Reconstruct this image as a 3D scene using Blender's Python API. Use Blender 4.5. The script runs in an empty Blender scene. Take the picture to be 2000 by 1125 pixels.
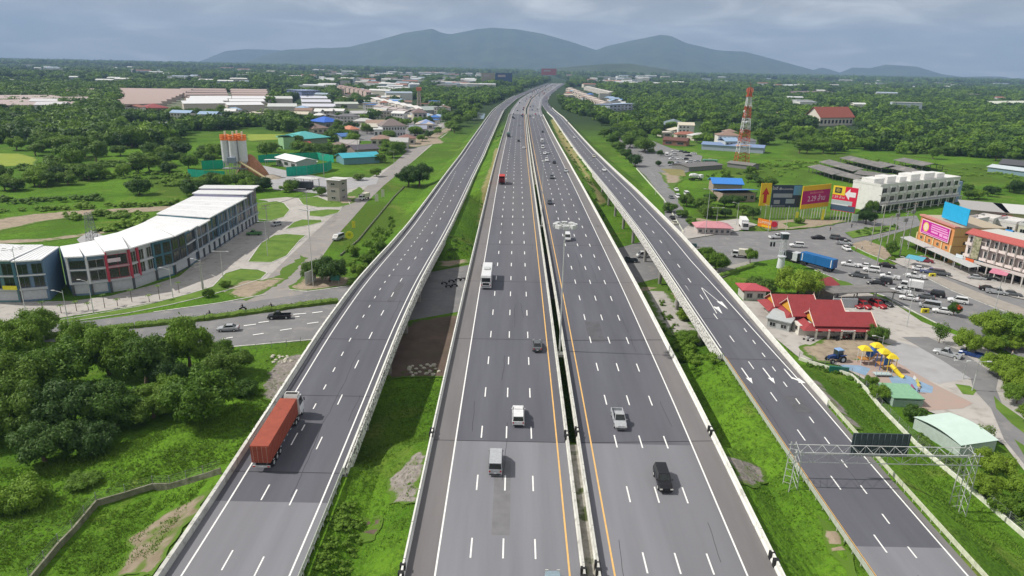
import bpy, bmesh, math, random
from mathutils import Vector, Matrix
from mathutils.geometry import tessellate_polygon
from mathutils import noise as mn
R=math.radians
SC=bpy.context.scene; C=SC.collection
random.seed(7)
# ---------------------------------------------------------------- camera
H=56.5; F=1333.0; PITCH=R(17.99); ROLL=R(1.15)
cam=bpy.data.objects.new('camera',bpy.data.cameras.new('camera')); C.objects.link(cam)
cam.location=(0,0,H)
cam.data.sensor_width=36; cam.data.lens=36*F/2000
cam.data.clip_start=.5; cam.data.clip_end=60000
cam.rotation_euler=(Matrix.Rotation(R(90)-PITCH,3,'X')@Matrix.Rotation(ROLL,3,'Z')).to_euler()
SC.camera=cam
# ---------------------------------------------------------------- world
SUN_EL=48; HAZE=1.05e-4
w=bpy.data.worlds.new('World'); SC.world=w; w.use_nodes=True
nt=w.node_tree; N=nt.nodes; L=nt.links; N.clear()
def nd(t,**k):
    n=N.new(t)
    for a,b in k.items(): setattr(n,a,b)
    return n
sky=nd('ShaderNodeTexSky',sky_type='NISHITA'); sky.sun_disc=False
sky.sun_elevation=R(SUN_EL); sky.sun_rotation=R(-90); sky.altitude=50; sky.air_density=1.3; sky.dust_density=2
tc=nd('ShaderNodeTexCoord'); sep=nd('ShaderNodeSeparateXYZ'); L.new(tc.outputs['Generated'],sep.inputs[0])
mx=nd('ShaderNodeMath',operation='MAXIMUM'); L.new(sep.outputs['Z'],mx.inputs[0]); mx.inputs[1].default_value=0.0
ad=nd('ShaderNodeMath',operation='ADD'); L.new(mx.outputs[0],ad.inputs[0]); ad.inputs[1].default_value=.17
dx=nd('ShaderNodeMath',operation='DIVIDE'); L.new(sep.outputs['X'],dx.inputs[0]); L.new(ad.outputs[0],dx.inputs[1])
dy=nd('ShaderNodeMath',operation='DIVIDE'); L.new(sep.outputs['Y'],dy.inputs[0]); L.new(ad.outputs[0],dy.inputs[1])
cb=nd('ShaderNodeCombineXYZ'); L.new(dx.outputs[0],cb.inputs[0]); L.new(dy.outputs[0],cb.inputs[1])
n1=nd('ShaderNodeTexNoise'); n1.inputs['Scale'].default_value=2.0; n1.inputs['Detail'].default_value=7; n1.inputs['Roughness'].default_value=.55; n1.inputs['Distortion'].default_value=.5
L.new(cb.outputs[0],n1.inputs['Vector'])
cr=nd('ShaderNodeValToRGB'); L.new(n1.outputs['Fac'],cr.inputs[0])
el=cr.color_ramp.elements
el[0].position=.34; el[0].color=(.38,.365,.36,1)
el[1].position=.68; el[1].color=(.92,.89,.84,1)
for p,c in((.43,(.44,.42,.405,1)),(.49,(.51,.485,.46,1)),(.54,(.59,.565,.535,1)),(.60,(.72,.69,.65,1))):
    e=el.new(p); e.color=c
# low over the horizon the cloud base reads as blue grey haze
hz=nd('ShaderNodeMapRange'); L.new(mx.outputs[0],hz.inputs[0]); hz.inputs[1].default_value=0.0; hz.inputs[2].default_value=.085; hz.inputs[3].default_value=.5; hz.inputs[4].default_value=0
mxc=nd('ShaderNodeMixRGB'); L.new(hz.outputs[0],mxc.inputs[0]); L.new(cr.outputs[0],mxc.inputs[1]); mxc.inputs[2].default_value=(.58,.64,.70,1)
bg1=nd('ShaderNodeBackground'); tp=nd('ShaderNodeMapRange'); L.new(mx.outputs[0],tp.inputs[0]); tp.inputs[1].default_value=.055; tp.inputs[2].default_value=.12; tp.inputs[3].default_value=1.0; tp.inputs[4].default_value=.70
vm=nd('ShaderNodeVectorMath',operation='SCALE'); L.new(mxc.outputs[0],vm.inputs[0]); L.new(tp.outputs[0],vm.inputs['Scale']); L.new(vm.outputs[0],bg1.inputs[0]); bg1.inputs[1].default_value=1.0
bg2=nd('ShaderNodeBackground'); L.new(sky.outputs[0],bg2.inputs[0]); bg2.inputs[1].default_value=.1
mix=nd('ShaderNodeMixShader'); mix.inputs[0].default_value=.12
L.new(bg1.outputs[0],mix.inputs[1]); L.new(bg2.outputs[0],mix.inputs[2])
out=nd('ShaderNodeOutputWorld'); L.new(mix.outputs[0],out.inputs[0])
sun=bpy.data.objects.new('sun',bpy.data.lights.new('sun','SUN')); C.objects.link(sun)
sun.data.energy=3.0; sun.data.angle=R(1.0); sun.data.color=(1,.95,.87)
sun.rotation_euler=Vector((math.cos(R(SUN_EL)),-.03,-math.sin(R(SUN_EL)))).to_track_quat('-Z','Y').to_euler()
SC.view_settings.view_transform='Standard'; SC.view_settings.look='None'; SC.view_settings.gamma=1
SC.view_settings.exposure=0.62
SC.view_settings.use_curve_mapping=False
SC.cycles.max_bounces=6; SC.cycles.diffuse_bounces=3; SC.cycles.volume_bounces=0; SC.cycles.transparent_max_bounces=8
SC.cycles.use_denoising=True
# ---------------------------------------------------------------- where a pixel of the photo (2000 x 1125) meets the ground
def ray(px,py):
    u=(px-1000)/F; v=-(py-562.5)/F; c,s=math.cos(ROLL),math.sin(ROLL)
    u2=u*c-v*s; v2=u*s+v*c
    return Vector((u2,math.cos(PITCH)+v2*math.sin(PITCH),-math.sin(PITCH)+v2*math.cos(PITCH)))
def G(px,py,z=0.0):
    r=ray(px,py); t=-(H-z)/r.z; return (r.x*t,r.y*t)
def Ztop(px,yb,yt,xt=None,z=0):
    p=G(px,yb,z); d=math.hypot(*p); r=ray(xt or px,yt); return H+r.z*d/math.hypot(r.x,r.y)
def lerp(tab,v):
    if v<=tab[0][0]: return tab[0][1]
    for (a,b),(c,d) in zip(tab,tab[1:]):
        if v<=c:
            t=(v-a)/(c-a); return b+(d-b)*t
    return tab[-1][1]
def sm(tab,v,k=12):
    return (lerp(tab,v-k)+2*lerp(tab,v)+lerp(tab,v+k))/4
# ---------------------------------------------------------------- materials
MATS={}
def mat(name,col,rough=.8,var=.12,scale=1.0,col2=None,metal=0,bump=0,spec=.3,detail=4,obj=False,sc2=None,stretch=None):
    if name in MATS: return MATS[name]
    m=bpy.data.materials.new(name); m.use_nodes=True; t=m.node_tree; p=t.nodes['Principled BSDF']
    p.inputs['Roughness'].default_value=rough; p.inputs['Metallic'].default_value=metal; p.inputs['Specular IOR Level'].default_value=spec
    g=t.nodes.new('ShaderNodeNewGeometry') if not obj else t.nodes.new('ShaderNodeTexCoord')
    src=g.outputs['Position'] if not obj else g.outputs['Object']
    if stretch:
        mp=t.nodes.new('ShaderNodeMapping'); mp.inputs['Scale'].default_value=stretch; t.links.new(src,mp.inputs[0]); src=mp.outputs[0]
    n=t.nodes.new('ShaderNodeTexNoise'); n.inputs['Scale'].default_value=scale; n.inputs['Detail'].default_value=detail; n.inputs['Roughness'].default_value=.6
    t.links.new(src,n.inputs['Vector'])
    mr=t.nodes.new('ShaderNodeMapRange'); mr.inputs[1].default_value=.3; mr.inputs[2].default_value=.7; t.links.new(n.outputs['Fac'],mr.inputs[0])
    mc=t.nodes.new('ShaderNodeMixRGB'); t.links.new(mr.outputs[0],mc.inputs[0])
    c2=col2 or tuple(min(1,c*(1+var)) for c in col); c1=col if col2 else tuple(c*(1-var) for c in col)
    mc.inputs[1].default_value=(*c1,1); mc.inputs[2].default_value=(*c2,1)
    o=mc.outputs[0]
    if sc2:
        n2=t.nodes.new('ShaderNodeTexNoise'); n2.inputs['Scale'].default_value=sc2[0]; n2.inputs['Detail'].default_value=5; t.links.new(src,n2.inputs['Vector'])
        m2=t.nodes.new('ShaderNodeMapRange'); m2.inputs[1].default_value=sc2[2]; m2.inputs[2].default_value=sc2[3]; t.links.new(n2.outputs['Fac'],m2.inputs[0])
        x2=t.nodes.new('ShaderNodeMixRGB'); t.links.new(m2.outputs[0],x2.inputs[0]); t.links.new(o,x2.inputs[1]); x2.inputs[2].default_value=(*sc2[1],1); o=x2.outputs[0]
    t.links.new(o,p.inputs['Base Color'])
    if bump:
        b=t.nodes.new('ShaderNodeBump'); b.inputs['Strength'].default_value=bump; b.inputs['Distance'].default_value=.3
        t.links.new(n.outputs['Fac'],b.inputs['Height']); t.links.new(b.outputs[0],p.inputs['Normal'])
    MATS[name]=m; return m
def edged(name,base):
    """the same ground thinning out into grass towards the border of its patch"""
    if name in MATS: return MATS[name]
    m=MATS[base].copy(); m.name=name; t=m.node_tree; p=t.nodes['Principled BSDF']; src=p.inputs['Base Color'].links[0].from_socket
    at=t.nodes.new('ShaderNodeAttribute'); at.attribute_name='edge'; g=t.nodes.new('ShaderNodeNewGeometry')
    n=t.nodes.new('ShaderNodeTexNoise'); n.inputs['Scale'].default_value=1.1; n.inputs['Detail'].default_value=8; n.inputs['Roughness'].default_value=.7; t.links.new(g.outputs['Position'],n.inputs['Vector'])
    a=t.nodes.new('ShaderNodeMath'); a.operation='ADD'; t.links.new(at.outputs['Fac'],a.inputs[0]); t.links.new(n.outputs['Fac'],a.inputs[1])
    r=t.nodes.new('ShaderNodeMapRange'); r.inputs[1].default_value=.78; r.inputs[2].default_value=.98; t.links.new(a.outputs[0],r.inputs[0])
    x=t.nodes.new('ShaderNodeMixRGB'); t.links.new(r.outputs[0],x.inputs[0]); x.inputs[1].default_value=(.085,.16,.016,1); t.links.new(src,x.inputs[2]); t.links.new(x.outputs[0],p.inputs['Base Color'])
    MATS[name]=m; return m
def paint(name,rough=.3,metal=0,spec=.5):
    """paint whose colour comes from the object's own colour"""
    if name in MATS: return MATS[name]
    m=bpy.data.materials.new(name); m.use_nodes=True; t=m.node_tree; p=t.nodes['Principled BSDF']
    oi=t.nodes.new('ShaderNodeObjectInfo'); n=t.nodes.new('ShaderNodeTexNoise'); n.inputs['Scale'].default_value=3
    g=t.nodes.new('ShaderNodeTexCoord'); t.links.new(g.outputs['Object'],n.inputs['Vector'])
    mr=t.nodes.new('ShaderNodeMapRange'); mr.inputs[1].default_value=.3; mr.inputs[2].default_value=.7; mr.inputs[3].default_value=.82; mr.inputs[4].default_value=1.06; t.links.new(n.outputs['Fac'],mr.inputs[0])
    mu=t.nodes.new('ShaderNodeVectorMath'); mu.operation='SCALE'; t.links.new(oi.outputs['Color'],mu.inputs[0]); t.links.new(mr.outputs[0],mu.inputs['Scale'])
    t.links.new(mu.outputs[0],p.inputs['Base Color']); p.inputs['Roughness'].default_value=rough; p.inputs['Metallic'].default_value=metal; p.inputs['Specular IOR Level'].default_value=spec
    MATS[name]=m; return m
def leaf(name,a,b,hi):
    m=bpy.data.materials.new(name); m.use_nodes=True; t=m.node_tree; p=t.nodes['Principled BSDF']
    p.inputs['Roughness'].default_value=.6; p.inputs['Specular IOR Level'].default_value=.25
    oi=t.nodes.new('ShaderNodeObjectInfo'); g=t.nodes.new('ShaderNodeTexCoord')
    n=t.nodes.new('ShaderNodeTexNoise'); n.inputs['Scale'].default_value=4.5; n.inputs['Detail'].default_value=5; n.inputs['Roughness'].default_value=.7; t.links.new(g.outputs['Object'],n.inputs['Vector'])
    r=t.nodes.new('ShaderNodeMapRange'); r.inputs[1].default_value=.32; r.inputs[2].default_value=.68; t.links.new(n.outputs['Fac'],r.inputs[0])
    m1=t.nodes.new('ShaderNodeMixRGB'); t.links.new(r.outputs[0],m1.inputs[0]); m1.inputs[1].default_value=(*a,1); m1.inputs[2].default_value=(*b,1)
    m2=t.nodes.new('ShaderNodeMixRGB'); t.links.new(oi.outputs['Random'],m2.inputs[0]); t.links.new(m1.outputs[0],m2.inputs[1]); m2.inputs[2].default_value=(*hi,1)
    mr=t.nodes.new('ShaderNodeMapRange'); t.links.new(oi.outputs['Random'],mr.inputs[0]); mr.inputs[3].default_value=0; mr.inputs[4].default_value=.95
    t.links.new(mr.outputs[0],m2.inputs[0])
    t.links.new(m2.outputs[0],p.inputs['Base Color'])
    tr=t.nodes.new('ShaderNodeBsdfTranslucent'); t.links.new(m2.outputs[0],tr.inputs[0]); ms=t.nodes.new('ShaderNodeMixShader'); ms.inputs[0].default_value=.22
    t.links.new(p.outputs[0],ms.inputs[1]); t.links.new(tr.outputs[0],ms.inputs[2]); t.links.new(ms.outputs[0],t.nodes['Material Output'].inputs[0])
    MATS[name]=m; return m
M=lambda n:MATS[n]
def cmat(c,rough=.6,metal=0):
    n='painted_%02x%02x%02x_%d'%(*[int(max(0,min(1,v))*255) for v in c],int(rough*10))
    return mat(n,c,rough,.09,1.5,metal=metal,obj=True)
WHITE=(.72,.73,.74); LGREY=(.42,.43,.44); MGREY=(.2,.21,.22); DARK=(.02,.022,.025)
# ---------------------------------------------------------------- mesh building
class MB:
    def __init__(s): s.v=[]; s.f=[]; s.m=[]
    def add(s,vs,fs,mi=0):
        o=len(s.v); s.v+=[tuple(v) for v in vs]; s.f+=[tuple(i+o for i in f) for f in fs]; s.m+=[mi]*len(fs); return s
    def quad(s,a,b,c,d,mi=0): return s.add([a,b,c,d],[(0,1,2,3)],mi)
    def box(s,x0,x1,y0,y1,z0,z1,mi=0):
        return s.add([(x0,y0,z0),(x1,y0,z0),(x1,y1,z0),(x0,y1,z0),(x0,y0,z1),(x1,y0,z1),(x1,y1,z1),(x0,y1,z1)],
          [(0,3,2,1),(4,5,6,7),(0,1,5,4),(1,2,6,5),(2,3,7,6),(3,0,4,7)],mi)
    def bx(s,cx,cy,cz,sx,sy,sz,mi=0): return s.box(cx-sx/2,cx+sx/2,cy-sy/2,cy+sy/2,cz-sz/2,cz+sz/2,mi)
    def bar(s,a,b,r,n=4,mi=0,r2=None):
        a=Vector(a); b=Vector(b); d=(b-a).normalized(); u=d.orthogonal().normalized(); v=d.cross(u); r2=r if r2 is None else r2
        vs=[]
        for p,q in((a,r),(b,r2)):
            for i in range(n):
                t=2*math.pi*(i+.5)/n; vs.append(p+u*(math.cos(t)*q)+v*(math.sin(t)*q))
        fs=[(i,(i+1)%n,n+(i+1)%n,n+i) for i in range(n)]+[tuple(range(n-1,-1,-1)),tuple(range(n,2*n))]
        return s.add(vs,fs,mi)
    def prism(s,poly,z0,z1,mi=0):
        n=len(poly); vs=[(x,y,z0) for x,y in poly]+[(x,y,z1) for x,y in poly]
        return s.add(vs,[(i,(i+1)%n,n+(i+1)%n,n+i) for i in range(n)]+[tuple(range(n,2*n)),tuple(range(n-1,-1,-1))],mi)
    def loft(s,rings,mi=0,cap=True):
        n=len(rings[0]); vs=[p for r in rings for p in r]; fs=[]
        for k in range(len(rings)-1):
            for i in range(n):
                fs.append((k*n+i,k*n+(i+1)%n,(k+1)*n+(i+1)%n,(k+1)*n+i))
        if cap: fs+= [tuple(range(n-1,-1,-1)),tuple(range((len(rings)-1)*n,len(rings)*n))]
        return s.add(vs,fs,mi)
    def mesh(s,name,mats):
        me=bpy.data.meshes.new(name); me.from_pydata(s.v,[],s.f)
        for m in (mats if isinstance(mats,(list,tuple)) else [mats]): me.materials.append(m)
        if any(s.m): me.polygons.foreach_set('material_index',s.m)
        me.update(); return me
    def build(s,name,mats,parent=None,loc=(0,0,0),rz=0,color=None,smooth=False):
        me=s.mesh(name,mats)
        if smooth: me.polygons.foreach_set('use_smooth',[True]*len(me.polygons))
        return ob(name,me,parent,loc,rz,color)
def ob(name,me,parent=None,loc=(0,0,0),rz=0,color=None,sc=None):
    o=bpy.data.objects.new(name,me); C.objects.link(o); o.location=loc; o.rotation_euler=(0,0,rz)
    if color: o.color=(*color,1)
    if sc: o.scale=sc if isinstance(sc,(tuple,list)) else (sc,)*3
    if parent is not None: o.parent=parent
    return o
def tag(o,label,cat,group=None):
    o['label']=label; o['category']=cat
    if group: o['group']=group
    return o
def root(name,label,cat,loc=(0,0,0),rz=0,group=None): return tag(ob(name,None,None,loc,rz),label,cat,group)
def struct(o): o['kind']='structure'; return o
def stuff(o): o['kind']='stuff'; return o
CH={}
def copy_tree(o,loc,rz,label,group=None,color=None,sc=None):
    r=o.copy(); C.objects.link(r); r.location=loc; r.rotation_euler=(0,0,rz); r['label']=label
    if group: r['group']=group
    if color: r.color=(*color,1)
    if sc: r.scale=sc if isinstance(sc,(tuple,list)) else (sc,)*3
    def rec(a,b):
        for ch in a.children:
            c=ch.copy(); C.objects.link(c); c.parent=b
            if color: c.color=(*color,1)
            rec(ch,c)
    rec(o,r); return r
# palette
mat('asphalt',(.110,.112,.132),.85,.15,.35,detail=8,stretch=(1,.06,1),sc2=(.05,(.148,.146,.154),.5,.75))
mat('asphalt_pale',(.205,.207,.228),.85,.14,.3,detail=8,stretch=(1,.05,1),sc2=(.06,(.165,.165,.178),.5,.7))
mat('shoulder',(.172,.165,.168),.9,.10,.5,stretch=(1,.1,1),sc2=(.08,(.2,.17,.15),.5,.8))
mat('street_asphalt',(.20,.20,.205),.9,.12,.15,detail=8,sc2=(.35,(.27,.26,.25),.52,.75))
mat('concrete_yard',(.42,.40,.375),.9,.12,.12,detail=8,sc2=(.5,(.29,.27,.245),.52,.75))
mat('concrete_slab',(.36,.36,.37),.9,.08,.3,detail=6,sc2=(.25,(.29,.285,.28),.5,.8))
mat('dirt',(.33,.27,.20),.95,.2,.3,detail=8,sc2=(.8,(.20,.17,.12),.5,.75))
mat('soil_brown_shaded',(.13,.095,.075),.95,.25,.25,detail=8,bump=.5,sc2=(.12,(.10,.085,.055),.5,.75))  # brown soil, darkened to put the left ramp's shade into its colour
mat('barrier',(.56,.56,.52),.8,.16,.6,detail=8,sc2=(1.1,(.26,.26,.23),.55,.78))
mat('barrier_white',(.74,.74,.69),.7,.1,.5,detail=7,sc2=(.9,(.40,.41,.35),.58,.8))
mat('deck_concrete',(.33,.32,.30),.9,.2,.3,detail=8,sc2=(.6,(.16,.16,.15),.5,.8),bump=.2)
mat('line_white',(.82,.82,.80),.7,.08,2)
mat('line_yellow',(.78,.47,.16),.7,.1,1)
mat('rail_steel',(.50,.53,.47),.55,.15,2,metal=.2)
mat('steel_pale',(.55,.57,.56),.5,.12,2,metal=.2)
mat('steel_grey',(.30,.31,.32),.6,.1,2,metal=.2)
mat('stone_pitch',(.25,.225,.205),.95,.35,1.6,detail=8,bump=.8,sc2=(.4,(.15,.17,.08),.55,.7))
mat('grass_patch',(.075,.15,.016),.95,.25,.25,detail=8,bump=.6,col2=(.14,.235,.03),sc2=(.9,(.16,.15,.055),.6,.8))
mat('field_yellow',(.20,.27,.03),.95,.2,.1,detail=6,col2=(.27,.33,.045))
mat('hedge_green',(.13,.21,.02),.8,.3,1.5,detail=6,bump=.8,col2=(.06,.12,.015))
mat('glass',(.03,.045,.05),.12,.3,.5,spec=.8)
mat('glass_dark',(.018,.022,.022),.15,.3,.8,spec=.7)
mat('rubber',(.02,.02,.02),.8,.1,3)
mat('bark',(.16,.12,.09),.95,.25,4,obj=True,bump=.4)
mat('roof_grey',(.17,.165,.16),.8,.2,.6,detail=7,sc2=(.2,(.26,.24,.22),.5,.7))
mat('green_net',(.01,.36,.24),.75,.2,1.2,detail=6)
mat('red_lamp',(.5,.02,.015),.3,.05,3); mat('lamp_glass',(.75,.75,.7),.15,.05,3)
mat('wall_white',(.72,.72,.70),.8,.06,.8,detail=6,sc2=(.5,(.5,.5,.47),.58,.85),obj=True)
mat('roof_white',(.80,.81,.82),.5,.05,.5,sc2=(.25,(.66,.66,.66),.55,.8),obj=True)
paint('car_paint',.28); paint('matte_paint',.75); paint('roof_paint',.6)
leaf('leaf_a',(.036,.092,.010),(.135,.255,.022),(.185,.31,.030))
leaf('leaf_b',(.026,.072,.012),(.095,.19,.022),(.145,.245,.03))
leaf('leaf_bright',(.095,.185,.014),(.19,.31,.024),(.22,.33,.03))
leaf('leaf_dark',(.016,.046,.011),(.052,.118,.020),(.075,.15,.025))
leaf('leaf_grass',(.085,.175,.012),(.15,.275,.022),(.17,.27,.035))
_o='first second third fourth fifth sixth seventh eighth ninth tenth eleventh twelfth thirteenth fourteenth fifteenth sixteenth seventeenth eighteenth nineteenth'.split()
ORD=_o+[a if k==0 else b_+'-'+_o[k-1] for a,b_ in(('twentieth','twenty'),('thirtieth','thirty'),('fortieth','forty')) for k in range(10)]
# ================================================================ roads: heights and lines in metres
SH=[(0,0),(350,.3),(500,1),(842,3.5),(962,5.5),(1095,11),(1268,18),(1510,35),(1868,68),(2240,104),(3000,185)]
def s(y): return sm(SH,y,30)
ZM=[(0,3.2),(60,4.7),(96,6.2),(150,7.1),(300,7.1),(400,6.4),(500,5.2),(600,4),(800,2.2),(1000,1.3),(1500,.8),(3000,.6)]
ZL=[(0,3.2),(60,4.3),(72,4.6),(95,5.8),(122,7.3),(148,7.4),(165,6.7),(180,5.9),(200,4.9),(230,4.0),(280,3.6),(500,2.9),(800,1.8),(1000,1.3),(1500,.8),(3000,.6)]
ZR=[(0,4),(60,4.5),(82,4.7),(120,5.5),(160,6.6),(205,7.7),(290,7.2),(350,6),(450,4.3),(600,3.2),(800,2),(1000,1.3),(1500,.8),(3000,.6)]
RD=[(0,0),(800,0),(1150,-12),(3000,-12)]   # the right ramp closes in on the main road far off
LD=[(0,0),(180,0),(330,1.2),(430,2.2),(900,2.2),(1500,8),(3000,8)]
zM=lambda y:sm(ZM,y); zL=lambda y:sm(ZL,y,8); zR=lambda y:sm(ZR,y)
def ys(y0,y1):
    r=[y0]; y=y0
    while y<y1: y=min(y1,y+(4 if y<350 else 10 if y<800 else 25)); r.append(y)
    return r
def oM(y): return s(y)
def oL(y): return s(y)+lerp(LD,y)
def oR(y): return s(y)+lerp(RD,y)
def strip(name,xa,xb,zf,of,y0,y1,dz,m,parent=None):
    b=MB(); Y=ys(y0,y1); X=lambda v,y:(v(y) if callable(v) else v)
    for y in Y: b.v+= [(X(xa,y)+of(y),y,zf(y)+dz),(X(xb,y)+of(y),y,zf(y)+dz)]
    b.f=[(2*i,2*i+1,2*i+3,2*i+2) for i in range(len(Y)-1)]; b.m=[0]*len(b.f)
    return b.build(name,m,parent)
def sweep(name,prof,xo,zf,of,y0,y1,m,parent=None):
    b=MB(); Y=ys(y0,y1); b.loft([[(xo+of(y)+px,y,zf(y)+pz) for px,pz in prof] for y in Y])
    return b.build(name,m,parent)
def dashes(name,x,zf,of,y0,y1,period,ln,parent,ph=0,wd=.15,m='line_white'):
    b=MB(); y=y0+ph
    while y<y1:
        w_=wd if y<160 else wd*1.15
        b.quad(*[((x(yy) if callable(x) else x)+of(yy)+dx_,yy,zf(yy)+.016) for dx_,yy in((-w_/2,y),(w_/2,y),(w_/2,y+ln),(-w_/2,y+ln))]); y+=period
    return b.build(name,M(m),parent)
def line(name,x,zf,of,y0,y1,parent,m='line_white',wd=.17):
    X=x if callable(x) else (lambda y:x)
    return strip(name,lambda y:X(y)-wd/2,lambda y:X(y)+wd/2,zf,of,y0,y1,.014,M(m),parent)
YF=2600
def main_side(nm,x0,x1,edge_l,edge_r,yel,wht):
    rd=struct(strip(nm,x0,x1,zM,oM,20,YF,0,M('asphalt')))
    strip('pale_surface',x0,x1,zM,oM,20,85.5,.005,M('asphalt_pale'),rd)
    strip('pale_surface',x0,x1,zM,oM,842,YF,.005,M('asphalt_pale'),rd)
    a,b=(x0,wht) if wht<yel else (wht,x1); strip('hard_shoulder',a,b,zM,oM,20,820,.01,M('shoulder'),rd)
    line('edge_line',yel,zM,oM,20,YF,rd,'line_yellow',.2); line('edge_line',wht,zM,oM,20,YF,rd,wd=.2)
    return rd
road1=main_side('highway_road',-10.9,7.95,0,0,6.75,-7.65)
for k in(1,2,3): dashes('lane_line',-7.65+3.6*k,zM,oM,26,900,12,3.2,road1,ph=.4,wd=.19)
road2=main_side('highway_road',10.0,29.3,0,0,11.6,25.95)
for k in(1,2,3): dashes('lane_line',11.6+3.59*k,zM,oM,26,900,12,3.2,road2,ph=10.6,wd=.19)
road3=struct(strip('ramp_road',-36.3,-21.9,zL,oL,20,YF,0,M('asphalt')))
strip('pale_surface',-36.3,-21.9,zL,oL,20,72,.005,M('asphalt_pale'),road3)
line('edge_line',-34.6,zL,oL,20,1500,road3,wd=.2); line('edge_line',-23.2,zL,oL,20,1500,road3,wd=.2)
dashes('lane_line',-30.7,zL,oL,24,86,12,3.1,road3,ph=.3,wd=.18); dashes('lane_line',lambda y:lerp([(0,-30.7),(90,-30.3),(280,-30.6),(360,-32.6)],y),zL,oL,88,360,6,1.6,road3,wd=.18)
dashes('lane_line',-26.9,zL,oL,24,800,12,3.1,road3,ph=11.4,wd=.18)
road4=struct(strip('ramp_road',39.5,51.4,zR,oR,20,YF,0,M('asphalt')))
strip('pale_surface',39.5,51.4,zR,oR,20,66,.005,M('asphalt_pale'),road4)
strip('hard_shoulder',50.6,51.4,zR,oR,20,800,.01,M('shoulder'),road4)
line('edge_line',40.15,zR,oR,20,118,road4,'line_yellow',.2); line('edge_line',40.5,zR,oR,122,1100,road4)
wr=lambda y:lerp([(0,50.3),(110,50.4),(150,49.3),(180,48.4),(800,48.4)],y)
line('edge_line',wr,zR,oR,20,1100,road4,wd=.2)
dashes('lane_line',lambda y:lerp([(0,42.6),(117,43.9),(160,44.0),(800,44.3)],y),zR,oR,30,800,12,3.1,road4,ph=11,wd=.18)
dashes('lane_line',lambda y:lerp([(0,46),(70,46.3),(136,48.2)],y),zR,oR,34,136,6,1.9,road4,ph=.2,wd=.18)
# expansion joints, sealed cracks and old patches in the paving
mat('joint_dark',(.045,.045,.05),.9,.2,2); mat('repair_patch',(.104,.104,.115),.9,.15,.8,detail=8); mat('repair_pale',(.18,.18,.187),.9,.12,.8,detail=8)
def across(zf,of,x0,x1,y,wd,par,m='joint_dark',sk=0,n='expansion_joint'):
    b=MB(); b.quad((x0+of(y),y,zf(y)+.012),(x1+of(y),y+sk,zf(y+sk)+.012),(x1+of(y),y+wd+sk,zf(y+wd+sk)+.012),(x0+of(y),y+wd,zf(y+wd)+.012)); b.build(n,M(m),par)
for y in(85.5,121.5,157,193,229,265,300): across(zM,oM,-10.8,7.9,y,.16,road1,sk=.0); across(zM,oM,10.1,29.2,y,.16 if y!=121.5 else .3,road2,sk=1.2)
for y in(78,98,119,140,161,182,212): across(zL,oL,-36.2,-22,y,.14,road3)
for y in(117,137,159,180,203,226,248,270,291,315): across(zR,oR,39.6,51.3,y,.14,road4)
rd=random.Random(12)
for (par,zf,of,xa,xb,ya,yb) in((road1,zM,oM,-7.4,6.5,55,420),(road2,zM,oM,11.8,25.8,55,420),(road3,zL,oL,-34.3,-23.4,55,300),(road4,zR,oR,40.4,50,55,300)):
    b=MB()
    for _ in range(16):       # wandering sealed cracks along the wheel paths
        x=rd.uniform(xa,xb); y=rd.uniform(ya,yb)**1.0; 
        for k in range(rd.randint(4,14)):
            x2=x+rd.uniform(-.12,.12); y2=y+1.1
            b.quad(*[(q+of(yy),yy,zf(yy)+.011) for q,yy in((x-.025,y),(x+.03,y),(x2+.03,y2),(x2-.025,y2))]); x,y=x2,y2
    stuff(b.build('sealed_cracks',M('joint_dark'),par))
    for _ in range(1):
        x=rd.uniform(xa,xb-2.5); y=rd.uniform(ya,yb*.6); l=rd.uniform(4,22); wd=rd.uniform(1.2,3.2)
        strip('repair_patch',x,min(xb,x+wd),zf,of,y,y+l,.009,M('repair_patch' if y>88 else 'repair_pale'),par)
# arrows and the painted nose on the right ramp
def arrow(x,y,kind,parent):
    z=zR(y)+.02; b=MB(); P=lambda dx,dy:(x+dx,y+dy,zR(y+dy)+.022)
    b.quad(P(-.12,0),P(.12,0),P(.12,4),P(-.12,4)); 
    if kind=='s': b.add([P(-.5,0),P(0,-2.2),P(.5,0)],[(0,1,2)])
    else:
        b.quad(P(.1,.9),P(.1,0),P(.9,-.9),P(.9,-.2)); b.add([P(.5,-1.4),P(1.7,-1.5),P(1.2,.5)],[(0,1,2)])
    b.build('arrow_marking',M('line_white'),parent)
for (px,py,k) in((1462,738,'s'),(1505,738,'s'),(1548,740,'t')):
    x,y=G(px,py,5.3); arrow(x,y,k,road4)
b=MB(); P=lambda px,py:(*G(px,py,zR(G(px,py,6)[1])+.022),zR(G(px,py,6)[1])+.022)
for a,c in(((1370,562),(1400,612)),((1371,562),(1420,602))):
    A=Vector(P(*a)); B_=Vector(P(*c)); d=(B_-A).normalized().cross(Vector((0,0,1)))*.08; b.quad(A-d,A+d,B_+d,B_-d)
b.add([P(1393,598),P(1409,612),P(1404,601)],[(0,1,2)]); b.add([P(1400,588),P(1418,600),P(1408,590)],[(0,1,2)])
b.add([P(1394,600),P(1404,599),P(1411,613)],[(0,1,2)]); b.add([P(1400,589),P(1410,589),P(1422,604)],[(0,1,2)])
b.add([P(1337,556),P(1340,559),P(1348,571)],[(0,1,2)])
b.build('nose_marking',M('line_white'),road4)
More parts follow.
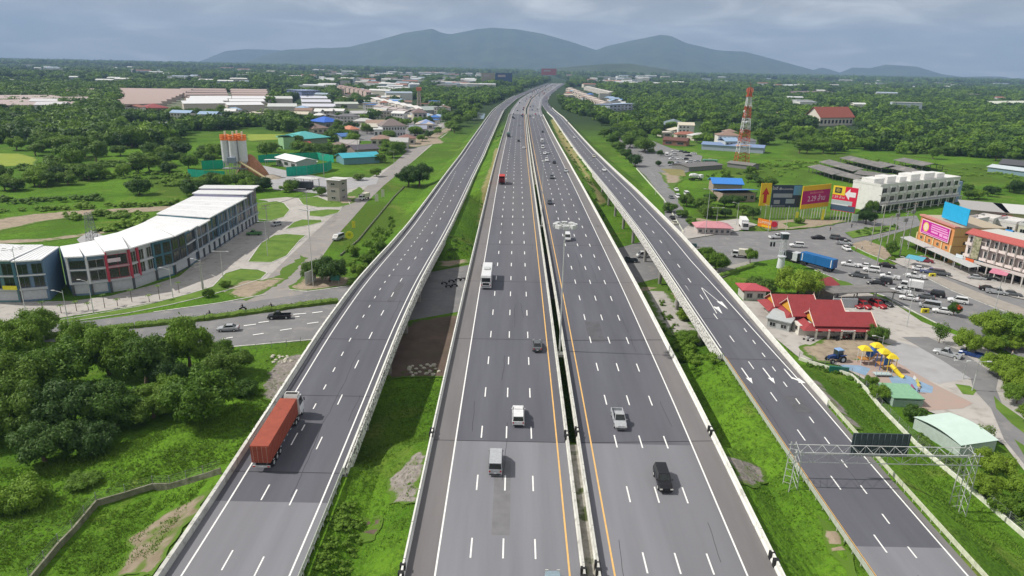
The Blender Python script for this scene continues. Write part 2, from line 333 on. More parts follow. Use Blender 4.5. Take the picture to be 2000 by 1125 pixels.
# ---- barriers
JER=[(-.28,-.2),(.28,-.2),(.26,.18),(.12,.36),(.10,.95),(-.10,.95),(-.12,.36),(-.26,.18)]
WALL=[(-.2,-.3),(.2,-.3),(.17,.95),(-.17,.95)]
def barrier(label,x,zf,of,y0,y1,prof=JER,m='barrier_white',joints=True,group=None):
    r=root('concrete_barrier',label,'barrier',(0,0,0),0,group)
    sweep('barrier_wall',prof,x,zf,of,y0,y1,M(m),r)
    if joints:
        b=MB(); y=y0+6
        hh=max(p[1] for p in prof)
        while y<min(y1,330): b.bx(x+of(y),y,zf(y)+hh/2,.3 if prof is WALL else .2,.07,hh+.02); y+=6
        if b.f: stuff(b.build('joints',cmat((.12,.12,.11)),r))
    return r
def chev(x,y,zf,par,w_=.24):
    for k in range(2):
        b=MB(); b.bx(x,y+k*1.2,zf(y)+.5,w_*2+.12,.5,.99); b.build('black_band',cmat((.02,.02,.02)),par)
bl=barrier('white concrete barrier along the outer edge of the left carriageway',-11.1,zM,oM,25,840)
for y in(59,86): chev(-11.1,y,zM,bl)
bm=barrier('white concrete barrier on the left side of the narrow median gap',8.25,zM,oM,25,YF,JER,'barrier')
for y in(59,86): chev(8.25,y,zM,bm)
bn=barrier('white concrete barrier on the right side of the narrow median gap',9.85,zM,oM,25,840,JER,'barrier')
for y in(60,87): chev(9.85,y,zM,bn)
br=barrier('white concrete barrier along the outer edge of the right carriageway',29.5,zM,oM,25,840)
for y in(62,88): chev(29.5,y,zM,br)
# ornate parapets of the ramp bridges: posts, two rails and a pierced balustrade
mat('ornate',(.10,.10,.098),.75,.2,2.6,detail=1,col2=(.74,.73,.70))
MATS['ornate'].node_tree.nodes['Map Range'].inputs[1].default_value=.40; MATS['ornate'].node_tree.nodes['Map Range'].inputs[2].default_value=.47
def ornate(label,x,zf,of,y0,y1,side):
    """pierced white parapet; side = +1 when its outer face looks to the right"""
    r=root('bridge_parapet',label,'bridge parapet')
    sweep('top_rail',[(-.13,.92),(.13,.92),(.13,1.06),(-.13,1.06)],x,zf,of,y0,y1,M('barrier_white'),r)
    sweep('lower_rail',[(-.13,.3),(.13,.3),(.13,.42),(-.13,.42)],x,zf,of,y0,y1,M('barrier_white'),r)
    sweep('kerb_beam',[(-.25,-.5),(.25,-.5),(.25,.16),(-.25,.16)],x,zf,of,y0,y1,M('barrier_white'),r)
    sweep('fascia',[(-.05,-1.25),(.05,-1.25),(.05,.86),(-.05,.86)],x+side*.33,zf,of,y0,y1,M('ornate'),r)
    b=MB(); me=None; y=y0
    n=0; b.bx(0,0,.5,.22,.3,1.0); me=b.mesh('post',[M('barrier_white')])
    c=MB()
    while y<y1:
        if n<120: ob('post',me,r,(x+of(y),y,zf(y)))
        yy=y+.45
        while yy<min(y+2.0,y1): c.bx(x+of(yy),yy,zf(yy)+.62,.12,.16,.62); yy+=.42
        y+=2.2; n+=1
    stuff(c.build('balusters',M('barrier_white'),r))
    return r
ornate('pierced white parapet on the left edge of the left ramp bridge',-36.5,zL,oL,84,215,-1)
ornate('pierced white parapet on the right edge of the left ramp bridge, its outer face stained',-21.75,zL,oL,78,330,1)
barrier('low white wall running on along the far left edge of the left ramp',-36.5,zL,oL,215,1400,WALL,'barrier_white')
barrier('low white wall running on along the far right edge of the left ramp',-21.75,zL,oL,330,900,WALL,'barrier_white')
barrier('grey weathered concrete wall at the near left edge of the left ramp',-36.6,zL,oL,25,84,[(-.5,-.6),(.3,-.6),(.17,.9),(-.3,.9)],'barrier')
ornate('pierced white parapet with stained outer face on the left edge of the right ramp bridge',39.1,zR,oR,117,345,-1)
barrier('low white wall on the right edge of the right ramp',51.7,zR,oR,100,1000,WALL,'barrier_white')
barrier('low white wall on the far left edge of the right ramp',39.1,zR,oR,345,900,WALL,'barrier_white')
def guardrail(label,x,zf,of,y0,y1,m='rail_steel'):
    r=root('guard_rail',label,'guard rail'); W=[(-.04,0),(.04,0),(.02,.1),(.05,.16),(.02,.22),(.04,.32),(-.04,.32)]
    for dz in(.38,.02): sweep('rail_beam',[(a,b_+dz+.25) for a,b_ in W],x,zf,of,y0,y1,M(m),r)
    b=MB(); b.bx(0,0,.3,.1,.1,1.1); me=b.mesh('post',[M(m)]); y=y0
    while y<y1: ob('post',me,r,(x+of(y)+.1,y,zf(y))); y+=2
    return r
mat('rail_lichen',(.52,.56,.40),.7,.2,2)
guardrail('steel guard rail at the near right edge of the left ramp',-21.9,zL,oL,40,80)
guardrail('steel guard rail beside the yellow line at the near left edge of the right ramp',39.3,zR,oR,35,118)
guardrail('thin greenish guard rail at the near right edge of the right ramp',51.7,zR,oR,35,102,'rail_lichen')
# ---- bridges
def bridge(label,x0,x1,zf,of,y0,y1,piers,cols,thick=1.5):
    r=root('bridge',label,'bridge')
    sweep('deck_slab',[(x0,-.38),(x1,-.38),(x1,-.04),(x0,-.04)],0,zf,of,y0,y1,M('deck_concrete'),r)
    n=int((x1-x0)/2.4); 
    for k in range(n):
        gx=x0+(k+.5)*(x1-x0)/n
        sweep('girder',[(-.3,-thick),(.3,-thick),(.3,-.39),(-.3,-.39)],gx,zf,of,y0,y1,M('deck_concrete'),r)
    for y in piers:
        zt=zf(y)-thick-.02; b=MB(); b.box(x0+.6+of(y),x1-.6+of(y),y-.8,y+.8,zt-.9,zt); b.build('cap_beam',M('deck_concrete'),r)
        for k in range(cols):
            cx=x0+1.6+(x1-x0-3.2)*k/max(1,cols-1); b=MB(); b.bar((cx+of(y),y,-.5),(cx+of(y),y,zt-.9),.5,12); b.build('pier',M('deck_concrete'),r)
    return r
bridge('main bridge deck of the left carriageway over the cross street',-11.2,8.4,zM,oM,85.5,300,range(104,300,24),4)
bridge('main bridge deck of the right carriageway over the cross street',9.7,29.7,zM,oM,85.5,300,range(104,300,24),4)
bridge('left ramp bridge deck over the cross street',-36.6,-21.7,zL,oL,78,212,range(98,212,21),3,1.2)
bridge('right ramp bridge deck on round piers',39,51.8,zR,oR,117,345,[137,159,180,203,226,248,270,291,315],3,1.3)
# ================================================================ ground
CORR=[(-37.0,-21.4,zL,oL,[(-500,80),(207,9999)]),(-11.4,29.8,zM,oM,[(-500,86),(298,9999)]),(38.8,52.2,zR,oR,[(-500,118),(343,9999)])]
def TH(x,y,bumps=True):
    h=0
    for a,b_,zf,of,rg in CORR:
        if abs(x-8)>95 : continue
        o=of(y); dxx=max(a+o-x,0,x-b_-o)
        dyy=min(max(q0-y,0,y-q1) for q0,q1 in rg)
        yc=y
        if dyy>0: yc=min((q for r_ in rg for q in r_ if abs(q)<9000 and q>-400),key=lambda q:abs(q-y))
        d=math.hypot(max(0,dxx-.8),dyy*1.15)
        h=max(h,zf(yc)-.42-d*.48)
    if bumps and x<-44 and y<132:
        k=min(1,(-44-x)/8,(132-y)/8); h+=k*(.55*mn.noise(Vector((x*.07,y*.07,0)))+.25*mn.noise(Vector((x*.3,y*.3,3)))+.3)
        h+=k*.5*math.exp(-((y-(88+.25*(x+50)))/3.0)**2)
    elif bumps and h>0.05 and h<7: h+=.12*mn.noise(Vector((x*.5,y*.5,7)))
    return max(h,0)
def axis(a,b_,st,lo,hi,g):
    v=[];x=a
    while x<=b_: v.append(x); x+=st
    l=[];x=a;d=st
    while x>lo: d*=g; x-=d; l.append(x)
    r=[];x=v[-1];d=st
    while x<hi: d*=g; x+=d; r.append(x)
    return l[::-1]+v+r
AX=axis(-112,76,1.6,-16000,16000,1.16); AY=axis(36,360,2.0,-300,17000,1.10)
b=MB(); nx=len(AX)
b.v=[(x,y,TH(x,y)) for y in AY for x in AX]
b.f=[(j*nx+i,j*nx+i+1,(j+1)*nx+i+1,(j+1)*nx+i) for j in range(len(AY)-1) for i in range(nx-1)]; b.m=[0]*len(b.f)
gm=bpy.data.materials.new('ground_grass'); gm.use_nodes=True; t=gm.node_tree; p=t.nodes['Principled BSDF']; p.inputs['Roughness'].default_value=.95; p.inputs['Specular IOR Level'].default_value=.1
geo=t.nodes.new('ShaderNodeNewGeometry')
def tn(sc,det=6,dist=0):
    n=t.nodes.new('ShaderNodeTexNoise'); n.inputs['Scale'].default_value=sc; n.inputs['Detail'].default_value=det; n.inputs['Distortion'].default_value=dist; t.links.new(geo.outputs['Position'],n.inputs['Vector']); return n.outputs['Fac']
def rg(o,a,b_):
    m=t.nodes.new('ShaderNodeMapRange'); m.inputs[1].default_value=a; m.inputs[2].default_value=b_; t.links.new(o,m.inputs[0]); return m.outputs[0]
def mixc(f,a,b_):
    m=t.nodes.new('ShaderNodeMixRGB'); t.links.new(f,m.inputs[0])
    for i,c in((1,a),(2,b_)):
        if isinstance(c,tuple): m.inputs[i].default_value=(*c,1)
        else: t.links.new(c,m.inputs[i])
    return m.outputs[0]
c=mixc(rg(tn(.035,8,.8),.38,.62),(.064,.158,.011),(.118,.248,.018))
c=mixc(rg(tn(.012,6,1.5),.50,.62),c,(.075,.130,.016))
c=mixc(rg(tn(.35,8,.3),.50,.74),c,(.055,.118,.012))
c=mixc(rg(tn(.06,8,1.2),.58,.74),c,(.185,.215,.05))
c=mixc(rg(tn(1.3,8,.5),.48,.70),c,(.050,.112,.010))
c=mixc(rg(tn(5,6),.52,.75),c,(.155,.25,.03))
se=t.nodes.new('ShaderNodeSeparateXYZ'); t.links.new(geo.outputs['Position'],se.inputs[0])
c=mixc(rg(se.outputs['Y'],520,760),c,(.035,.062,.022))
t.links.new(c,p.inputs['Base Color'])
bp=t.nodes.new('ShaderNodeBump'); bp.inputs['Strength'].default_value=1.0; bp.inputs['Distance'].default_value=.5; t.links.new(tn(1.6,8),bp.inputs['Height']); t.links.new(bp.outputs[0],p.inputs['Normal'])
MATS['ground_grass']=gm
struct(b.build('ground',gm))
def GT(px,py):
    z=0
    for _ in range(12):
        x,y=G(px,py,z); z=z*.4+TH(x,y)*.6
    return x,y,TH(x,y)
_zk=[0]
def patch(name,pts,m,z=None,world=False,drape=False,rough=None):
    """flat area of ground outlined by photo points"""
    _zk[0]+=1
    P=[(Vector((*q,0)) if world else Vector((*(GT(*q)[:2] if drape else G(*q)),0))) for q in pts]
    if rough is None: rough=.55 if name in('bare_soil','dirt_ground','dirt_track','abutment_paving','stone_slope','brown_bank','verge','yellow_field','verge_strip') else 0
    if rough:
        Q=[]; st_=max(.8,min(4,P[0].y/110))
        for a,c_ in zip(P,P[1:]+P[:1]):
            k=max(1,int((c_-a).length/st_))
            for i in range(k):
                q=a.lerp(c_,i/k); d=Vector((mn.noise(q*.45+Vector((9,0,0))),mn.noise(q*.45+Vector((0,9,3))),0))+Vector((mn.noise(q*1.7+Vector((9,4,0))),mn.noise(q*1.7+Vector((0,9,7))),0))*.5
                Q.append(q+d*rough*1.7*st_**.5)
        P=Q
    tri=tessellate_polygon([P]); bm=bmesh.new(); vs=[bm.verts.new(v) for v in P]
    for a in tri:
        try: bm.faces.new([vs[i] for i in a])
        except ValueError: pass
    if drape:
        for _ in range(6):
            es=[e for e in bm.edges if e.calc_length()>2.2]
            if not es: break
            bmesh.ops.subdivide_edges(bm,edges=es,cuts=1)
            bmesh.ops.triangulate(bm,faces=bm.faces[:])
    for v in bm.verts:
        v.co.z=(TH(v.co.x,v.co.y)+.13) if drape else (z if z is not None else .02+.004*_zk[0])
    bm.normal_update()
    for f in bm.faces:
        if f.normal.z<0: f.normal_flip()
    mm=M(m) if isinstance(m,str) else m; ed=None
    if rough:
        cs=[(P[k],P[(k+1)%len(P)]) for k in range(len(P))]; wd=min(2.2,max(.8,P[0].y/90))
        if not drape:
            for _ in range(4):
                es=[e for e in bm.edges if e.calc_length()>wd*3]
                if not es or len(bm.faces)>4000: break
                bmesh.ops.subdivide_edges(bm,edges=es,cuts=1); bmesh.ops.triangulate(bm,faces=bm.faces[:])
        ed=[]
        for v in bm.verts:
            q=v.co.xy; dm=9
            for a,c_ in cs:
                ab=(c_-a).xy; t_=max(0,min(1,(q-a.xy).dot(ab)/max(1e-9,ab.length_squared))); dm=min(dm,(q-a.xy-ab*t_).length)
            ed.append(min(1,dm/wd))
        mm=edged(mm.name+'_edged',mm.name)
    me=bpy.data.meshes.new(name); bm.to_mesh(me); bm.free(); me.materials.append(mm)
    if ed: me.attributes.new('edge','FLOAT','POINT').data.foreach_set('value',ed)
    return struct(ob(name,me))
def kerb(name,pts,h=.14,w_=.3,m=None,world=False,z=None):
    P=[Vector((*(q if world else G(*q)),0)) for q in pts]; b=MB()
    for a,c_ in zip(P,P[1:]):
        d=(c_-a).normalized(); n=Vector((-d.y,d.x,0))*(w_/2); z0=z or 0
        b.add([(*(a-n).xy,z0),(*(a+n).xy,z0),(*(c_+n).xy,z0),(*(c_-n).xy,z0),(*(a-n).xy,z0+h),(*(a+n).xy,z0+h),(*(c_+n).xy,z0+h),(*(c_-n).xy,z0+h)],[(0,1,2,3)[::-1],(4,5,6,7),(0,1,5,4),(1,2,6,5),(2,3,7,6),(3,0,4,7)])
    return struct(b.build(name,m or M('barrier')))
# ---- left side
patch('shop_yard',[(-60,592),(0,590),(140,588),(216,578),(300,556),(350,540),(380,515),(410,492),(450,462),(500,436),(540,430),(560,412),(520,392),(503,390),(560,385),(600,388),(650,372),(700,360),(760,325),(830,280),(858,240),(890,238),(880,255),(838,288),(795,325),(750,362),(716,395),(690,425),(665,450),(630,500),(600,540),(600,568),(520,572),(480,590),(430,566),(340,583),(250,600),(90,625),(-60,640)],'concrete_yard')
patch('cross_street',[(-60,655),(90,636),(250,617),(400,595),(470,586),(520,572),(600,568),(690,556),(850,530),(930,515),(1030,500),(1130,490),(1210,484),(1290,462),(1330,458),(1330,470),(1440,452),(1500,452),(1570,448),(1620,440),(1670,431),(1790,421),(1800,440),(1700,470),(1655,484),(1735,520),(1800,505),(1860,515),(1930,540),(2060,578),(2120,720),(2000,700),(1830,630),(1760,600),(1730,580),(1670,560),(1600,530),(1530,503),(1460,514),(1390,522),(1300,540),(1240,554),(1050,590),(900,608),(800,626),(700,650),(620,662),(480,676),(430,678),(290,700),(-60,745)],'street_asphalt')
patch('side_street',[(470,592),(520,545),(560,505),(600,468),(640,430),(668,405),(700,378),(740,345),(790,300),(850,262),(868,240),(884,240),(870,262),(835,288),(795,325),(750,362),(716,395),(690,425),(660,458),(630,498),(600,540),(590,575)],mat('side_asphalt',(.27,.255,.245),.9,.1,.12,detail=7,sc2=(.4,(.34,.30,.26),.5,.75)))
for nm,pts in(('grass_island',[(500,398),(540,393),(555,397),(566,410),(555,424),(530,431),(503,428)]),
  ('grass_island',[(583,388),(620,384),(640,392),(680,392),(684,400),(662,405),(620,405),(592,400)]),
  ('grass_island',[(604,413),(640,409),(666,410),(660,416),(630,424),(604,422)]),
  ('grass_island',[(557,448),(574,434),(590,429),(628,430),(629,434),(606,440)]),
  ('grass_island',[(484,512),(510,475),(535,460),(560,457),(598,460),(585,470),(560,500),(530,513)]),
  ('grass_island',[(415,560),(440,534),(470,525),(505,527),(522,533),(510,545),(470,558),(440,568),(390,582),(330,596),(250,612),(100,634),(60,640),(60,634),(150,620),(280,597),(370,574)])):
    patch(nm,pts,'grass_patch')
    kerb('kerb',pts+[pts[0]],.13,.25)
patch('dirt_ground',[(445,560),(470,545),(510,548),(540,540),(560,520),(590,500),(600,505),(560,545),(520,570),(480,588),(440,575)],'dirt')
patch('dirt_ground',[(565,560),(590,540),(620,540),(690,540),(690,557),(600,568),(570,569)],'dirt')
patch('dirt_ground',[(660,392),(700,365),(712,372),(690,395),(672,405)],'dirt')
patch('dirt_track',[(-40,432),(60,418),(180,409),(330,402),(420,404),(420,414),(330,412),(180,420),(80,434),(0,452),(-40,460)],'dirt')
patch('dirt_track',[(-40,470),(80,466),(170,455),(270,442),(270,447),(170,462),(80,473),(-40,480)],'dirt')
patch('concrete_pad',[(150,468),(178,450),(205,462),(200,478),(160,480)],'concrete_slab')
patch('plant_yard',[(505,322),(574,336),(637,348),(693,346),(740,348),(735,360),(693,367),(640,380),(560,372),(535,371),(520,350)],'concrete_slab')
patch('yellow_field',[(-40,300),(40,300),(72,308),(70,322),(20,325),(-40,325)],'field_yellow')
patch('yellow_field',[(235,250),(340,248),(350,258),(300,266),(235,264)],'field_yellow')
patch('yellow_field',[(480,262),(560,262),(560,272),(480,276)],'field_yellow')
patch('dirt_ground',[(790,275),(840,262),(870,250),(888,252),(860,268),(870,280),(838,283),(800,290)],'dirt')
# markings on the cross street
mk=struct(patch('lane_marking',[(573,614),(598,612),(598,613.2),(573,615.4)],'line_white'))
for a in([(547,646),(570,642.5)],[(494,655),(515,652)],[(476,637),(500,634)],[(434,663),(455,659.5)],[(600,633),(622,630)],[(505,631),(525,628.5)],[(560,622),(585,619)],[(610,612),(630,609.5)],[(340,680),(370,676)]):
    (x1,y1),(x2,y2)=a; patch('lane_marking',[(x1,y1-.7),(x2,y2-.7),(x2,y2+.7),(x1,y1+.7)],'line_white')
kerb('kerb',[(300,610),(430,592),(520,575)],.14,.35); kerb('kerb',[(565,566),(600,570),(690,558)],.14,.35); kerb('kerb',[(290,702),(430,680),(620,663)],.14,.35)
# ---- between the ramps and under the bridges
patch('bare_soil',[(800,630),(900,612),(900,700),(870,738),(800,738),(760,740),(740,700)],'soil_brown_shaded',drape=True)
patch('bare_soil',[(850,505),(925,488),(925,512),(850,528)],'dirt')
patch('abutment_paving',[(758,985),(760,935),(800,895),(838,878),(815,985)],'stone_pitch',drape=True)
patch('abutment_paving',[(1413,890),(1480,905),(1500,945),(1480,955),(1440,950)],'stone_pitch',drape=True)
patch('bare_soil',[(700,1060),(710,1010),(748,1005),(738,1055)],'soil_brown_shaded',drape=True)
patch('bare_soil',[(230,1125),(250,1050),(330,1000),(410,960),(405,975),(340,1060),(300,1125)],mat('dry_slope',(.17,.135,.085),.95,.25,.5,detail=8,col2=(.30,.25,.19),bump=.5,sc2=(.35,(.10,.15,.025),.48,.62)),drape=True)
patch('stone_slope',[(505,770),(520,735),(545,700),(590,690),(600,705),(560,765),(530,790)],'stone_pitch',drape=True)
patch('bare_soil',[(1600,1010),(1640,1040),(1668,1100),(1680,1130),(1650,1130),(1610,1060)],mat('dry_patch',(.24,.18,.11),.95,.25,.5,detail=8,col2=(.36,.30,.24),bump=.5,sc2=(.35,(.10,.15,.025),.48,.62)),drape=True)
patch('verge_strip',[(1590,735),(1640,790),(1680,835),(1668,838),(1625,795),(1580,745)],'stone_pitch',drape=True)
patch('bare_soil',[(1400,590),(1400,600),(1300,590),(1230,566),(1290,556),(1300,570)],'dirt')
patch('bare_soil',[(1255,570),(1300,560),(1345,620),(1390,660),(1350,668),(1300,655),(1275,620)],'concrete_yard')
patch('brown_bank',[(800+130,440),(938,380),(958,320),(965,290),(980,292),(970,330),(955,380),(945,435)],mat('dry_grass',(.17,.16,.055),.95,.3,.4,detail=8,col2=(.28,.25,.11),bump=.5),drape=True)
patch('brown_bank',[(1075,235),(1100,290),(1140,345),(1165,395),(1185,395),(1150,335),(1110,270),(1085,232)],'dry_grass',drape=True)
# median strip where the road lies on the ground
struct(strip('median_strip',8.5,9.6,zM,oM,20,85.3,-.1,mat('median_soil',(.20,.19,.15),.95,.3,.9,detail=8,col2=(.42,.40,.36),sc2=(.5,(.07,.09,.03),.5,.6))))
struct(strip('median_strip',8.5,9.6,zM,oM,300,840,-.1,M('median_soil')))
# ---- right side
patch('frontage_road',[(1205,268),(1240,262),(1310,290),(1372,305),(1366,330),(1312,345),(1300,352),(1320,380),(1345,430),(1350,455),(1325,460),(1300,440),(1296,390),(1262,345),(1235,320)],'street_asphalt')
patch('bare_soil',[(1288,338),(1330,336),(1335,352),(1318,365),(1340,420),(1400,432),(1345,436),(1322,385),(1296,352)],'dirt')
patch('dry_grass',[(1290,330),(1335,331),(1340,345),(1310,343)],'dry_grass')
patch('verge',[(1478,442),(1500,432),(1560,428),(1640,430),(1668,432),(1600,444),(1520,450),(1500,452)],'dirt')
patch('verge',[(1530,436),(1560,433),(1575,440),(1540,446)],'grass_patch')
patch('traffic_island',[(1661,478),(1690,470),(1725,482),(1740,500),(1728,508),(1695,495)],'dirt'); kerb('kerb',[(1661,478),(1695,495),(1728,508),(1740,500)],.15,.3)
patch('traffic_island',[(1650,455),(1700,445),(1750,440),(1755,448),(1700,460),(1665,466)],'grass_patch')
patch('forecourt',[(1345,440),(1440,428),(1480,440),(1440,452),(1340,468),(1320,462)],'concrete_yard')
patch('pavement',[(1735,508),(1800,500),(1870,520),(2060,570),(2060,600),(1930,570),(1840,538),(1770,524)],'concrete_yard')
patch('median_pavement',[(1800,538),(1830,540),(1910,572),(2000,604),(2000,622),(1930,596),(1860,568)],mat('median_paving',(.33,.30,.265),.9,.12,.5)); kerb('kerb',[(1800,538),(1860,568),(1930,596),(2000,622)],.14,.3)
patch('station_yard',[(1432,605),(1440,588),(1500,592),(1560,590),(1625,572),(1680,568),(1740,590),(1800,630),(1850,650),(1900,668),(1960,700),(2060,740),(2060,1000),(1960,870),(1925,850),(1800,800),(1760,790),(1700,750),(1640,715),(1560,700),(1500,650)],'concrete_yard')
kerb('kerb',[(1592,528),(1670,561),(1730,579),(1790,612),(1830,632)],.14,.35)
patch('verge',[(1597,532),(1640,548),(1700,570),(1680,572),(1640,562),(1600,545)],'grass_patch')
patch('bare_soil',[(1560,680),(1620,660),(1700,662),(1760,680),(1740,700),(1680,705),(1620,712),(1580,705)],'dirt')
patch('concrete_plaza',[(1754,669),(1800,682),(1895,741),(1832,752),(1790,735),(1705,690)],'concrete_slab')
patch('park_road',[(1760,660),(1811,660),(1870,685),(1950,738),(1945,762),(1960,800),(2040,885),(2040,960),(1960,860),(1935,800),(1900,762),(1895,741),(1830,700)],'street_asphalt')
patch('playground_floor',[(1628,706),(1680,706),(1720,690),(1760,715),(1830,755),(1900,790),(1880,800),(1810,805),(1760,780),(1700,745)],mat('pink_rubber',(.40,.29,.25),.9,.12,.4,col2=(.36,.30,.26)))
patch('blue_rubber',[(1640,714),(1680,716),(1700,722),(1690,736),(1650,722)],mat('blue_rubber',(.22,.33,.46),.85,.12,.6))
patch('blue_rubber',[(1735,738),(1770,735),(1822,758),(1820,770),(1790,768),(1745,758)],'blue_rubber')
patch('grass_island',[(1865,752),(1893,756),(1907,765),(1900,774),(1880,772)],'grass_patch')
patch('grass_island',[(1940,775),(1955,790),(2040,850),(2040,880),(1975,830),(1945,800)],'grass_patch')
patch('grass_island',[(1980,860),(2040,900),(2040,960)],'grass_patch')
patch('footpath',[(1395,527),(1460,512),(1470,520),(1400,548),(1380,540)],mat('footpath',(.32,.31,.28),.9,.1,.5))
# distant water
patch('pond',[(900,229),(922,218),(948,222),(945,232),(905,234)],mat('water',(.16,.19,.20),.08,.05,.1,spec=.8),z=.05)
# ================================================================ mountains
def ridge(name,pts,dist,depth,m,seed):
    """a mountain range: crest heights from the outline in the photo, real depth behind and in front"""
    b=MB(); X=[];n=150
    x0,x1=pts[0][0],pts[-1][0]
    cols=[]
    for i in range(n+1):
        px=x0+(x1-x0)*i/n; py=lerp(pts,px); r=ray(px,py); k=dist/math.hypot(r.x,r.y); cols.append((r.x*k,r.y*k,max(0,H+r.z*k)))
    K=26
    for j in range(K+1):
        t=j/K*2-1                       # -1 foot in front, 0 crest, 1 foot behind
        for i,(x,y,z) in enumerate(cols):
            sc=1+t*depth/dist
            e=(1-abs(t))**1.25
            q=mn.fractal(Vector((x/900+seed,t*depth/900,z/2000)),1,2.1,6)
            ridg=abs(mn.noise(Vector((x/330+seed,t*depth/2400,3))))
            b.v.append((x*sc,y*sc,z*e*(1-.55*ridg*(1-e)*1.6)+z*.20*q*(1-e)*min(1,(1-abs(t))*4)-2*(abs(t)>.99)))
    m_=n+1; b.f=[(j*m_+i,j*m_+i+1,(j+1)*m_+i+1,(j+1)*m_+i) for j in range(K) for i in range(n)]; b.m=[0]*len(b.f)
    o=struct(b.build(name,m,smooth=True)); return o
mat('mountain_forest',(.022,.045,.018),.95,.2,.004,detail=12,col2=(.085,.11,.045),bump=0)
ridge('mountain',[(470,124),(520,106),(560,97),(620,95),(680,92),(740,78),(790,64),(845,56),(862,64),(880,67),(930,57),(960,54),(1010,57),(1060,66),(1110,80),(1165,98),(1185,90),(1230,80),(1290,68),(1310,70),(1340,84),(1400,98),(1455,101),(1520,118),(1560,129),(1590,137),(1640,146)],11500,3000,M('mountain_forest'),1.3)
ridge('mountain',[(1560,144),(1590,136),(1605,132),(1622,136),(1640,142),(1665,132),(1700,133),(1730,126),(1790,130),(1840,145),(1880,150),(1930,149),(1960,150),(2000,158)],12500,1800,M('mountain_forest'),5.1)
ridge('mountain',[(380,124),(440,100),(480,96),(520,97),(560,99),(620,93),(660,94),(700,98),(760,120)],15500,2000,M('mountain_forest'),9.7)
ridge('hill',[(1080,134),(1130,129),(1180,125),(1230,124),(1280,132),(1330,141)],5600,700,M('mountain_forest'),3.7)
ridge('hill',[(930,128),(960,116),(1000,113),(1050,118),(1090,126)],10200,700,M('mountain_forest'),7.7)
# ================================================================ trees
def crown(seed,nb,nl,ls,flat=.75,rough=.25,solid=True,spread=.62,weep=0):
    """unit crown (radius 1, base at z=0): clumps of leaf faces over uneven inner masses"""
    rd=random.Random(seed); b=MB(); blobs=[]
    for i in range(nb):
        a=rd.uniform(0,6.283); r=spread*math.sqrt(rd.random()); z=flat*(.35+.75*rd.random()*(1-.5*r))
        q=rd.uniform(.26,.46)*(1.1-.35*r)*min(1,(13/nb)**.45)
        blobs.append((Vector((math.cos(a)*r,math.sin(a)*r,z)),q))
    if solid:
        for c_,q in blobs:
            q*=.74; rings=[]
            for j in range(5):
                ph=-1.35+2.7*j/4; rings.append([(c_.x+q*math.cos(ph)*math.cos(t)*rd.uniform(.8,1.1),c_.y+q*math.cos(ph)*math.sin(t)*rd.uniform(.8,1.1),c_.z+q*math.sin(ph)*.85) for t in [k*6.283/7 for k in range(7)]])
            b.loft(rings)
    tot=sum(q*q for _,q in blobs)
    for c_,q in blobs:
        for _ in range(int(nl*q*q/tot)):
            n=Vector((rd.gauss(0,1),rd.gauss(0,1),rd.gauss(.15,.9))).normalized()
            p=c_+n*q*(rd.uniform(.74,1.12) if rd.random()<.86 else rd.uniform(1.1,1.42)); p.z=c_.z+(p.z-c_.z)*.9-weep*rd.random()
            m=(n+Vector((rd.gauss(0,.5),rd.gauss(0,.5),rd.gauss(.3,.5)))).normalized(); u=m.orthogonal().normalized(); v=m.cross(u)
            an=rd.uniform(0,6.283); u,v=u*math.cos(an)+v*math.sin(an),v*math.cos(an)-u*math.sin(an)
            l=ls*rd.uniform(.6,1.4); w_=l*rd.uniform(.5,.9)
            b.add([p-u*l,p-v*w_*.6+u*l*.1,p+u*l,p+v*w_*.6],[(0,1,2,3)])
    return b
def trunk(seed,h=1.0,r=.055,limbs=4):
    rd=random.Random(seed); b=MB(); rings=[]; x=y=0
    for j in range(5):
        z=h*j/4; q=r*(1.35 if j==0 else 1-.45*j/4); rings.append([(x+q*math.cos(k*1.047),y+q*math.sin(k*1.047),z-.15*(j==0)) for k in range(6)]); x+=rd.uniform(-.04,.04); y+=rd.uniform(-.04,.04)
    b.loft(rings)
    for k in range(limbs):
        a=k*6.283/limbs+rd.random(); z=h*rd.uniform(.5,.9)
        b.bar((x*.7,y*.7,z),(math.cos(a)*.45,math.sin(a)*.45,h+rd.uniform(.1,.5)),r*.5,5,0,r*.2)
    return b
CR={}
def proto(kind):
    if kind in CR: return CR[kind]
    k,lf,i=kind.split('|'); i=int(i); mt=M(lf)
    if k=='near': b=crown(10+i,44,12500,.040,.8,spread=.72)
    elif k=='bush': b=crown(40+i,22,5200,.055,.7,spread=.74)
    elif k=='mid': b=crown(70+i,22,3600,.065,.85,spread=.68)
    elif k=='tall': b=crown(90+i,11,2600,.085,1.5,spread=.5)
    elif k=='far': b=crown(120+i,8,620,.15,.9)
    elif k=='airy': b=crown(150+i,9,1500,.07,.9,solid=False,spread=.7)
    CR[kind]=(b.mesh('crown',[mt]),trunk(200+i).mesh('trunk',[M('bark')])); return CR[kind]
def tree(name,label,x,y,z,r,h,kind,lf,group=None,rz=None,trunk_h=None,cat='tree'):
    """crown radius r, total height h"""
    i=random.randrange(3); cm,tm=proto(f'{kind}|{lf}|{i}')
    t=root(name,label,cat,(x,y,z),random.uniform(0,6.28) if rz is None else rz,group)
    zc={'tall':1.75,'near':1.12,'bush':1.02,'mid':1.15,'far':1.2,'airy':1.25}[kind]
    th=trunk_h if trunk_h is not None else h*.22
    ch=(h-th)/zc
    ob('trunk',tm,t,sc=(r*1.0,r*1.0,max(.3,th+ch*.35)))
    ob('crown',cm,t,(0,0,th*.85),random.uniform(0,6.28),sc=(r,r*random.uniform(.88,1.1),ch))
    return t
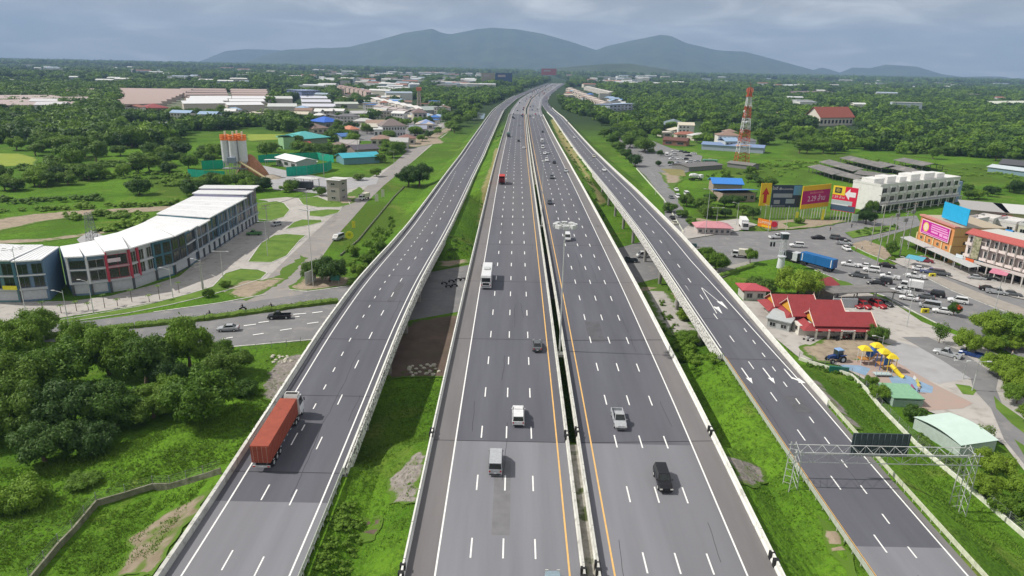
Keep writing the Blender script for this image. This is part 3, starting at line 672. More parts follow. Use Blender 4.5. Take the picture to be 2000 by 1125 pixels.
# --- the wood in the lower left: each tree by hand  (photo point of the foot, crown radius, height, leaf)
BIG=[(35,705,5.5,9.5,'leaf_a','on the far left edge beside the cross street'),(120,765,6.5,11,'leaf_a','behind the leftmost shrubs, dense and rounded'),
 (215,730,6.5,11,'leaf_a','broad bright crown in the middle of the roadside wood'),(285,748,6,10.5,'leaf_b','darker crown just left of the bare dead trunks'),
 (370,715,5.6,11,'leaf_a','tall round crown hiding the hedge on the cross street'),(335,760,4.2,7,'leaf_dark','low dark crown below the tall roadside tree'),
 (40,790,6.5,11,'leaf_b','dark green crown at the left edge of the wood'),(20,850,6.5,10,'leaf_b','shaded crown at the left border of the photo, second from below'),
 (130,840,6,9.5,'leaf_dark','deep shaded crown in the hollow of the wood'),(225,830,5.6,8.5,'leaf_b','crown at the foot of the wood above the meadow'),
 (395,815,6.6,9.5,'leaf_a','very broad crown nearest to the left ramp'),(450,735,5.0,6.5,'leaf_b','low spreading crown with brownish top near the rubble'),
 (90,900,5,7,'leaf_dark','low dark crown at the lower edge of the wood'),(300,815,4.5,6,'leaf_b','small crown between two broad ones above the meadow'),
 (-40,760,7,12,'leaf_a','partly outside the left border'),(-70,850,7,11,'leaf_b','partly outside the left border, lower one'),(160,690,4.5,8.5,'leaf_a','slim bright crown close to the street'),
 (70,665,5,8,'leaf_a','bright crown overlapping the far kerb at the left border'),(-20,690,5,9,'leaf_a','cut by the left border beside the street'),(330,790,4,6,'leaf_a','fresh green crown in a dip of the wood'),(180,885,4.5,5.5,'leaf_dark','shaded shrubby crown above the meadow')]
for px,py,r,h,lf,lab in BIG:
    x,y,z=GT(px,py); tree('broadleaf_tree',f'leafy tree {lab}',x,y,z,r*1.06,h*.98,'near',lf,trunk_h=h*.13)
for px,py,r,h,lf,lab in [(45,985,3.4,4.2,'leaf_a','pale green shrub alone on the meadow at the left border'),(20,1000,2.4,3,'leaf_a','small shrub at the very left border below the wood'),(165,945,2.6,1.6,'leaf_a','low weed clump in the meadow'),(480,770,2.6,3,'leaf_b','low brownish shrub beside the rubble heap'),(435,690,2.5,3,'leaf_a','shrub by the fence of the cross street'),(405,690,2.5,3,'leaf_b','dark shrub under the tall roadside tree')]:
    x,y,z=GT(px,py); tree('shrub',lab,x,y,z,r,h,'bush',lf,trunk_h=.2,cat='shrub')
# the dead trunks
x,y,z=GT(297,735); t=root('dead_tree','bare grey dead trunks standing between two leafy crowns','tree',(x,y,z))
for k in range(3): MB().bar((k*.7-.7,0,0),(k*.9-.8,.3,7-k*.7),.14,6,0,.04).build('trunk',M('bark'),t)
# --- left of the ramp and by the side street
for px,py,r,h,k,lf,lab in [(645,550,5.6,8.0,'near','leaf_dark','dark round tree beside the corner of the side street'),(612,548,4.0,6.4,'near','leaf_b','smaller tree left of the dark corner tree'),
 (722,520,3.0,4.6,'near','leaf_a','tree growing against the left ramp parapet'),(702,540,2.6,4.2,'mid','leaf_a','lower tree against the left ramp parapet'),(690,500,2.6,4,'mid','leaf_a','young tree above the ramp slope hedge'),(745,490,2.2,3.4,'mid','leaf_a','uppermost tree against the left ramp parapet'),
 (818,364,9.6,12.5,'near','leaf_dark','large dark tree standing alone between side street and ramp'),(797,364,7.6,10.5,'near','leaf_dark','lower left lobe of the lone dark trees'),
 (408,580,1.8,2.4,'bush','leaf_a','round bush on the grass strip in front of the shops'),(440,560,1.8,2,'bush','leaf_a','bush at the tip of the grass strip'),
 (378,382,7,8.5,'mid','leaf_dark','small dark shrub in the fields'),(272,380,6.5,8,'mid','leaf_b','dark bush standing alone in the middle of the fields'),(515,372,5.4,7,'mid','leaf_dark','dark tree behind the far end of the shophouses'),(495,365,5,6,'mid','leaf_b','tree touching the last white shop roof'),
 (572,372,4.5,5.5,'mid','leaf_b','tree beside the concrete plant driveway'),(560,375,4,4.5,'mid','leaf_a','bushy tree left of the driveway'),(625,382,3.6,4.5,'mid','leaf_b','bush left of the unfinished tower'),(700,352,4,4,'mid','leaf_b','shrubs right of the unfinished tower'),(735,345,4,5,'mid','leaf_a','tree beside the side street near the aqua roof'),(745,318,4.5,6,'mid','leaf_b','tree in front of the aqua roof')]:
    x,y,z=GT(px,py); tree('broadleaf_tree',lab,x,y,z,r,h,k,lf,trunk_h=h*.15)
# --- right side by hand
for px,py,r,h,k,lf,lab in [(1398,530,4.6,6.5,'near','leaf_a','round tree on the kerb right of the ramp parapet'),(1378,515,3.6,6,'near','leaf_a','tree half hidden behind the ramp parapet'),(1465,515,2.6,5.5,'near','leaf_a','slim young tree beside the police booth'),
 (1556,580,7.0,9.2,'near','leaf_bright','big light green tree behind the red roofed station'),(1484,574,5.2,5.2,'near','leaf_b','broad darker tree left of the light green one'),(1425,595,2.6,3,'bush','leaf_b','shrub behind the ramp parapet near the small red roof'),
 (1712,668,2.9,4.6,'near','leaf_b','small spreading tree right of the station porch'),(1833,672,1.9,5.4,'airy','leaf_b','thin grey green tree at the edge of the parking road'),(1885,690,3.6,6.2,'near','leaf_bright','light green tree shading the blue pickup'),
 (1935,665,5.2,7.8,'near','leaf_bright','tree in the park row along the street, leftmost'),(1975,672,5.4,8,'near','leaf_a','tree in the park row along the street, middle'),(2020,690,4.4,7.5,'near','leaf_a','tree in the park row cut by the right border'),
 (1950,735,4.2,5,'near','leaf_bright','yellow green crown beside the park road'),(2000,745,4.4,5.5,'near','leaf_bright','yellow green crown at the right border'),(1985,790,3.2,4.5,'near','leaf_a','crown at the bend of the park road'),(2010,830,3,4,'near','leaf_bright','bright small crown inside the park bend'),
 (1920,862,1.6,3.4,'airy','leaf_b','frangipani like tree beside the pale green roof'),(1785,825,2.4,3.6,'near','leaf_b','dark round tree left of the pale green roof'),(1715,780,2.2,3.4,'near','leaf_a','tree between the fence and the playground'),(1700,755,1.6,2.6,'near','leaf_a','shrubby tree at the fence bend'),
 (1935,935,3.4,5,'near','leaf_bright','bright crown below the pale green roof'),(1915,970,2.6,4,'near','leaf_bright','bright crown beside the gantry foot'),(1985,985,3.4,5,'near','leaf_bright','bright crown at the lower right border'),(2010,1010,3,4,'near','leaf_a','crown cut by the lower right border'),(1960,1000,2.4,2.6,'bush','leaf_a','shrub behind the white fence at lower right'),
 (1740,500,2.6,5.6,'near','leaf_b','dark street tree in front of the orange building'),(1742,508,1.4,1.3,'bush','leaf_bright','yellow green shrub at the kerb tip'),(1690,437,4.8,7,'near','leaf_dark','dark tree in front of the white building end wall'),(1702,415,3.5,6,'mid','leaf_b','second tree by the white building'),
 (1332,425,3.4,3.6,'mid','leaf_b','tree at the frontage road, left one'),(1350,442,3,3.6,'mid','leaf_a','tree behind the pink roofed booth'),(1308,415,4.2,4.8,'mid','leaf_b','dark tree leaning over the ramp slope'),(1390,425,4.4,5.5,'mid','leaf_a','tree in front of the blue roof, right'),(1372,408,4.4,5.5,'mid','leaf_a','tree in front of the blue roof, left'),(1470,428,3.4,5.5,'mid','leaf_b','tree under the yellow arrow billboard'),(1450,420,3.4,5,'mid','leaf_b','tree left of the yellow arrow billboard'),
 (1560,437,2.4,3,'mid','leaf_a','bush under the black billboard'),(1240,325,6.5,8,'mid','leaf_dark','dark rounded tree above the grassy ramp slope, lowest'),(1222,310,6,7.5,'mid','leaf_dark','dark tree above the grassy ramp slope, second'),(1208,296,6,8,'mid','leaf_b','dark tree above the grassy ramp slope, third'),(1195,282,6,8,'mid','leaf_b','dark tree above the grassy ramp slope, fourth'),(1180,268,6.5,8.5,'mid','leaf_b','dark tree above the grassy ramp slope, fifth'),
 (1273,300,3,4,'mid','leaf_b','small round tree on the parking ground, left'),(1290,305,3,4.5,'mid','leaf_dark','small round tree on the parking ground, middle'),(1310,323,2.6,3,'mid','leaf_dark','small round tree on the parking ground, right'),(1286,325,2.6,4,'mid','leaf_dark','small tree at the tip of the parking ground'),
 (1345,668,3.5,2.6,'bush','leaf_a','undergrowth beside the main bridge'),(1335,625,2,3,'bush','leaf_bright','light shrub under the right ramp bridge')]:
    x,y,z=GT(px,py); tree('broadleaf_tree',lab,x,y,z,r,h,k,lf,trunk_h=h*(.3 if k in('airy',) or 'row' in lab or 'young' in lab else .16))
# low undergrowth between the bridges and the slopes (nobody could count it)
def scatter(name,pts,n,kinds,r0,r1,zz_,lf,flat=.7,sink=0):
    """one object of joined low plants"""
    rd=random.Random(len(pts)*31+n); P=[Vector((*GT(*q)[:2],0)) for q in pts]; tri=tessellate_polygon([P]); T=[[P[i] for i in a] for a in tri]; A=[((a[1]-a[0]).cross(a[2]-a[0])).length for a in T]
    pr=[crown(300+k,5,kinds,.11,flat,spread=.6) for k in range(3)]
    b=MB()
    for _ in range(n):
        a=rd.choices(T,A)[0]; u,v=rd.random(),rd.random()
        if u+v>1: u,v=1-u,1-v
        p=a[0]+(a[1]-a[0])*u+(a[2]-a[0])*v; q=rd.choice(pr); r=rd.uniform(r0,r1); c_,s_=math.cos(rd.uniform(0,6)),0; an=rd.uniform(0,6.28); cs,sn=math.cos(an),math.sin(an); z=TH(p.x,p.y)-sink
        if any(a_+of(p.y)-.3<p.x<b_+of(p.y)+.3 for a_,b_,_,of,_ in CORR): continue
        hz_=r*rd.uniform(*zz_)
        b.add([(p.x+(vx*cs-vy*sn)*r,p.y+(vx*sn+vy*cs)*r,z+vz*hz_) for vx,vy,vz in q.v],q.f)
    return stuff(b.build(name,M(lf)))
tag(scatter('undergrowth',[(1320,668),(1395,668),(1400,715),(1365,725),(1325,700),(1305,672)],60,160,1.0,1.8,(1,1.6),'leaf_a'),'dense low undergrowth below the right ramp parapet','undergrowth')
tag(scatter('undergrowth',[(1290,575),(1330,600),(1340,660),(1310,668),(1290,640)],16,120,.5,1.1,(.8,1.4),'leaf_b'),'thin scrub on the bare yard between the bridges','undergrowth')
tag(scatter('undergrowth',[(610,1010),(690,985),(715,1010),(690,1125),(585,1125)],130,110,.5,.95,(.5,.9),'leaf_a'),'rank green weeds in the dip beside the left ramp','undergrowth')
tag(scatter('undergrowth',[(1112,860),(1128,860),(1133,905),(1118,905)],10,120,.35,.5,(.8,1.2),'leaf_bright',sink=-.1),'bright green bush growing in the median gap','undergrowth')
tag(scatter('undergrowth',[(1560,712),(1650,738),(1690,762),(1700,752),(1660,728),(1590,708)],70,90,.4,.8,(.8,1.2),'leaf_a'),'low plants along the white fence above the slope','undergrowth')
tag(scatter('undergrowth',[(1790,865),(1905,960),(2010,1050),(2010,1020),(1900,930),(1800,850)],90,100,.6,1.1,(.7,1.2),'leaf_b'),'plants behind the white fence at lower right','undergrowth')
tag(scatter('undergrowth',[(-10,960),(120,930),(260,905),(420,860),(500,800),(480,850),(420,905),(300,935),(190,985),(60,1060),(-10,1080)],420,34,.18,.55,(.25,.5),'leaf_a'),'clumps of weeds on the rough meadow','weeds')
tag(scatter('undergrowth',[(1150,400),(1165,390),(1185,425),(1175,430)],10,90,.8,1.3,(.8,1.2),'leaf_b'),'scrub below the far end of the right ramp bridge','undergrowth')
tag(scatter('undergrowth',[(1085,240),(1110,262),(1140,315),(1160,375),(1145,375),(1120,320),(1095,270)],46,70,.8,1.8,(.7,1.1),'leaf_b'),'scrub on the brown bank between highway and right ramp','undergrowth')
tag(scatter('undergrowth',[(965,262),(980,250),(985,285),(975,300)],16,70,.8,2,(.7,1.1),'leaf_b'),'scrub on the bank between left ramp and highway','undergrowth')
tag(scatter('undergrowth',[(1690,448),(1750,440),(1752,447),(1665,465),(1655,460)],22,90,.7,1.5,(.7,1.1),'leaf_b'),'shrubs on the long traffic island','undergrowth')
tag(scatter('undergrowth',[(640,545),(700,490),(760,430),(775,440),(745,490),(715,545),(690,560)],44,190,1.0,2.3,(1,1.7),'leaf_a'),'bushy growth climbing the slope against the left ramp parapet','undergrowth')
tag(scatter('undergrowth',[(860,470),(910,455),(925,480),(900,520),(858,510)],16,90,.6,1.3,(.6,1.0),'leaf_b'),'scrub in the shade between left ramp and highway beyond the cross street','undergrowth')
tag(scatter('undergrowth',[(760,700),(860,720),(860,745),(740,745)],30,70,.25,.55,(.5,.9),'leaf_b'),'weeds at the edge of the bare soil beside the boulders','weeds')
# --- hedges
def hedge(label,pts,w_,h,lf='hedge_green',step=.8,group=None):
    P=[Vector((*G(*q),0)) for q in pts]; b=MB(); rd=random.Random(5); r=tag(ob('hedge',None),label,'hedge')
    for a,c_ in zip(P,P[1:]):
        L_=(c_-a).length; d=(c_-a)/L_; n=Vector((-d.y,d.x,0)); k=max(1,int(L_/step)); rings=[]
        for i in range(k+1):
            p=a+d*(L_*i/k); ww=w_/2*rd.uniform(.8,1.15); hh=h*rd.uniform(.8,1.15)
            rings.append([tuple(p-n*ww+Vector((0,0,0))),tuple(p-n*ww*.95+Vector((0,0,hh*.75))),tuple(p-n*ww*.4+Vector((0,0,hh))),tuple(p+n*ww*.4+Vector((0,0,hh*rd.uniform(.9,1.1)))),tuple(p+n*ww*.95+Vector((0,0,hh*.75))),tuple(p+n*ww)])
        b.loft(rings)
        for i in range(int(L_*w_*9)):
            p=a+d*rd.uniform(0,L_)+n*rd.uniform(-.5,.5)*w_*1.05+Vector((0,0,h*rd.uniform(.5,1.15))); q=.13
            u=Vector((rd.gauss(0,1),rd.gauss(0,1),rd.gauss(0,1))).normalized(); v=u.orthogonal().normalized()
            b.add([p-u*q,p-v*q*.6,p+u*q,p+v*q*.6],[(0,1,2,3)])
    b.build('foliage',M(lf),r); return r
hedge('long yellow green clipped hedge on the median of the cross street',[(265,638),(400,624),(530,606),(610,595),(660,590)],2.6,.9)
hedge('short hedge piece at the left end of the street median behind the trees',[(90,660),(200,646),(262,638)],2.4,.9)
hedge('dark low hedge along the path right of the ramp',[(1392,546),(1440,530),(1470,520)],1.5,1.0,'grass_patch')
# ================================================================ vehicles (front towards +Y, origin on the ground)
def cabin(b,z0,z1,y0,y1,Y0,Y1,w0,w1,mi=0):
    B=[(-w0,y0,z0),(w0,y0,z0),(w0,y1,z0),(-w0,y1,z0)]; T=[(-w1,Y0,z1),(w1,Y0,z1),(w1,Y1,z1),(-w1,Y1,z1)]
    b.loft([B,T],mi); return B,T
def pane(B,T,i,m0=.08,m1=.1,u0=.05,u1=.95,off=.012):
    j=(i+1)%4; P=[Vector(q) for q in(B[i],B[j],T[j],T[i])]
    f=lambda u,v:(P[0].lerp(P[1],u)).lerp(P[3].lerp(P[2],u),v)
    a,b_,c_,d=f(u0,m0),f(u1,m0),f(u1,1-m1),f(u0,1-m1); n=(b_-a).cross(d-a).normalized()*off
    return [a+n,b_+n,c_+n,d+n]
def body(b,st,w,zb=.28,mi=0):
    """st: list of (y, shoulder z, width factor)"""
    rings=[]
    for y,z,k in st:
        q=w*k; rings.append([(-q*.9,y,zb),(q*.9,y,zb),(q,y,zb+.25),(q*.99,y,z-.12),(q*.88,y,z),(-q*.88,y,z),(-q*.99,y,z-.12),(-q,y,zb+.25)])
    b.loft(rings,mi)
def wheelset(par,xs,ys_,r,wd=.22,small=False):
    b=MB(); b.bar((-wd/2,0,0),(wd/2,0,0),r,14); me=b.mesh('wheel',[M('rubber')])
    c_=MB(); c_.bar((-wd/2-.01,0,0),(wd/2+.01,0,0),r*.58,10); rim=c_.mesh('rim',[M('steel_pale')])
    for y in ys_:
        for sx in(-1,1):
            o=ob('wheel',me,par,(sx*xs,y,r))
            if not small: ob('rim',rim,o)
SPEC={ # length, width, kind data
 'sedan':dict(L=4.6,w=.88,st=[(-2.3,.72,.8),(-2.2,.95,.92),(-1.3,1.0,1),(.7,.98,1),(1.7,.88,.97),(2.2,.72,.88),(2.3,.5,.8)],cab=[(.93,1.45,-1.75,1.0,-.95,.25,.78,.6)],wh=(.78,(-1.38,1.38),.32)),
 'hatch':dict(L=4.0,w=.86,st=[(-2.0,.75,.85),(-1.9,1.0,.95),(.7,1.0,1),(1.5,.92,.97),(1.95,.75,.88),(2.0,.5,.8)],cab=[(.96,1.5,-1.88,1.1,-1.45,.35,.79,.62)],wh=(.76,(-1.25,1.25),.31)),
 'suv':dict(L=4.8,w=.93,st=[(-2.4,.85,.88),(-2.3,1.12,.95),(.8,1.12,1),(1.8,1.02,.98),(2.35,.85,.9),(2.4,.55,.85)],cab=[(1.08,1.8,-2.3,1.15,-2.0,.45,.84,.69)],wh=(.82,(-1.42,1.42),.38)),
 'van':dict(L=4.9,w=.92,st=[(-2.45,1.05,.93),(-2.4,1.15,.98),(1.7,1.15,1),(2.3,.98,.95),(2.45,.6,.88)],cab=[(1.12,2.02,-2.42,2.1,-2.3,1.15,.90,.80)],wh=(.82,(-1.3,1.5),.34)),
 'pickup':dict(L=5.2,w=.92,st=[(-.15,1.08,1),(.9,1.08,1),(1.9,1.0,.98),(2.5,.85,.9),(2.6,.55,.85)],cab=[(1.05,1.78,-.35,1.35,-.1,.6,.84,.68)],wh=(.80,(-1.62,1.6),.38),bed=True),
}
def light_bits(par,front,rear,w,zf_,zr_):
    a=MB(); a.bx(0,0,0,.34,.06,.16); me=a.mesh('headlight',[M('lamp_glass')]); c_=MB(); c_.bx(0,0,0,.2,.06,.26); mr=c_.mesh('taillight',[M('red_lamp')])
    for sx in(-1,1):
        ob('headlight',me,par,(sx*(w-.26),front,zf_)); ob('taillight',mr,par,(sx*(w-.2),rear,zr_))
PV={}
def veh_proto(kind,lod):
    key=(kind,lod)
    if key in PV: return PV[key]
    r=ob('x',None); cp=M('car_paint'); gl=M('glass_dark')
    base=kind.split('_')[0]
    if base in SPEC:
        S=SPEC[base]; b=MB(); body(b,S['st'],S['w'])
        if S.get('bed'):
            w=S['w']; b.box(-w*.97,w*.97,-2.55,-.16,.35,.58); b.box(-w*.98,-w*.85,-2.5,-.16,.581,1.02); b.box(w*.85,w*.98,-2.5,-.16,.581,1.02); b.box(-w*.98,w*.98,-2.6,-2.5,.45,1.02)
        panes=[]
        for c_ in S['cab']:
            B,T=cabin(b,*c_); 
            panes=[('rear_window',pane(B,T,0)),('side_window',pane(B,T,1)),('windscreen',pane(B,T,2)),('side_window',pane(B,T,3))]
        if kind=='pickup_canopy': 
            B,T=cabin(b,1.02,1.78,-2.55,-.35,-2.35,-.36,.86,.74); panes.append(('rear_window',pane(B,T,0))); panes.append(('side_window',pane(B,T,1))); panes.append(('side_window',pane(B,T,3))); panes.pop(0)
        if lod==0:
            b.build('body',[cp],r)
            for n_,q in panes:
                g=MB(); g.quad(*q); g.build(n_,gl,r)
            wheelset(r,*S['wh']); light_bits(r,S['L']/2-.02,-S['L']/2+.02,S['w'],.72,.85)
            g=MB(); g.bx(0,S['L']/2,.45,S['w']*1.5,.06,.18); g.bx(0,-S['L']/2,.42,S['w']*1.6,.06,.14); g.build('bumper_trim',M('rubber'),r)
            g=MB(); g.bx(0,-S['L']/2-.035,.62,.36,.02,.14); g.build('number_plate',cmat(WHITE),r)
            g=MB()
            g.bx(0,0,0,.18,.08,.12); me=g.mesh('mirror',[cp])
            for sx in(-1,1): ob('mirror',me,r,(sx*(S['w']+.06),S['cab'][0][3]-.25,S['cab'][0][0]+.05))
        else:
            for n_,q in panes: b.quad(*q,mi=1)
            x_,yy_,rr=S['wh']
            for y in yy_:
                for sx in(-1,1): b.bar((sx*x_-.1,y,rr),(sx*x_+.1,y,rr),rr,8,2)
            r2=ob('x',b.mesh('car',[cp,gl,M('rubber')])); bpy.data.objects.remove(r); r=r2
    elif base=='boxtruck' or base=='bigtruck':
        big=base=='bigtruck'; L_,w,hh=(9.5,1.22,3.7) if big else (5.6,.98,2.8); fy=L_/2
        b=MB(); b.box(-w,w,-fy,fy-2.1,.95,hh); b.build('cargo_box',M('matte_paint'),r)
        b=MB(); cabin(b,.5,1.3,fy-1.95,fy,fy-1.95,fy,w*.96,w*.96); B,T=cabin(b,1.3,hh*.78,fy-1.95,fy,fy-1.9,fy-.45,w*.96,w*.86); b.build('cab',cp,r,color=WHITE)
        for n_,i in(('windscreen',2),('side_window',1),('side_window',3)):
            g=MB(); g.quad(*pane(B,T,i)); g.build(n_,gl,r)
        g=MB(); g.box(-w*.5,w*.5,-fy+.2,fy-.3,.55,.94); g.build('chassis',M('rubber'),r)
        wheelset(r,w*.84,(-fy+1.2,fy-1.0) if not big else(-fy+1.2,-fy+2.5,fy-1.2),.45,.3,True)
        g=MB()
        for sx in(-.5,.5): g.bx(sx*w,-fy-.012,hh/2+.5,w*.92,.02,hh-1.2)
        g.build('rear_door',M('matte_paint'),r)
    elif base in('bus','minibus'):
        L_=11.5 if kind=='bus' else 9; fy=L_/2; w=1.22; b=MB(); b.box(-w,w,-fy,fy,.45,2.9); b.loft([[(-w,-fy,2.9),(w,-fy,2.9),(w,fy,2.9),(-w,fy,2.9)],[(-w*.9,-fy+.15,3.35),(w*.9,-fy+.15,3.35),(w*.9,fy-.2,3.35),(-w*.9,fy-.2,3.35)]]); b.build('body',cp,r)
        g=MB(); g.bx(0,-fy-.012,2.35,w*1.6,.02,.95); g.build('rear_window',gl,r)
        g=MB(); g.bx(0,fy+.012,1.9,w*1.8,.02,1.5); g.build('windscreen',gl,r)
        g=MB(); g.bx(0,0,0,.02,1.25,.85); me=g.mesh('side_window',[gl])
        for sx in(-1,1):
            for k in range(6): ob('side_window',me,r,(sx*(w+.012),-fy+1.3+k*(L_-2.4)/6+.4,2.25))
        g=MB(); g.bx(0,-fy-.012,1.35,w*1.2,.02,.5); g.build('vent_grille',M('rubber'),r)
        g=MB(); g.bx(0,-fy-.012,.75,w*1.5,.02,.35); g.build('bumper_trim',M('steel_grey'),r)
        wheelset(r,w*.9,(-fy+2.6,fy-2.4),.5,.3,True)
        g=MB(); g.bx(0,0,3.5,1.4,2,.22); g.build('roof_unit',M('steel_pale'),r)
        g=MB(); g.bx(0,0,0,.12,.1,.45); me=g.mesh('mirror',[M('rubber')])
        for sx in(-1,1): ob('mirror',me,r,(sx*(w+.3),fy-.1,2.5)); 
        light_bits(r,fy+.02,-fy-.02,w,.9,1.1)
    elif base=='motorbike':
        b=MB(); b.bar((0,-.5,.55),(0,.45,.65),.13,8); b.bar((0,.45,.7),(0,.62,1.0),.04,6); b.bx(0,-.3,.78,.24,.7,.1); b.build('frame',cp,r)
        b=MB(); b.bar((-.05,0,0),(.05,0,0),.29,12); me=b.mesh('wheel',[M('rubber')])
        for y in(-.62,.66): ob('wheel',me,r,(0,y,.29))
        b=MB(); b.bar((-.3,.55,1.02),(.3,.55,1.02),.025,6); b.build('handlebar',M('rubber'),r)
    PV[key]=r
    r['_proto']=1
    return r
USED=set()
def veh(kind,color,x,y,z,rz,label,group=None,lod=0,name=None,cat=None,pitch=0):
    p=veh_proto(kind,lod)
    nm=name or {'sedan':'parked_car','hatch':'hatchback_car','suv':'suv_car','van':'van','pickup':'pickup_truck','boxtruck':'box_truck','bigtruck':'box_truck','bus':'coach_bus','minibus':'bus','motorbike':'motorcycle'}[kind.split('_')[0]]
    if nm=='parked_car': nm='sedan_car'
    ct=cat or {'sedan':'car','hatch':'car','suv':'car','van':'van','pickup':'pickup truck','boxtruck':'truck','bigtruck':'truck','bus':'bus','minibus':'bus','motorbike':'motorcycle'}[kind.split('_')[0]]
    r=copy_tree(p,(x,y,z),rz,label,group); r['category']=ct
    if '_proto' in r: del r['_proto']
    def rec(o):
        if o.name.split('.')[0] not in('cab',): o.color=(*color,1)
        for c_ in o.children: rec(c_)
    rec(r)
    r.name=nm; r.rotation_euler=(pitch,0,rz)
    USED.add((kind,lod)); return r
def person(x,y,z,rz,label,shirt,trousers,sit=False,helmet=None):
    r=root('person',label,'person',(x,y,z),rz)
    me=bpy.data.meshes.new('body'); 
    if sit: J=[(0,0,.78),(0,.02,1.0),(0,.08,1.28),(0,.1,1.42),(0,.12,1.55),(-.2,.1,1.3),(-.26,.3,1.15),(-.2,.5,1.08),(.2,.1,1.3),(.26,.3,1.15),(.2,.5,1.08),(-.12,.05,.76),(-.17,.4,.72),(-.16,.3,.32),(.12,.05,.76),(.17,.4,.72),(.16,.3,.32)]
    else: J=[(0,0,.92),(0,0,1.12),(0,0,1.36),(0,0,1.47),(0,.01,1.62),(-.2,0,1.38),(-.26,.02,1.1),(-.24,.12,.88),(.2,0,1.38),(.26,.02,1.1),(.24,.1,.88),(-.1,0,.88),(-.11,.06,.48),(-.12,-.02,.05),(.1,0,.88),(.11,-.04,.48),(.12,.04,.05)]
    E_=[(0,1),(1,2),(2,3),(3,4),(2,5),(5,6),(6,7),(2,8),(8,9),(9,10),(0,11),(11,12),(12,13),(0,14),(14,15),(15,16)]
    RA=[.16,.15,.17,.06,.11,.07,.05,.035,.07,.05,.035,.1,.075,.05,.1,.075,.05]
    b=MB()
    for i,(a,c_) in enumerate(E_):
        n=8; A=Vector(J[a]); B=Vector(J[c_]); mi=0 if i in(0,1,4,5,7,8) else(2 if i in(2,3,6,9) else 1); b.bar(A,B,RA[a],n,mi,RA[c_])
    hd=Vector(J[4]); rings=[[(hd.x+.105*math.cos(p_)*math.cos(k),hd.y+.115*math.cos(p_)*math.sin(k),hd.z+.13*math.sin(p_)) for k in [q*6.283/8 for q in range(8)]] for p_ in(-1.4,-.8,0,.8,1.4)]
    b.loft(rings,3 if helmet else 2)
    b.build('body',[cmat(shirt),cmat(trousers),cmat((.30,.17,.11)),cmat(helmet or (.02,.02,.02))],r)
    return r
RED=(.42,.02,.02); SILV=(.42,.44,.46); BLK=(.012,.012,.015); GRY=(.11,.12,.13); WHT=(.75,.76,.77); BLU=(.02,.06,.22); CREAM=(.62,.60,.5); LBLU=(.25,.33,.38)
BACK=math.pi
def hw(px,py,zf):
    z=6
    for _ in range(6): x,y=G(px,py,z); z=zf(y)
    return x,y,z
SL=lambda zf,y:math.atan((zf(y+5)-zf(y-5))/10)
# on the highway, close by
def road_veh(kind,col,px,py,zf,away,label,lod=0,group=None,name=None,L_=None):
    x,y,z=hw(px,py,zf); l={'sedan':4.6,'hatch':4,'suv':4.8,'van':4.9,'pickup':5.2,'boxtruck':5.6,'bigtruck':9.5,'bus':11.5}[kind.split('_')[0]]
    yc=y+l/2; return veh(kind,col,x,yc,zf(yc)+.02,0 if away else BACK,label,group,lod,name,pitch=SL(zf,yc)*(1 if away else -1))
road_veh('van',SILV,967,932,zM,True,'silver van with long roof driving away in the left carriageway, nearest there')
road_veh('pickup_canopy',WHT,1012,836,zM,True,'white pickup with white canopy driving away just beyond the silver van')
road_veh('sedan',GRY,1049.5,690,zM,True,'grey sedan in the innermost lane beside the yellow line')
road_veh('sedan',LBLU,1083,1190,zM,True,'pale blue car whose roof just enters at the bottom border')
road_veh('bus',WHT,949,566,zM,True,'white coach with dark rear window in the outer lane')
road_veh('pickup',SILV,1213,843,zM,False,'silver pickup with open bed coming closer on the right carriageway')
road_veh('suv',BLK,1301,966,zM,False,'black car nearest to the viewer on the right carriageway')
road_veh('van',WHT,1109,472,zM,False,'white van seen right behind the lamps of the high mast')
for kind,col,px,py,aw,lab in [('suv',GRY,1078,350,False,'dark grey car ahead of the white van group, in the second lane'),('hatch',(.05,.06,.07),1074,400,False,'dark small car beside the median, above the high mast lamps'),('sedan',SILV,1106,337,False,'silver car in the outer lane of the right carriageway'),
 ('sedan',BLK,1083,320,False,'black car between two silver cars on the right carriageway'),('suv',WHT,1068,316,False,'white car next to the thin dark car, right carriageway'),('sedan',WHT,1064,302,False,'white car left of its twin on the right carriageway'),('sedan',SILV,1070,301,False,'silver car right of its white twin on the right carriageway'),('van',WHT,1060,291,False,'white van behind two cars on the right carriageway'),('boxtruck',WHT,1059,280,False,'small white truck on the right carriageway'),('hatch',BLK,1060,259,False,'lone dark car behind the white truck on the right carriageway'),
 ('sedan',WHT,1023,291,True,'white car in the inner lane far ahead on the left carriageway'),('sedan',BLK,1013,277,True,'black car in the middle lane far ahead on the left carriageway'),('sedan',BLK,1004,232,True,'dark car left of a pair far on the left carriageway'),('suv',GRY,1019,227,True,'dark grey car close to the median far ahead'),('sedan',SILV,1013.6,246,True,'silver car far ahead in the middle lanes of the left carriageway'),('hatch',WHT,1042,232,False,'small white car far on the right carriageway'),('boxtruck',WHT,1058,231,False,'white box truck far on the right carriageway near the outer wall')]:
    road_veh(kind,col,px,py,zM,aw,lab,1 if kind not in('boxtruck',) else 0)
for kind,col,px,py,lab in [('sedan',WHT,1181,335,'white car coming down the right ramp, nearest one'),('hatch',CREAM,1161,308,'cream car on the right ramp, second one'),('sedan',WHT,1122,270,'white car high on the right ramp, third one'),('sedan',SILV,1109,240,'silver car farthest up the right ramp')]:
    road_veh(kind,col,px,py,zR,False,lab,1)
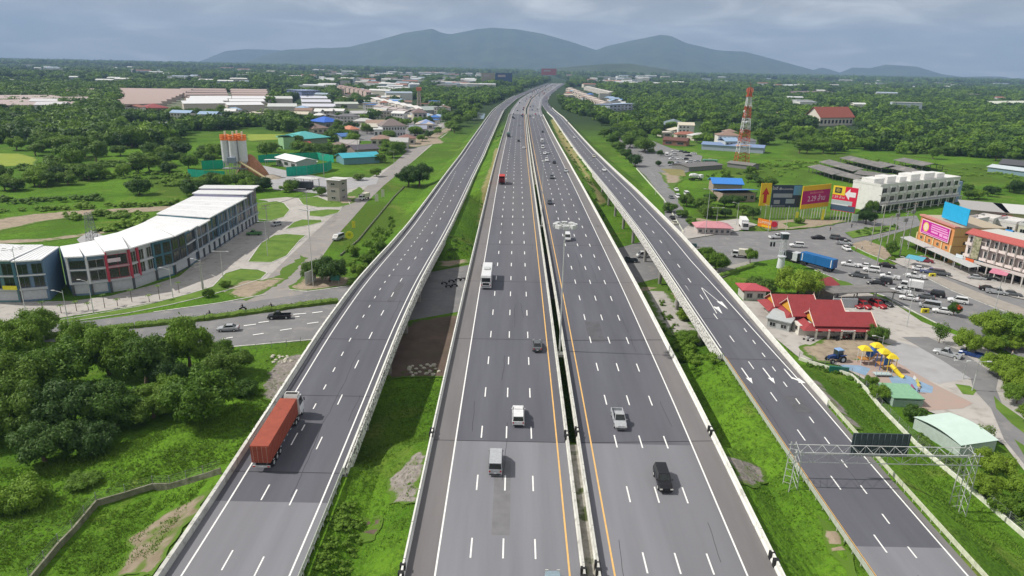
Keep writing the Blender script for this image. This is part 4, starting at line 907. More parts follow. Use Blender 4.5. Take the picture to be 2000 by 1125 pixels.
# dense traffic where the roads meet far away
rd=random.Random(3); NM={WHT:'white',SILV:'silver',BLK:'black',GRY:'grey',RED:'red',BLU:'blue'}
for i in range(110):
    y=rd.uniform(760,2350)**1.0; left=rd.random()<.48
    lane=rd.randrange(4); x=(-5.8+3.6*lane) if left else (13.4+3.6*lane)
    if rd.random()<.18: x=rd.choice([-33,-29,-25]) if left else rd.choice([32,36,40])
    if y<900 and not(-8<x<27): x=5
    kind=rd.choice(['sedan','suv','pickup','van','hatch','sedan']); col=rd.choice([WHT,WHT,SILV,SILV,BLK,GRY,RED,BLU])
    veh(kind,col,x+s(y),y,zM(y)+.05,0 if left else BACK,'tiny %s %s %s the viewer in the dense traffic far away'%(NM[col],kind,'driving away from' if left else 'coming towards'),'cars in the far traffic',1,name='distant_car',cat='car')
for i,(px,py) in enumerate([(992,266),(989,275)]): pass
# flat bed truck with a dark load
def truck_flat(px,py):
    x,y,z=hw(px,py,zM); r=root('flatbed_truck','dark flatbed truck casting a long shadow far on the left carriageway','truck',(x,y+4,z+.02))
    MB().box(-1.2,1.2,-4.5,2.2,.9,2.2).build('load',cmat((.05,.07,.06)),r); MB().box(-1.2,1.2,2.4,4.4,.5,2.9).build('cab',cmat((.1,.25,.22)),r); MB().box(-.6,.6,-4.4,4.2,.5,.89).build('chassis',M('rubber'),r); wheelset(r,1.0,(-3.4,-2.2,3.2),.48,.3,True)
truck_flat(993,268)
# red container truck seen from behind
def container(r,w,y0,y1,z0,z1,m,ribs=26,doors='back'):
    b=MB(); b.box(-w,w,y0,y1,z0,z1); b.build('container_shell',m,r)
    n=int((y1-y0)/.55); g=MB(); g.bx(0,0,0,.05,.24,z1-z0-.35); me=g.mesh('side_rib',[m])
    for k in range(n):
        for sx in(-1,1): ob('side_rib',me,r,(sx*(w+.02),y0+.4+k*.55,(z0+z1)/2))
    g=MB(); g.bx(0,0,0,2*w-.3,.12,.02); me=g.mesh('roof_rib',[m]); 
    yy=y0 if doors=='back' else y1; sg=-1 if doors=='back' else 1
    for sx in(-.5,.5):
        d=MB(); d.bx(sx*w,yy+sg*.03,(z0+z1)/2,w*.94,.05,z1-z0-.2); dd=d.build('rear_door',m,r)
        e=MB()
        for k in(-.25,.25): e.bar((sx*w+k*w,yy+sg*.08,z0+.1),(sx*w+k*w,yy+sg*.08,z1-.1),.03,6)
        e.build('lock_rod',cmat((.42,.24,.20)),dd)
        e=MB()
        for q in range(5): e.bx(sx*w,yy+sg*.065,z0+.35+q*(z1-z0-.5)/5,w*.8,.03,.1)
        e.build('door_rib',m,dd)
def red_truck():
    x,y,z=hw(511,921,zL); r=root('container_truck','truck with long brick red shipping container on the left ramp','truck',(x+.1,y,z+.02)); r.rotation_euler=(SL(zL,90),0,0)
    red=mat('container_red',(.32,.075,.045),.6,.12,.8,detail=8,sc2=(1.4,(.21,.055,.035),.55,.8),obj=True)
    container(r,1.22,0,12.2,1.35,3.95,red)
    MB().box(-.5,.5,.1,12.4,.9,1.33).build('trailer_frame',M('rubber'),r); MB().bx(0,-.05,.85,2.3,.12,.3).build('rear_bumper',M('steel_pale'),r)
    g=MB(); g.bx(0,0,0,.3,.05,.14); me=g.mesh('taillight',[M('red_lamp')])
    for sx in(-1,1): ob('taillight',me,r,(sx*.95,-.13,.85))
    g=MB(); g.bx(0,-.13,.85,.5,.02,.2); g.build('number_plate',cmat(WHITE),r)
    b=MB(); b.box(-1.2,1.2,13.1,15.0,.7,1.9); B,T=cabin(b,1.9,3.35,13.1,15.0,13.1,14.6,1.2,1.08); cab=b.build('cab',cmat(WHITE,.4),r)
    for n_,i in(('windscreen',2),('side_window',1),('side_window',3)): g=MB(); g.quad(*pane(B,T,i)); g.build(n_,M('glass_dark'),r)
    b=MB(); b.add([(-1.0,13.0,3.34),(1.0,13.0,3.34),(1.0,13.3,4.05),(-1.0,13.3,4.05)],[(0,1,2,3)]); b.box(-1.0,1.0,13.3,14.3,3.35,3.9); b.build('wind_deflector',cmat((.62,.62,.6),.4),r)
    MB().box(-.85,.85,13.5,14.0,3.91,3.96).build('deflector_slot',M('rubber'),r)
    MB().box(-.6,.6,11.8,15.0,.5,.69).build('tractor_frame',M('rubber'),r)
    wheelset(r,1.0,(1.4,2.7,4.0,11.2,12.3,14.3),.5,.32,False)
    g=MB(); g.bx(0,0,0,.12,.1,.5); me=g.mesh('mirror',[M('rubber')])
    for sx in(-1,1): ob('mirror',me,r,(sx*1.45,14.7,2.5))
    for k in range(8):
        q=MB(); q.bx(0,0,0,.05,.35,.06); o=q.build('side_marker',cmat(WHITE),r,(1.25,1.2+k*1.45,1.15))
red_truck()
def red_box():
    x,y,z=hw(980,361,zM); r=root('box_truck','red box truck with dark open rear in the outer lane','truck',(x,y+4,z+.02)); rr=cmat((.5,.05,.04))
    b=MB(); b.box(-1.25,1.25,-4,2.4,3.6,3.75); b.box(-1.25,-1.15,-4,2.4,1,3.59); b.box(1.15,1.25,-4,2.4,1,3.59); b.box(-1.149,1.149,2.3,2.4,1,3.59); b.build('cargo_box',rr,r)
    MB().box(-1.14,1.14,-3.6,2.2,1.01,2.9).build('load',cmat((.16,.02,.02)),r); MB().box(-1.2,1.2,-4,4.4,.6,.99).build('chassis',M('rubber'),r); MB().box(-1.15,1.15,2.6,4.4,1.0,2.9).build('cab',cmat((.45,.05,.04)),r); wheelset(r,1.0,(-2.8,3.4),.5,.3,True)
red_box()
# --- on streets and yards
def st(kind,col,px,py,ang,lab,lod=0,z=.05,group=None,name=None,cat=None):
    x,y=G(px,py); return veh(kind,col,x,y,z,R(ang),lab,group,lod,name,cat)
# heading angle: 0 = away from the viewer, 90 = to the left, -90 = to the right
st('sedan',SILV,446,646,100,'silver sedan on the near carriageway of the left cross street')
st('pickup',BLK,546,622,100,'black pickup on the left cross street beside the hedge')
st('boxtruck',CREAM,712,390,155,'cream box truck on the side street left of the ramp')
st('van',SILV,661,468,160,'silver van parked beside the yellow round sign')
st('hatch',SILV,540,441,150,'small silver car on the shop yard beside the grass island',1)
st('pickup',(.12,.3,.1),497,459,95,'green pickup parked in the shade behind the shophouses',1)
for px,py,lab in((411,619,'motorcycle leaving the hedge end on the left cross street'),(475,606,'motorcycle in the middle of the left cross street'),(531,604,'motorcycle close behind the hedge on the left cross street'),(322,674,'motorcycle seen between the roadside trees')):
    m_=st('motorbike',BLK,px,py,100,lab); x,y=G(px,py)
    person(x,y,.05,R(100),lab.replace('motorcycle','rider in dark clothes on the motorcycle'),(.03,.03,.04),(.03,.03,.05),True,(.03,.03,.03))
for kind,col,px,py,an,lab in [
 ('pickup',WHT,1516,466,-80,'white pickup crossing behind the police booth'),('sedan',BLK,1597,467,88,'black sedan alone on the wide crossing'),('suv',WHT,1556,483,80,'white car just above the blue container'),
 ('suv',GRY,1634,468,-120,'grey car left in the waiting pack at the crossing'),('sedan',BLK,1648,472,-120,'black sedan half hidden in the pack at the crossing'),('pickup',SILV,1648,478,-110,'silver pickup in front of the pack at the crossing'),('hatch',WHT,1653,489,180,'small white car turning towards the viewer beside the kerb tip'),
 ('pickup',WHT,1660,520,60,'white pickup right behind the blue container'),('pickup',GRY,1676,541,60,'grey pickup loaded high in the queue'),('suv',WHT,1702,531,60,'white car in the middle lane of the queue, third in line'),('sedan',WHT,1688,523,60,'white sedan between pickup and white car in the queue'),('pickup',WHT,1737,544,60,'white pickup just behind the middle queue'),('sedan',BLK,1710,557,60,'black sedan in the near lane of the queue'),('suv',(.03,.03,.035),1724,553,60,'dark car beside the black sedan in the queue'),('sedan',BLK,1732,522,-120,'black hatchback driving the other way above the queue'),
 ('pickup',WHT,1757,573,60,'white pickup in the near lane beside the box truck'),('sedan',WHT,1774,586,60,'white sedan in the near lane under the lamp post'),('pickup',WHT,1787,543,60,'white open pickup behind the white box truck'),('suv',BLK,1825,579,60,'black pickup like car behind the box truck'),('sedan',GRY,1806,583,60,'grey car between van and black car'),('van',SILV,1815,602,60,'silver van with long dark side window'),('suv',WHT,1870,592,60,'white car right of the silver van'),('sedan',WHT,1840,612,60,'white car behind the silver van under the tree'),
 ('suv',(.22,.03,.05),1806,513,-120,'dark red car parked by the shop arcade'),('sedan',WHT,1796,529,-120,'white sedan parked below the teal awning'),('suv',GRY,1838,538,-120,'grey car below the shop arcade'),('pickup',(.12,.15,.28),1815,534,-120,'blue grey pickup in front of the grey car'),('sedan',SILV,1907,546,-110,'silver sedan parked by the pink awning'),('sedan',BLK,1932,548,-110,'dark sedan parked beside the silver one at the arcade'),('sedan',BLK,1930,568,-120,'black sedan on the far lane near the right border'),('pickup',SILV,1946,574,-120,'silver pickup on the far lane near the right border'),('sedan',GRY,1976,578,-120,'grey sedan last in the far lane near the right border'),
 ('van',WHT,1341,382,180,'white van parked beside the frontage road'),('sedan',WHT,1321,373,180,'white sedan on the frontage road, upper one'),('suv',WHT,1324,387,180,'white car with red lower part on the frontage road'),('sedan',GRY,1311,388,180,'dark car at the kerb of the frontage road'),('sedan',CREAM,1317,438,0,'cream car on the lane beside the ramp parapet'),('sedan',SILV,1324,424,0,'silver car under the trees of the frontage road'),
 ('sedan',BLK,1313,428,0,'dark car in the tree shade of the frontage road')]:
    lod=0 if G(px,py)[1]<235 else 1
    st(kind,col,px,py,an,lab,lod)
st('boxtruck',WHT,1778,566,60,'white box truck standing in the queue'); st('minibus',(.12,.35,.22),1386,322,85,'green and white bus parked left of the radio mast',name='bus')
st('bigtruck',WHT,1452,446,170,'white truck coming round the corner beside the pink roofed booth')
st('boxtruck',WHT,1302,306,170,'white truck on the parking ground')
st('pickup',SILV,1849,696,45,'silver pickup parked beside the park road'); st('pickup',BLU,1900,697,48,'blue pickup parked in the tree shade')
st('suv',(.4,.02,.03),1684,601,200,'red car under the grey carport, left'); st('suv',(.4,.02,.03),1713,600,200,'red car under the grey carport, middle'); st('sedan',BLK,1727,597,200,'black car at the end of the grey carport'); st('sedan',(.3,.02,.03),1668,600,200,'dark red car deep under the grey carport')
st('motorbike',(.03,.06,.15),1752,778,60,'blue motorcycle parked on the playground',name='motorcycle')
for i,(px,py,k,c_,lab) in enumerate([(1258,560,'van',WHT,'white van in the shade under the right ramp bridge'),(1228,568,'pickup',(.03,.05,.06),'dark pickup waiting under the main bridge'),(1243,580,'motorbike',BLK,'motorcycle under the bridges')]):
    pass
st('van',WHT,1258,503,95,'white van in the shade under the right ramp bridge'); st('pickup',(.03,.05,.06),1228,512,95,'dark pickup waiting at the main bridge edge'); st('pickup',(.05,.12,.12),1345,482,80,'dark teal truck half hidden by the ramp parapet'); st('boxtruck',WHT,1330,596,150,'white truck parked below the right ramp parapet')
st('boxtruck',CREAM,1446,503,75,'cream covered pickup truck behind the slim street tree')
for px,py in [(868,556),(882,552),(895,549),(876,562),(905,548),(888,560)]: veh('motorbike',BLK,*G(px,py),.05,R(80),'motorcycle in the group waiting under the left ramp bridge','motorcycles under the left ramp bridge')
for i in range(16):
    px=1630+i*5; py=665-i*.6
    veh('motorbike',random.choice([BLK,GRY,RED,WHT]),*G(px,py),.05,R(180+random.uniform(-12,12)),('%s motorcycle from the left in the row parked before the station porch'%ORD[i]),'motorcycles parked before the station porch')
st('motorbike',WHT,1575,665,100,'white motorcycle parked left of the station'); st('motorbike',WHT,1583,668,100,'white motorcycle nearest to the viewer left of the station')
# articulated truck with blue container at the kerb
def blue_truck():
    a=Vector(G(1566,516)); c_=Vector(G(1628,533)); d=(a-c_); ang=math.atan2(-d.x,d.y)
    L_=d.length; r=root('container_truck','truck with long blue container waiting at the crossing','truck',(c_.x,c_.y,.06),ang)
    bl_=mat('container_blue',(.015,.13,.36),.55,.1,.8,detail=8,obj=True)
    container(r,1.22,0,L_,1.35,4.0,bl_); MB().box(-.5,.5,.1,L_,.9,1.33).build('trailer_frame',M('rubber'),r)
    MB().box(-1.2,1.2,L_+1.2,L_+3.2,.7,3.2).build('cab',cmat((.5,.52,.55)),r); wheelset(r,1.0,(1.2,2.5,L_-1,L_+2.4),.5,.3,True)
    g=MB()
    for sx in(-1,1):
        for yy,h_ in((.5,2.3),(L_-.6,2.3)): g.bx(sx*1.27,yy,2.7,.02,.25,h_)
    g.build('white_mark',cmat(WHITE),r)
blue_truck()
a=Vector(G(1533,508)); c_=Vector(G(1566,515)); d=a-c_; ang=math.atan2(-d.x,d.y)
r=root('tarpaulin_truck','black tarpaulin covered truck ahead of the blue container','truck',(c_.x,c_.y,.06),ang); MB().box(-1.2,1.2,0,d.length,.95,3.1).build('tarpaulin_body',cmat((.02,.025,.03)),r); MB().box(-.5,.5,0,d.length+1.8,.5,.94).build('chassis',M('rubber'),r); MB().box(-1.1,1.1,d.length+.15,d.length+1.9,.95,2.6).build('cab',cmat((.3,.32,.34)),r); wheelset(r,1.0,(1.2,2.4,d.length+1),.48,.3,True)
# concrete mixer by the frontage road
x,y=G(1358,352); r=root('mixer_truck','white concrete mixer truck parked among bushes','truck',(x,y,.05),R(-70)); MB().box(-.6,.6,-4,3.8,.6,1.1).build('chassis',M('rubber'),r); MB().box(-1.2,1.2,2.3,4.2,1.11,2.9).build('cab',cmat(WHITE),r); MB().loft([[(q*math.cos(k),yy,2.4+q*math.sin(k)*.95+yy*-.08) for k in [i*.6283 for i in range(10)]] for yy,q in((-4,.5),(-3,1.1),(-.5,1.4),(1,1.1),(1.9,.5))]).build('drum',cmat(WHITE),r); wheelset(r,1.0,(-2.8,-1.5,3),.5,.3,True)
# blue tractor
def tractor():
    x,y=G(1632,707); r=root('tractor','blue farm tractor with big rear wheels parked by the playground','tractor',(x,y,.1),R(105)); bl=cmat((.02,.05,.18),.4)
    b=MB(); b.loft([[(-.4,.3,.9),(.4,.3,.9),(.4,.3,1.6),(-.4,.3,1.6)],[(-.38,1.9,.9),(.38,1.9,.9),(.34,1.9,1.45),(-.34,1.9,1.45)]]); b.build('bonnet',bl,r)
    b=MB(); b.box(-.7,.7,-1.1,.28,1.0,1.3); b.build('platform',bl,r)
    b=MB(); b.loft([[(-.75,-1.1,2.65),(.75,-1.1,2.65),(.75,.35,2.65),(-.75,.35,2.65)],[(-.65,-1,2.8),(.65,-1,2.8),(.65,.25,2.8),(-.65,.25,2.8)]]); b.build('cab_roof',cmat((.25,.40,.65),.4),r)
    g=MB(); g.bar((0,0,1.3),(0,0,2.65),.05,6); me=g.mesh('cab_post',[bl])
    for p in((-.68,-1.0),(.68,-1.0),(-.68,.25),(.68,.25)): ob('cab_post',me,r,(*p,0))
    g=MB(); g.box(-.66,.66,.26,.28,1.35,2.6); g.build('windscreen',M('glass'),r); g=MB(); g.box(-.66,-.64,-.9,.2,1.35,2.6); g.build('side_window',M('glass'),r); g=MB(); g.box(.64,.66,-.9,.2,1.35,2.6); g.build('side_window',M('glass'),r)
    for n_,xx,yy,rr,wd in(('rear_wheel',.95,-.75,.8,.42),('front_wheel',.8,1.5,.5,.3)):
        g=MB(); g.bar((-wd/2,0,0),(wd/2,0,0),rr,18); me=g.mesh(n_,[M('rubber')]); h_=MB(); h_.bar((-wd/2-.02,0,0),(wd/2+.02,0,0),rr*.5,12); hm=h_.mesh('rim',[cmat((.5,.55,.6))])
        for sx in(-1,1): o=ob(n_,me,r,(sx*xx,yy,rr)); ob('rim',hm,o)
    g=MB()
    for sx in(-1,1): g.box(sx*.95-.25,sx*.95+.25,-1.5,-.1,1.62,1.7)
    g.build('mudguard',bl,r)
tractor()

rd=random.Random(44)
PK=[]
for k in range(70):
    px=rd.uniform(1305,1362); py=rd.uniform(296,326)
    if any(abs(px-a)<9 and abs(py-b_)<5.5 for a,b_ in PK) or abs(px-1302)<10: continue
    PK.append((px,py))
PK.sort()
for k,(px,py) in enumerate(PK[:22]): veh(rd.choice(['sedan','pickup','suv','hatch']),rd.choice([WHT,SILV,BLK,GRY,WHT]),*G(px,py),.05,R(rd.choice([80,100,85])),ORD[k]+' parked car from the left on the parking ground','cars on the parking ground',1)
# ================================================================ buildings
WM={}
def win_mesh(w_,h_,glass='glass_dark',fr=LGREY,div=1):
    k=(round(w_,2),round(h_,2),glass,fr,div)
    if k in WM: return WM[k]
    b=MB(); f=.09
    b.box(-w_/2,w_/2,-.05,0.02,-h_/2,-h_/2+f); b.box(-w_/2,w_/2,-.05,.02,h_/2-f,h_/2); b.box(-w_/2,-w_/2+f,-.05,.02,-h_/2+f,h_/2-f); b.box(w_/2-f,w_/2,-.05,.02,-h_/2+f,h_/2-f)
    for i in range(1,div): x=-w_/2+w_*i/div; b.box(x-.03,x+.03,-.045,.02,-h_/2+f,h_/2-f)
    b.quad((-w_/2+f,-.012,-h_/2+f),(w_/2-f,-.012,-h_/2+f),(w_/2-f,-.012,h_/2-f),(-w_/2+f,-.012,h_/2-f),1)
    WM[k]=b.mesh('window',[cmat(fr),M(glass)]); return WM[k]
def wins(par,p,d,W,z0,z1,fl,n,fw=.6,fh=.55,zo=.5,glass='glass_dark',fr=LGREY,div=2,m0=.0,skip0=False):
    """grid of windows on the wall that starts at p and runs along d (local metres)"""
    d=Vector(d).normalized(); fhh=(z1-z0)/fl; bw=W*(1-2*m0)/n; rz=math.atan2(d.y,d.x)
    me=win_mesh(bw*fw,fhh*fh,glass,fr,div)
    for j in range(1 if skip0 else 0,fl):
        for i in range(n):
            q=Vector(p)+d*(W*m0+bw*(i+.5)); o=ob('window',me,par,(q.x,q.y,z0+fhh*(j+zo)),rz)
def roof_mesh(kind,W,D,h,ov,rh,mi=0,th=.22):
    b=MB(); x0,x1,y0,y1=-ov,W+ov,-ov,D+ov
    if kind=='flat':
        b.box(x0,x1,y0,y1,h,h+th)
    elif kind=='parapet':
        b.box(0,W,0,D,h,h+.05); b.box(-.1,W+.1,-.1,.15,h+.051,h+.9); b.box(-.1,W+.1,D-.15,D+.1,h+.051,h+.9); b.box(-.1,.15,.151,D-.151,h+.051,h+.9); b.box(W-.15,W+.1,.151,D-.151,h+.051,h+.9)
    elif kind=='gable':   # ridge along x
        ym=(y0+y1)/2
        for a,c_ in((y0,ym),(y1,ym)): b.add([(x0,a,h),(x1,a,h),(x1,c_,h+rh),(x0,c_,h+rh),(x0,a,h-th),(x1,a,h-th),(x1,c_,h+rh-th),(x0,c_,h+rh-th)],[(0,1,2,3),(7,6,5,4),(0,4,5,1),(0,3,7,4),(1,5,6,2)])
    elif kind=='gabley':
        xm=(x0+x1)/2
        for a,c_ in((x0,xm),(x1,xm)): b.add([(a,y0,h),(a,y1,h),(c_,y1,h+rh),(c_,y0,h+rh),(a,y0,h-th),(a,y1,h-th),(c_,y1,h+rh-th),(c_,y0,h+rh-th)],[(0,1,2,3),(7,6,5,4),(0,4,5,1),(0,3,7,4),(1,5,6,2)])
    elif kind=='hip':
        k=min(W,D)/2+ov; 
        if W>=D: A,B_=(x0+k,(y0+y1)/2),(x1-k,(y0+y1)/2)
        else: A,B_=((x0+x1)/2,y0+k),((x0+x1)/2,y1-k)
        b.add([(x0,y0,h),(x1,y0,h),(x1,y1,h),(x0,y1,h),(*A,h+rh),(*B_,h+rh)],[(0,1,5,4),(1,2,5),(2,3,4,5),(3,0,4)] if W>=D else [(0,1,4),(1,2,5,4),(2,3,5),(3,0,4,5)])
        b.box(x0,x1,y0,y1,h-th,h-.01)
    elif kind=='arch':
        n_=10; P_=[(x0,y0+(y1-y0)*k/n_,h+rh*math.sin(math.pi*k/n_)) for k in range(n_+1)]
        for a,c_ in zip(P_,P_[1:]): b.add([a,(x1,a[1],a[2]),(x1,c_[1],c_[2]),c_,(a[0],a[1],a[2]-.06),(x1,a[1],a[2]-.06),(x1,c_[1],c_[2]-.06),(c_[0],c_[1],c_[2]-.06)],[(0,1,2,3),(7,6,5,4),(0,3,7,4),(1,5,6,2)]+([(0,4,5,1)] if a is P_[0] else [])+([(3,2,6,7)] if c_ is P_[-1] else []))
    elif kind=='shedb':
        b.add([(x0,y0,h),(x1,y0,h),(x1,y1,h+rh),(x0,y1,h+rh),(x0,y0,h-th),(x1,y0,h-th),(x1,y1,h+rh-th),(x0,y1,h+rh-th)],[(0,1,2,3),(7,6,5,4),(0,4,5,1),(1,5,6,2),(2,6,7,3),(3,7,4,0)])
    elif kind=='shed':
        b.add([(x0,y0,h+rh),(x1,y0,h+rh),(x1,y1,h),(x0,y1,h),(x0,y0,h+rh-th),(x1,y0,h+rh-th),(x1,y1,h-th),(x0,y1,h-th)],[(0,1,2,3),(7,6,5,4),(0,4,5,1),(1,5,6,2),(2,6,7,3),(3,7,4,0)])
    return b
def bld(name,label,cat,p1,p2,D,h,wall,roof,rk='flat',rh=2,ov=.5,fl=1,n=0,sn=0,group=None,world=False,z=0,fw=.55,fh=.45,side='left',open_=False,**kw):
    a=Vector(p1 if world else G(*p1)); c_=Vector(p2 if world else G(*p2)); d=c_-a; W=d.length; ang=math.atan2(d.y,d.x)
    r=root(name,label,cat,(a.x,a.y,z),ang,group)
    wm=wall if not isinstance(wall,tuple) else cmat(wall,.85); rm=roof if not isinstance(roof,tuple) else cmat(roof,.6)
    b=MB()
    if open_:
        me=MB().bx(0,0,h/2,.25,.25,h).mesh('post',[wm])
        k=max(2,int(W/5)+1)
        for i in range(k):
            for yy in(.3,D-.3): ob('post',me,r,(.3+(W-.6)*i/(k-1),yy,0))
    else:
        if rk in('gable',): b.add([(0,0,-.3),(W,0,-.3),(W,D,-.3),(0,D,-.3),(0,0,h-.02),(W,0,h-.02),(W,D,h-.02),(0,D,h-.02),(0,D/2,h+rh-.25),(W,D/2,h+rh-.25)],[(0,1,5,4),(1,2,6,9,5),(2,3,7,6),(3,0,4,8,7),(4,5,9,8),(6,7,8,9)])
        elif rk=='gabley': b.add([(0,0,-.3),(W,0,-.3),(W,D,-.3),(0,D,-.3),(0,0,h-.02),(W,0,h-.02),(W,D,h-.02),(0,D,h-.02),(W/2,0,h+rh-.25),(W/2,D,h+rh-.25)],[(0,1,5,8,4),(1,2,6,5),(2,3,7,9,6),(3,0,4,7),(4,8,9,7),(5,6,9,8)])
        else: b.box(0,W,0,D,-.3,h-.23 if rk!='parapet' else h-.001)
        b.build('wall',[wm],r)
    roof_mesh(rk,W,D,h,ov,rh).build('roof',[rm],r)
    if n: wins(r,(0,-.03,0),(1,0,0),W,0,h-.2,fl,n,fw,fh,**kw)
    if sn:
        if side=='left': wins(r,(-.03,D,0),(0,-1,0),D,0,h-.2,fl,sn,fw,fh,**kw)
        else: wins(r,(W+.03,0,0),(0,1,0),D,0,h-.2,fl,sn,fw,fh,**kw)
    return r,W
# ---- shophouses with white roofs on the left
TEAL=(.07,.17,.22); PB=(.14,.23,.32); RR=(.45,.05,.08); DKG=(.09,.10,.11)
def shop_row(label,front,back,units,hgt,dcol=(.6,.62,.64)):
    """front/back: matching lists of ground corners (metres); each span is one shop unit"""
    r=root('shophouse_row',label,'commercial building')
    sh=cmat((.50,.52,.55),.7)
    for i,u in enumerate(units):
        a,c_=Vector(front[i]),Vector(front[i+1]); d_,e=Vector(back[i+1]),Vector(back[i]); W=(c_-a).length; dr=(c_-a)/W; nrm=Vector((dr.y,-dr.x)); ang=math.atan2(dr.y,dr.x)
        hh=hgt+u.get('dz',0); ctr=cmat(u['wall'],.75)
        b=MB(); b.prism([tuple(a),tuple(c_),tuple(d_),tuple(e)],-.2,hh-.3); b.build('wall',[ctr],r)
        o=1.5; fa=a+nrm*o; fc=c_+nrm*o; b=MB(); n=4
        P=[fa,fc,d_-nrm*.5,e-nrm*.5]; zt=[hh+.35,hh+.35,hh-.1,hh-.1]
        b.add([(p.x,p.y,z_) for p,z_ in zip(P,zt)]+[(p.x,p.y,z_-.3) for p,z_ in zip(P,zt)],[(0,1,2,3),(7,6,5,4),(0,4,5,1),(1,5,6,2),(2,6,7,3),(3,7,4,0)]); rf_=b.build('roof',[M('roof_white')],r)
        b=MB(); k_=max(2,int(W/.9))
        for q_ in range(1,k_): u_=q_/k_; A_=P[0].lerp(P[1],u_); B__=P[3].lerp(P[2],u_); b.bar((*A_,zt[0]+.02),(*B__,zt[3]+.02),.04,3)
        stuff(b.build('roof_seams',cmat((.60,.61,.62)),rf_))
        pass
        # standing seams of the metal roof
        mid=a+nrm*0
        def wl(x,y,z_): return (a.x+dr.x*x+nrm.x*y,a.y+dr.y*x+nrm.y*y,z_)
        g0,f1,f2=3.1,3.2,6.9
        # ground floor shutters between dark piers
        nb=u.get('n',1)
        for k in range(nb):
            x0,x1=W*k/nb,W*(k+1)/nb
            q=MB(); q.add([wl(x0+.5,.06,.5),wl(x1-.5,.06,.5),wl(x1-.5,.06,2.75),wl(x0+.5,.06,2.75)],[(0,1,2,3)]); q.build('shutter',[sh],r)
            q=MB(); q.add([wl(x0,.35,0),wl(x0+.5,.35,0),wl(x0+.5,.35,3),wl(x0,.35,3),wl(x0,0,0),wl(x0+.5,0,0),wl(x0+.5,0,3),wl(x0,0,3)],[(0,1,2,3),(4,0,3,7),(1,5,6,2),(3,2,6,7)]); q.build('pier',[cmat(DKG)],r)
        q=MB(); q.add([wl(-.02,.5,2.95),wl(W+.02,.5,2.95),wl(W+.02,.5,3.45),wl(-.02,.5,3.45),wl(-.02,0,2.95),wl(W,0,2.95),wl(W,0,3.45),wl(-.02,0,3.45)],[(0,1,2,3),(3,2,6,7),(4,5,1,0),(4,0,3,7),(1,5,6,2)]); q.build('canopy',[cmat((.45,.47,.5))],r)
        for j,(zb,zt_) in enumerate(((3.6,6.3),(6.9,9.7+u.get('dz',0)))):
            pn=u.get('p',2)
            for k in range(pn):
                x0=W*k/pn+W*.04+.15; x1=W*(k+1)/pn-W*.04-.15
                me=win_mesh(x1-x0,zt_-zb,'glass_dark',u.get('frame',(.10,.14,.18)),u.get('div',2)); ob('window',me,r,wl((x0+x1)/2,.1,(zb+zt_)/2),ang)
            if u.get('slab',True):
                q=MB(); q.add([wl(0,.45,zb-.42),wl(W,.45,zb-.42),wl(W,.45,zb-.1),wl(0,.45,zb-.1),wl(0,.02,zb-.42),wl(W,.02,zb-.42),wl(W,.02,zb-.1),wl(0,.02,zb-.1)],[(0,1,2,3),(3,2,6,7),(4,5,1,0),(4,0,3,7),(1,5,6,2)]); q.build('floor_band',[cmat(u.get('band',dcol))],r)
        for xx in u.get('cols',(0,)):
            q=MB(); X=W*xx; q.add([wl(X-.25,.55,3),wl(X+.25,.55,3),wl(X+.25,.55,hh-.35),wl(X-.25,.55,hh-.35),wl(X-.25,.02,3),wl(X+.25,.02,3),wl(X+.25,.02,hh-.35),wl(X-.25,.02,hh-.35)],[(0,1,2,3),(4,0,3,7),(1,5,6,2),(3,2,6,7)]); q.build('column',[cmat(u.get('col',dcol))],r)
        if u.get('sign'):
            q=MB(); q.add([wl(W*.06,.7,7.9),wl(W*.62,.7,7.9),wl(W*.62,.7,8.9),wl(W*.06,.7,8.9)],[(0,1,2,3)]); q.build('sign_panel',[cmat((.66,.55,.60))],r)
    return r
FR=[G(144,578),G(180,576),G(217,571),G(261,564),G(306,548),G(342,537),G(369,522),G(385,510)]
BK=[(-117,170),(-114.5,173),(-112,177),(-109,184),(-108.5,192),(-108.5,197),(-108.8,201),(-109,206)]
shop_row('curved three storey shophouse corner with white roof, blue grey walls and red columns',FR,BK,[
 dict(wall=PB,p=1,n=1,div=1,dz=-.7),dict(wall=PB,p=1,n=1,frame=(.5,.5,.5),dz=-.7),dict(wall=(.5,.52,.54),p=1,n=1,frame=RR,col=RR,band=(.5,.3,.33),sign=1),
 dict(wall=(.5,.52,.54),p=3,n=1,frame=(.55,.55,.55),col=RR,cols=(0,.33)),dict(wall=TEAL,p=2,n=1,frame=(.04,.06,.05),slab=False,col=TEAL,cols=(0,)),dict(wall=DKG,p=2,n=1,frame=(.04,.06,.05),slab=False,cols=()),dict(wall=PB,p=1,n=1,dz=-.3,cols=())],10.8)
f0=Vector((-92.9,194)); f1=Vector((-94.9,249)); FR2=[f0.lerp(f1,t) for t in(0,.15,.30,.45,.6,.75,.88,1)]; b0=Vector((-110,201)); b1=Vector((-113.5,250)); BK2=[b0.lerp(b1,t) for t in(0,.15,.30,.45,.6,.75,.88,1)]
shop_row('long three storey shophouse row with stepped white roofs running back beside the yard',FR2,BK2,[
 dict(wall=(.3,.34,.4),p=2,n=2,dz=-.3),dict(wall=TEAL,p=2,n=2,dz=.4,frame=PB),dict(wall=PB,p=3,n=2,dz=.4,frame=PB,col=PB),dict(wall=PB,p=3,n=2,dz=.4,frame=PB),dict(wall=(.26,.27,.34),p=2,n=2,dz=.4),dict(wall=(.3,.3,.42),p=2,n=2,dz=1.5,frame=(.3,.3,.4)),dict(wall=(.27,.26,.34),p=2,n=2,dz=2.3,frame=(.3,.3,.4))],10.6,(.34,.40,.47))
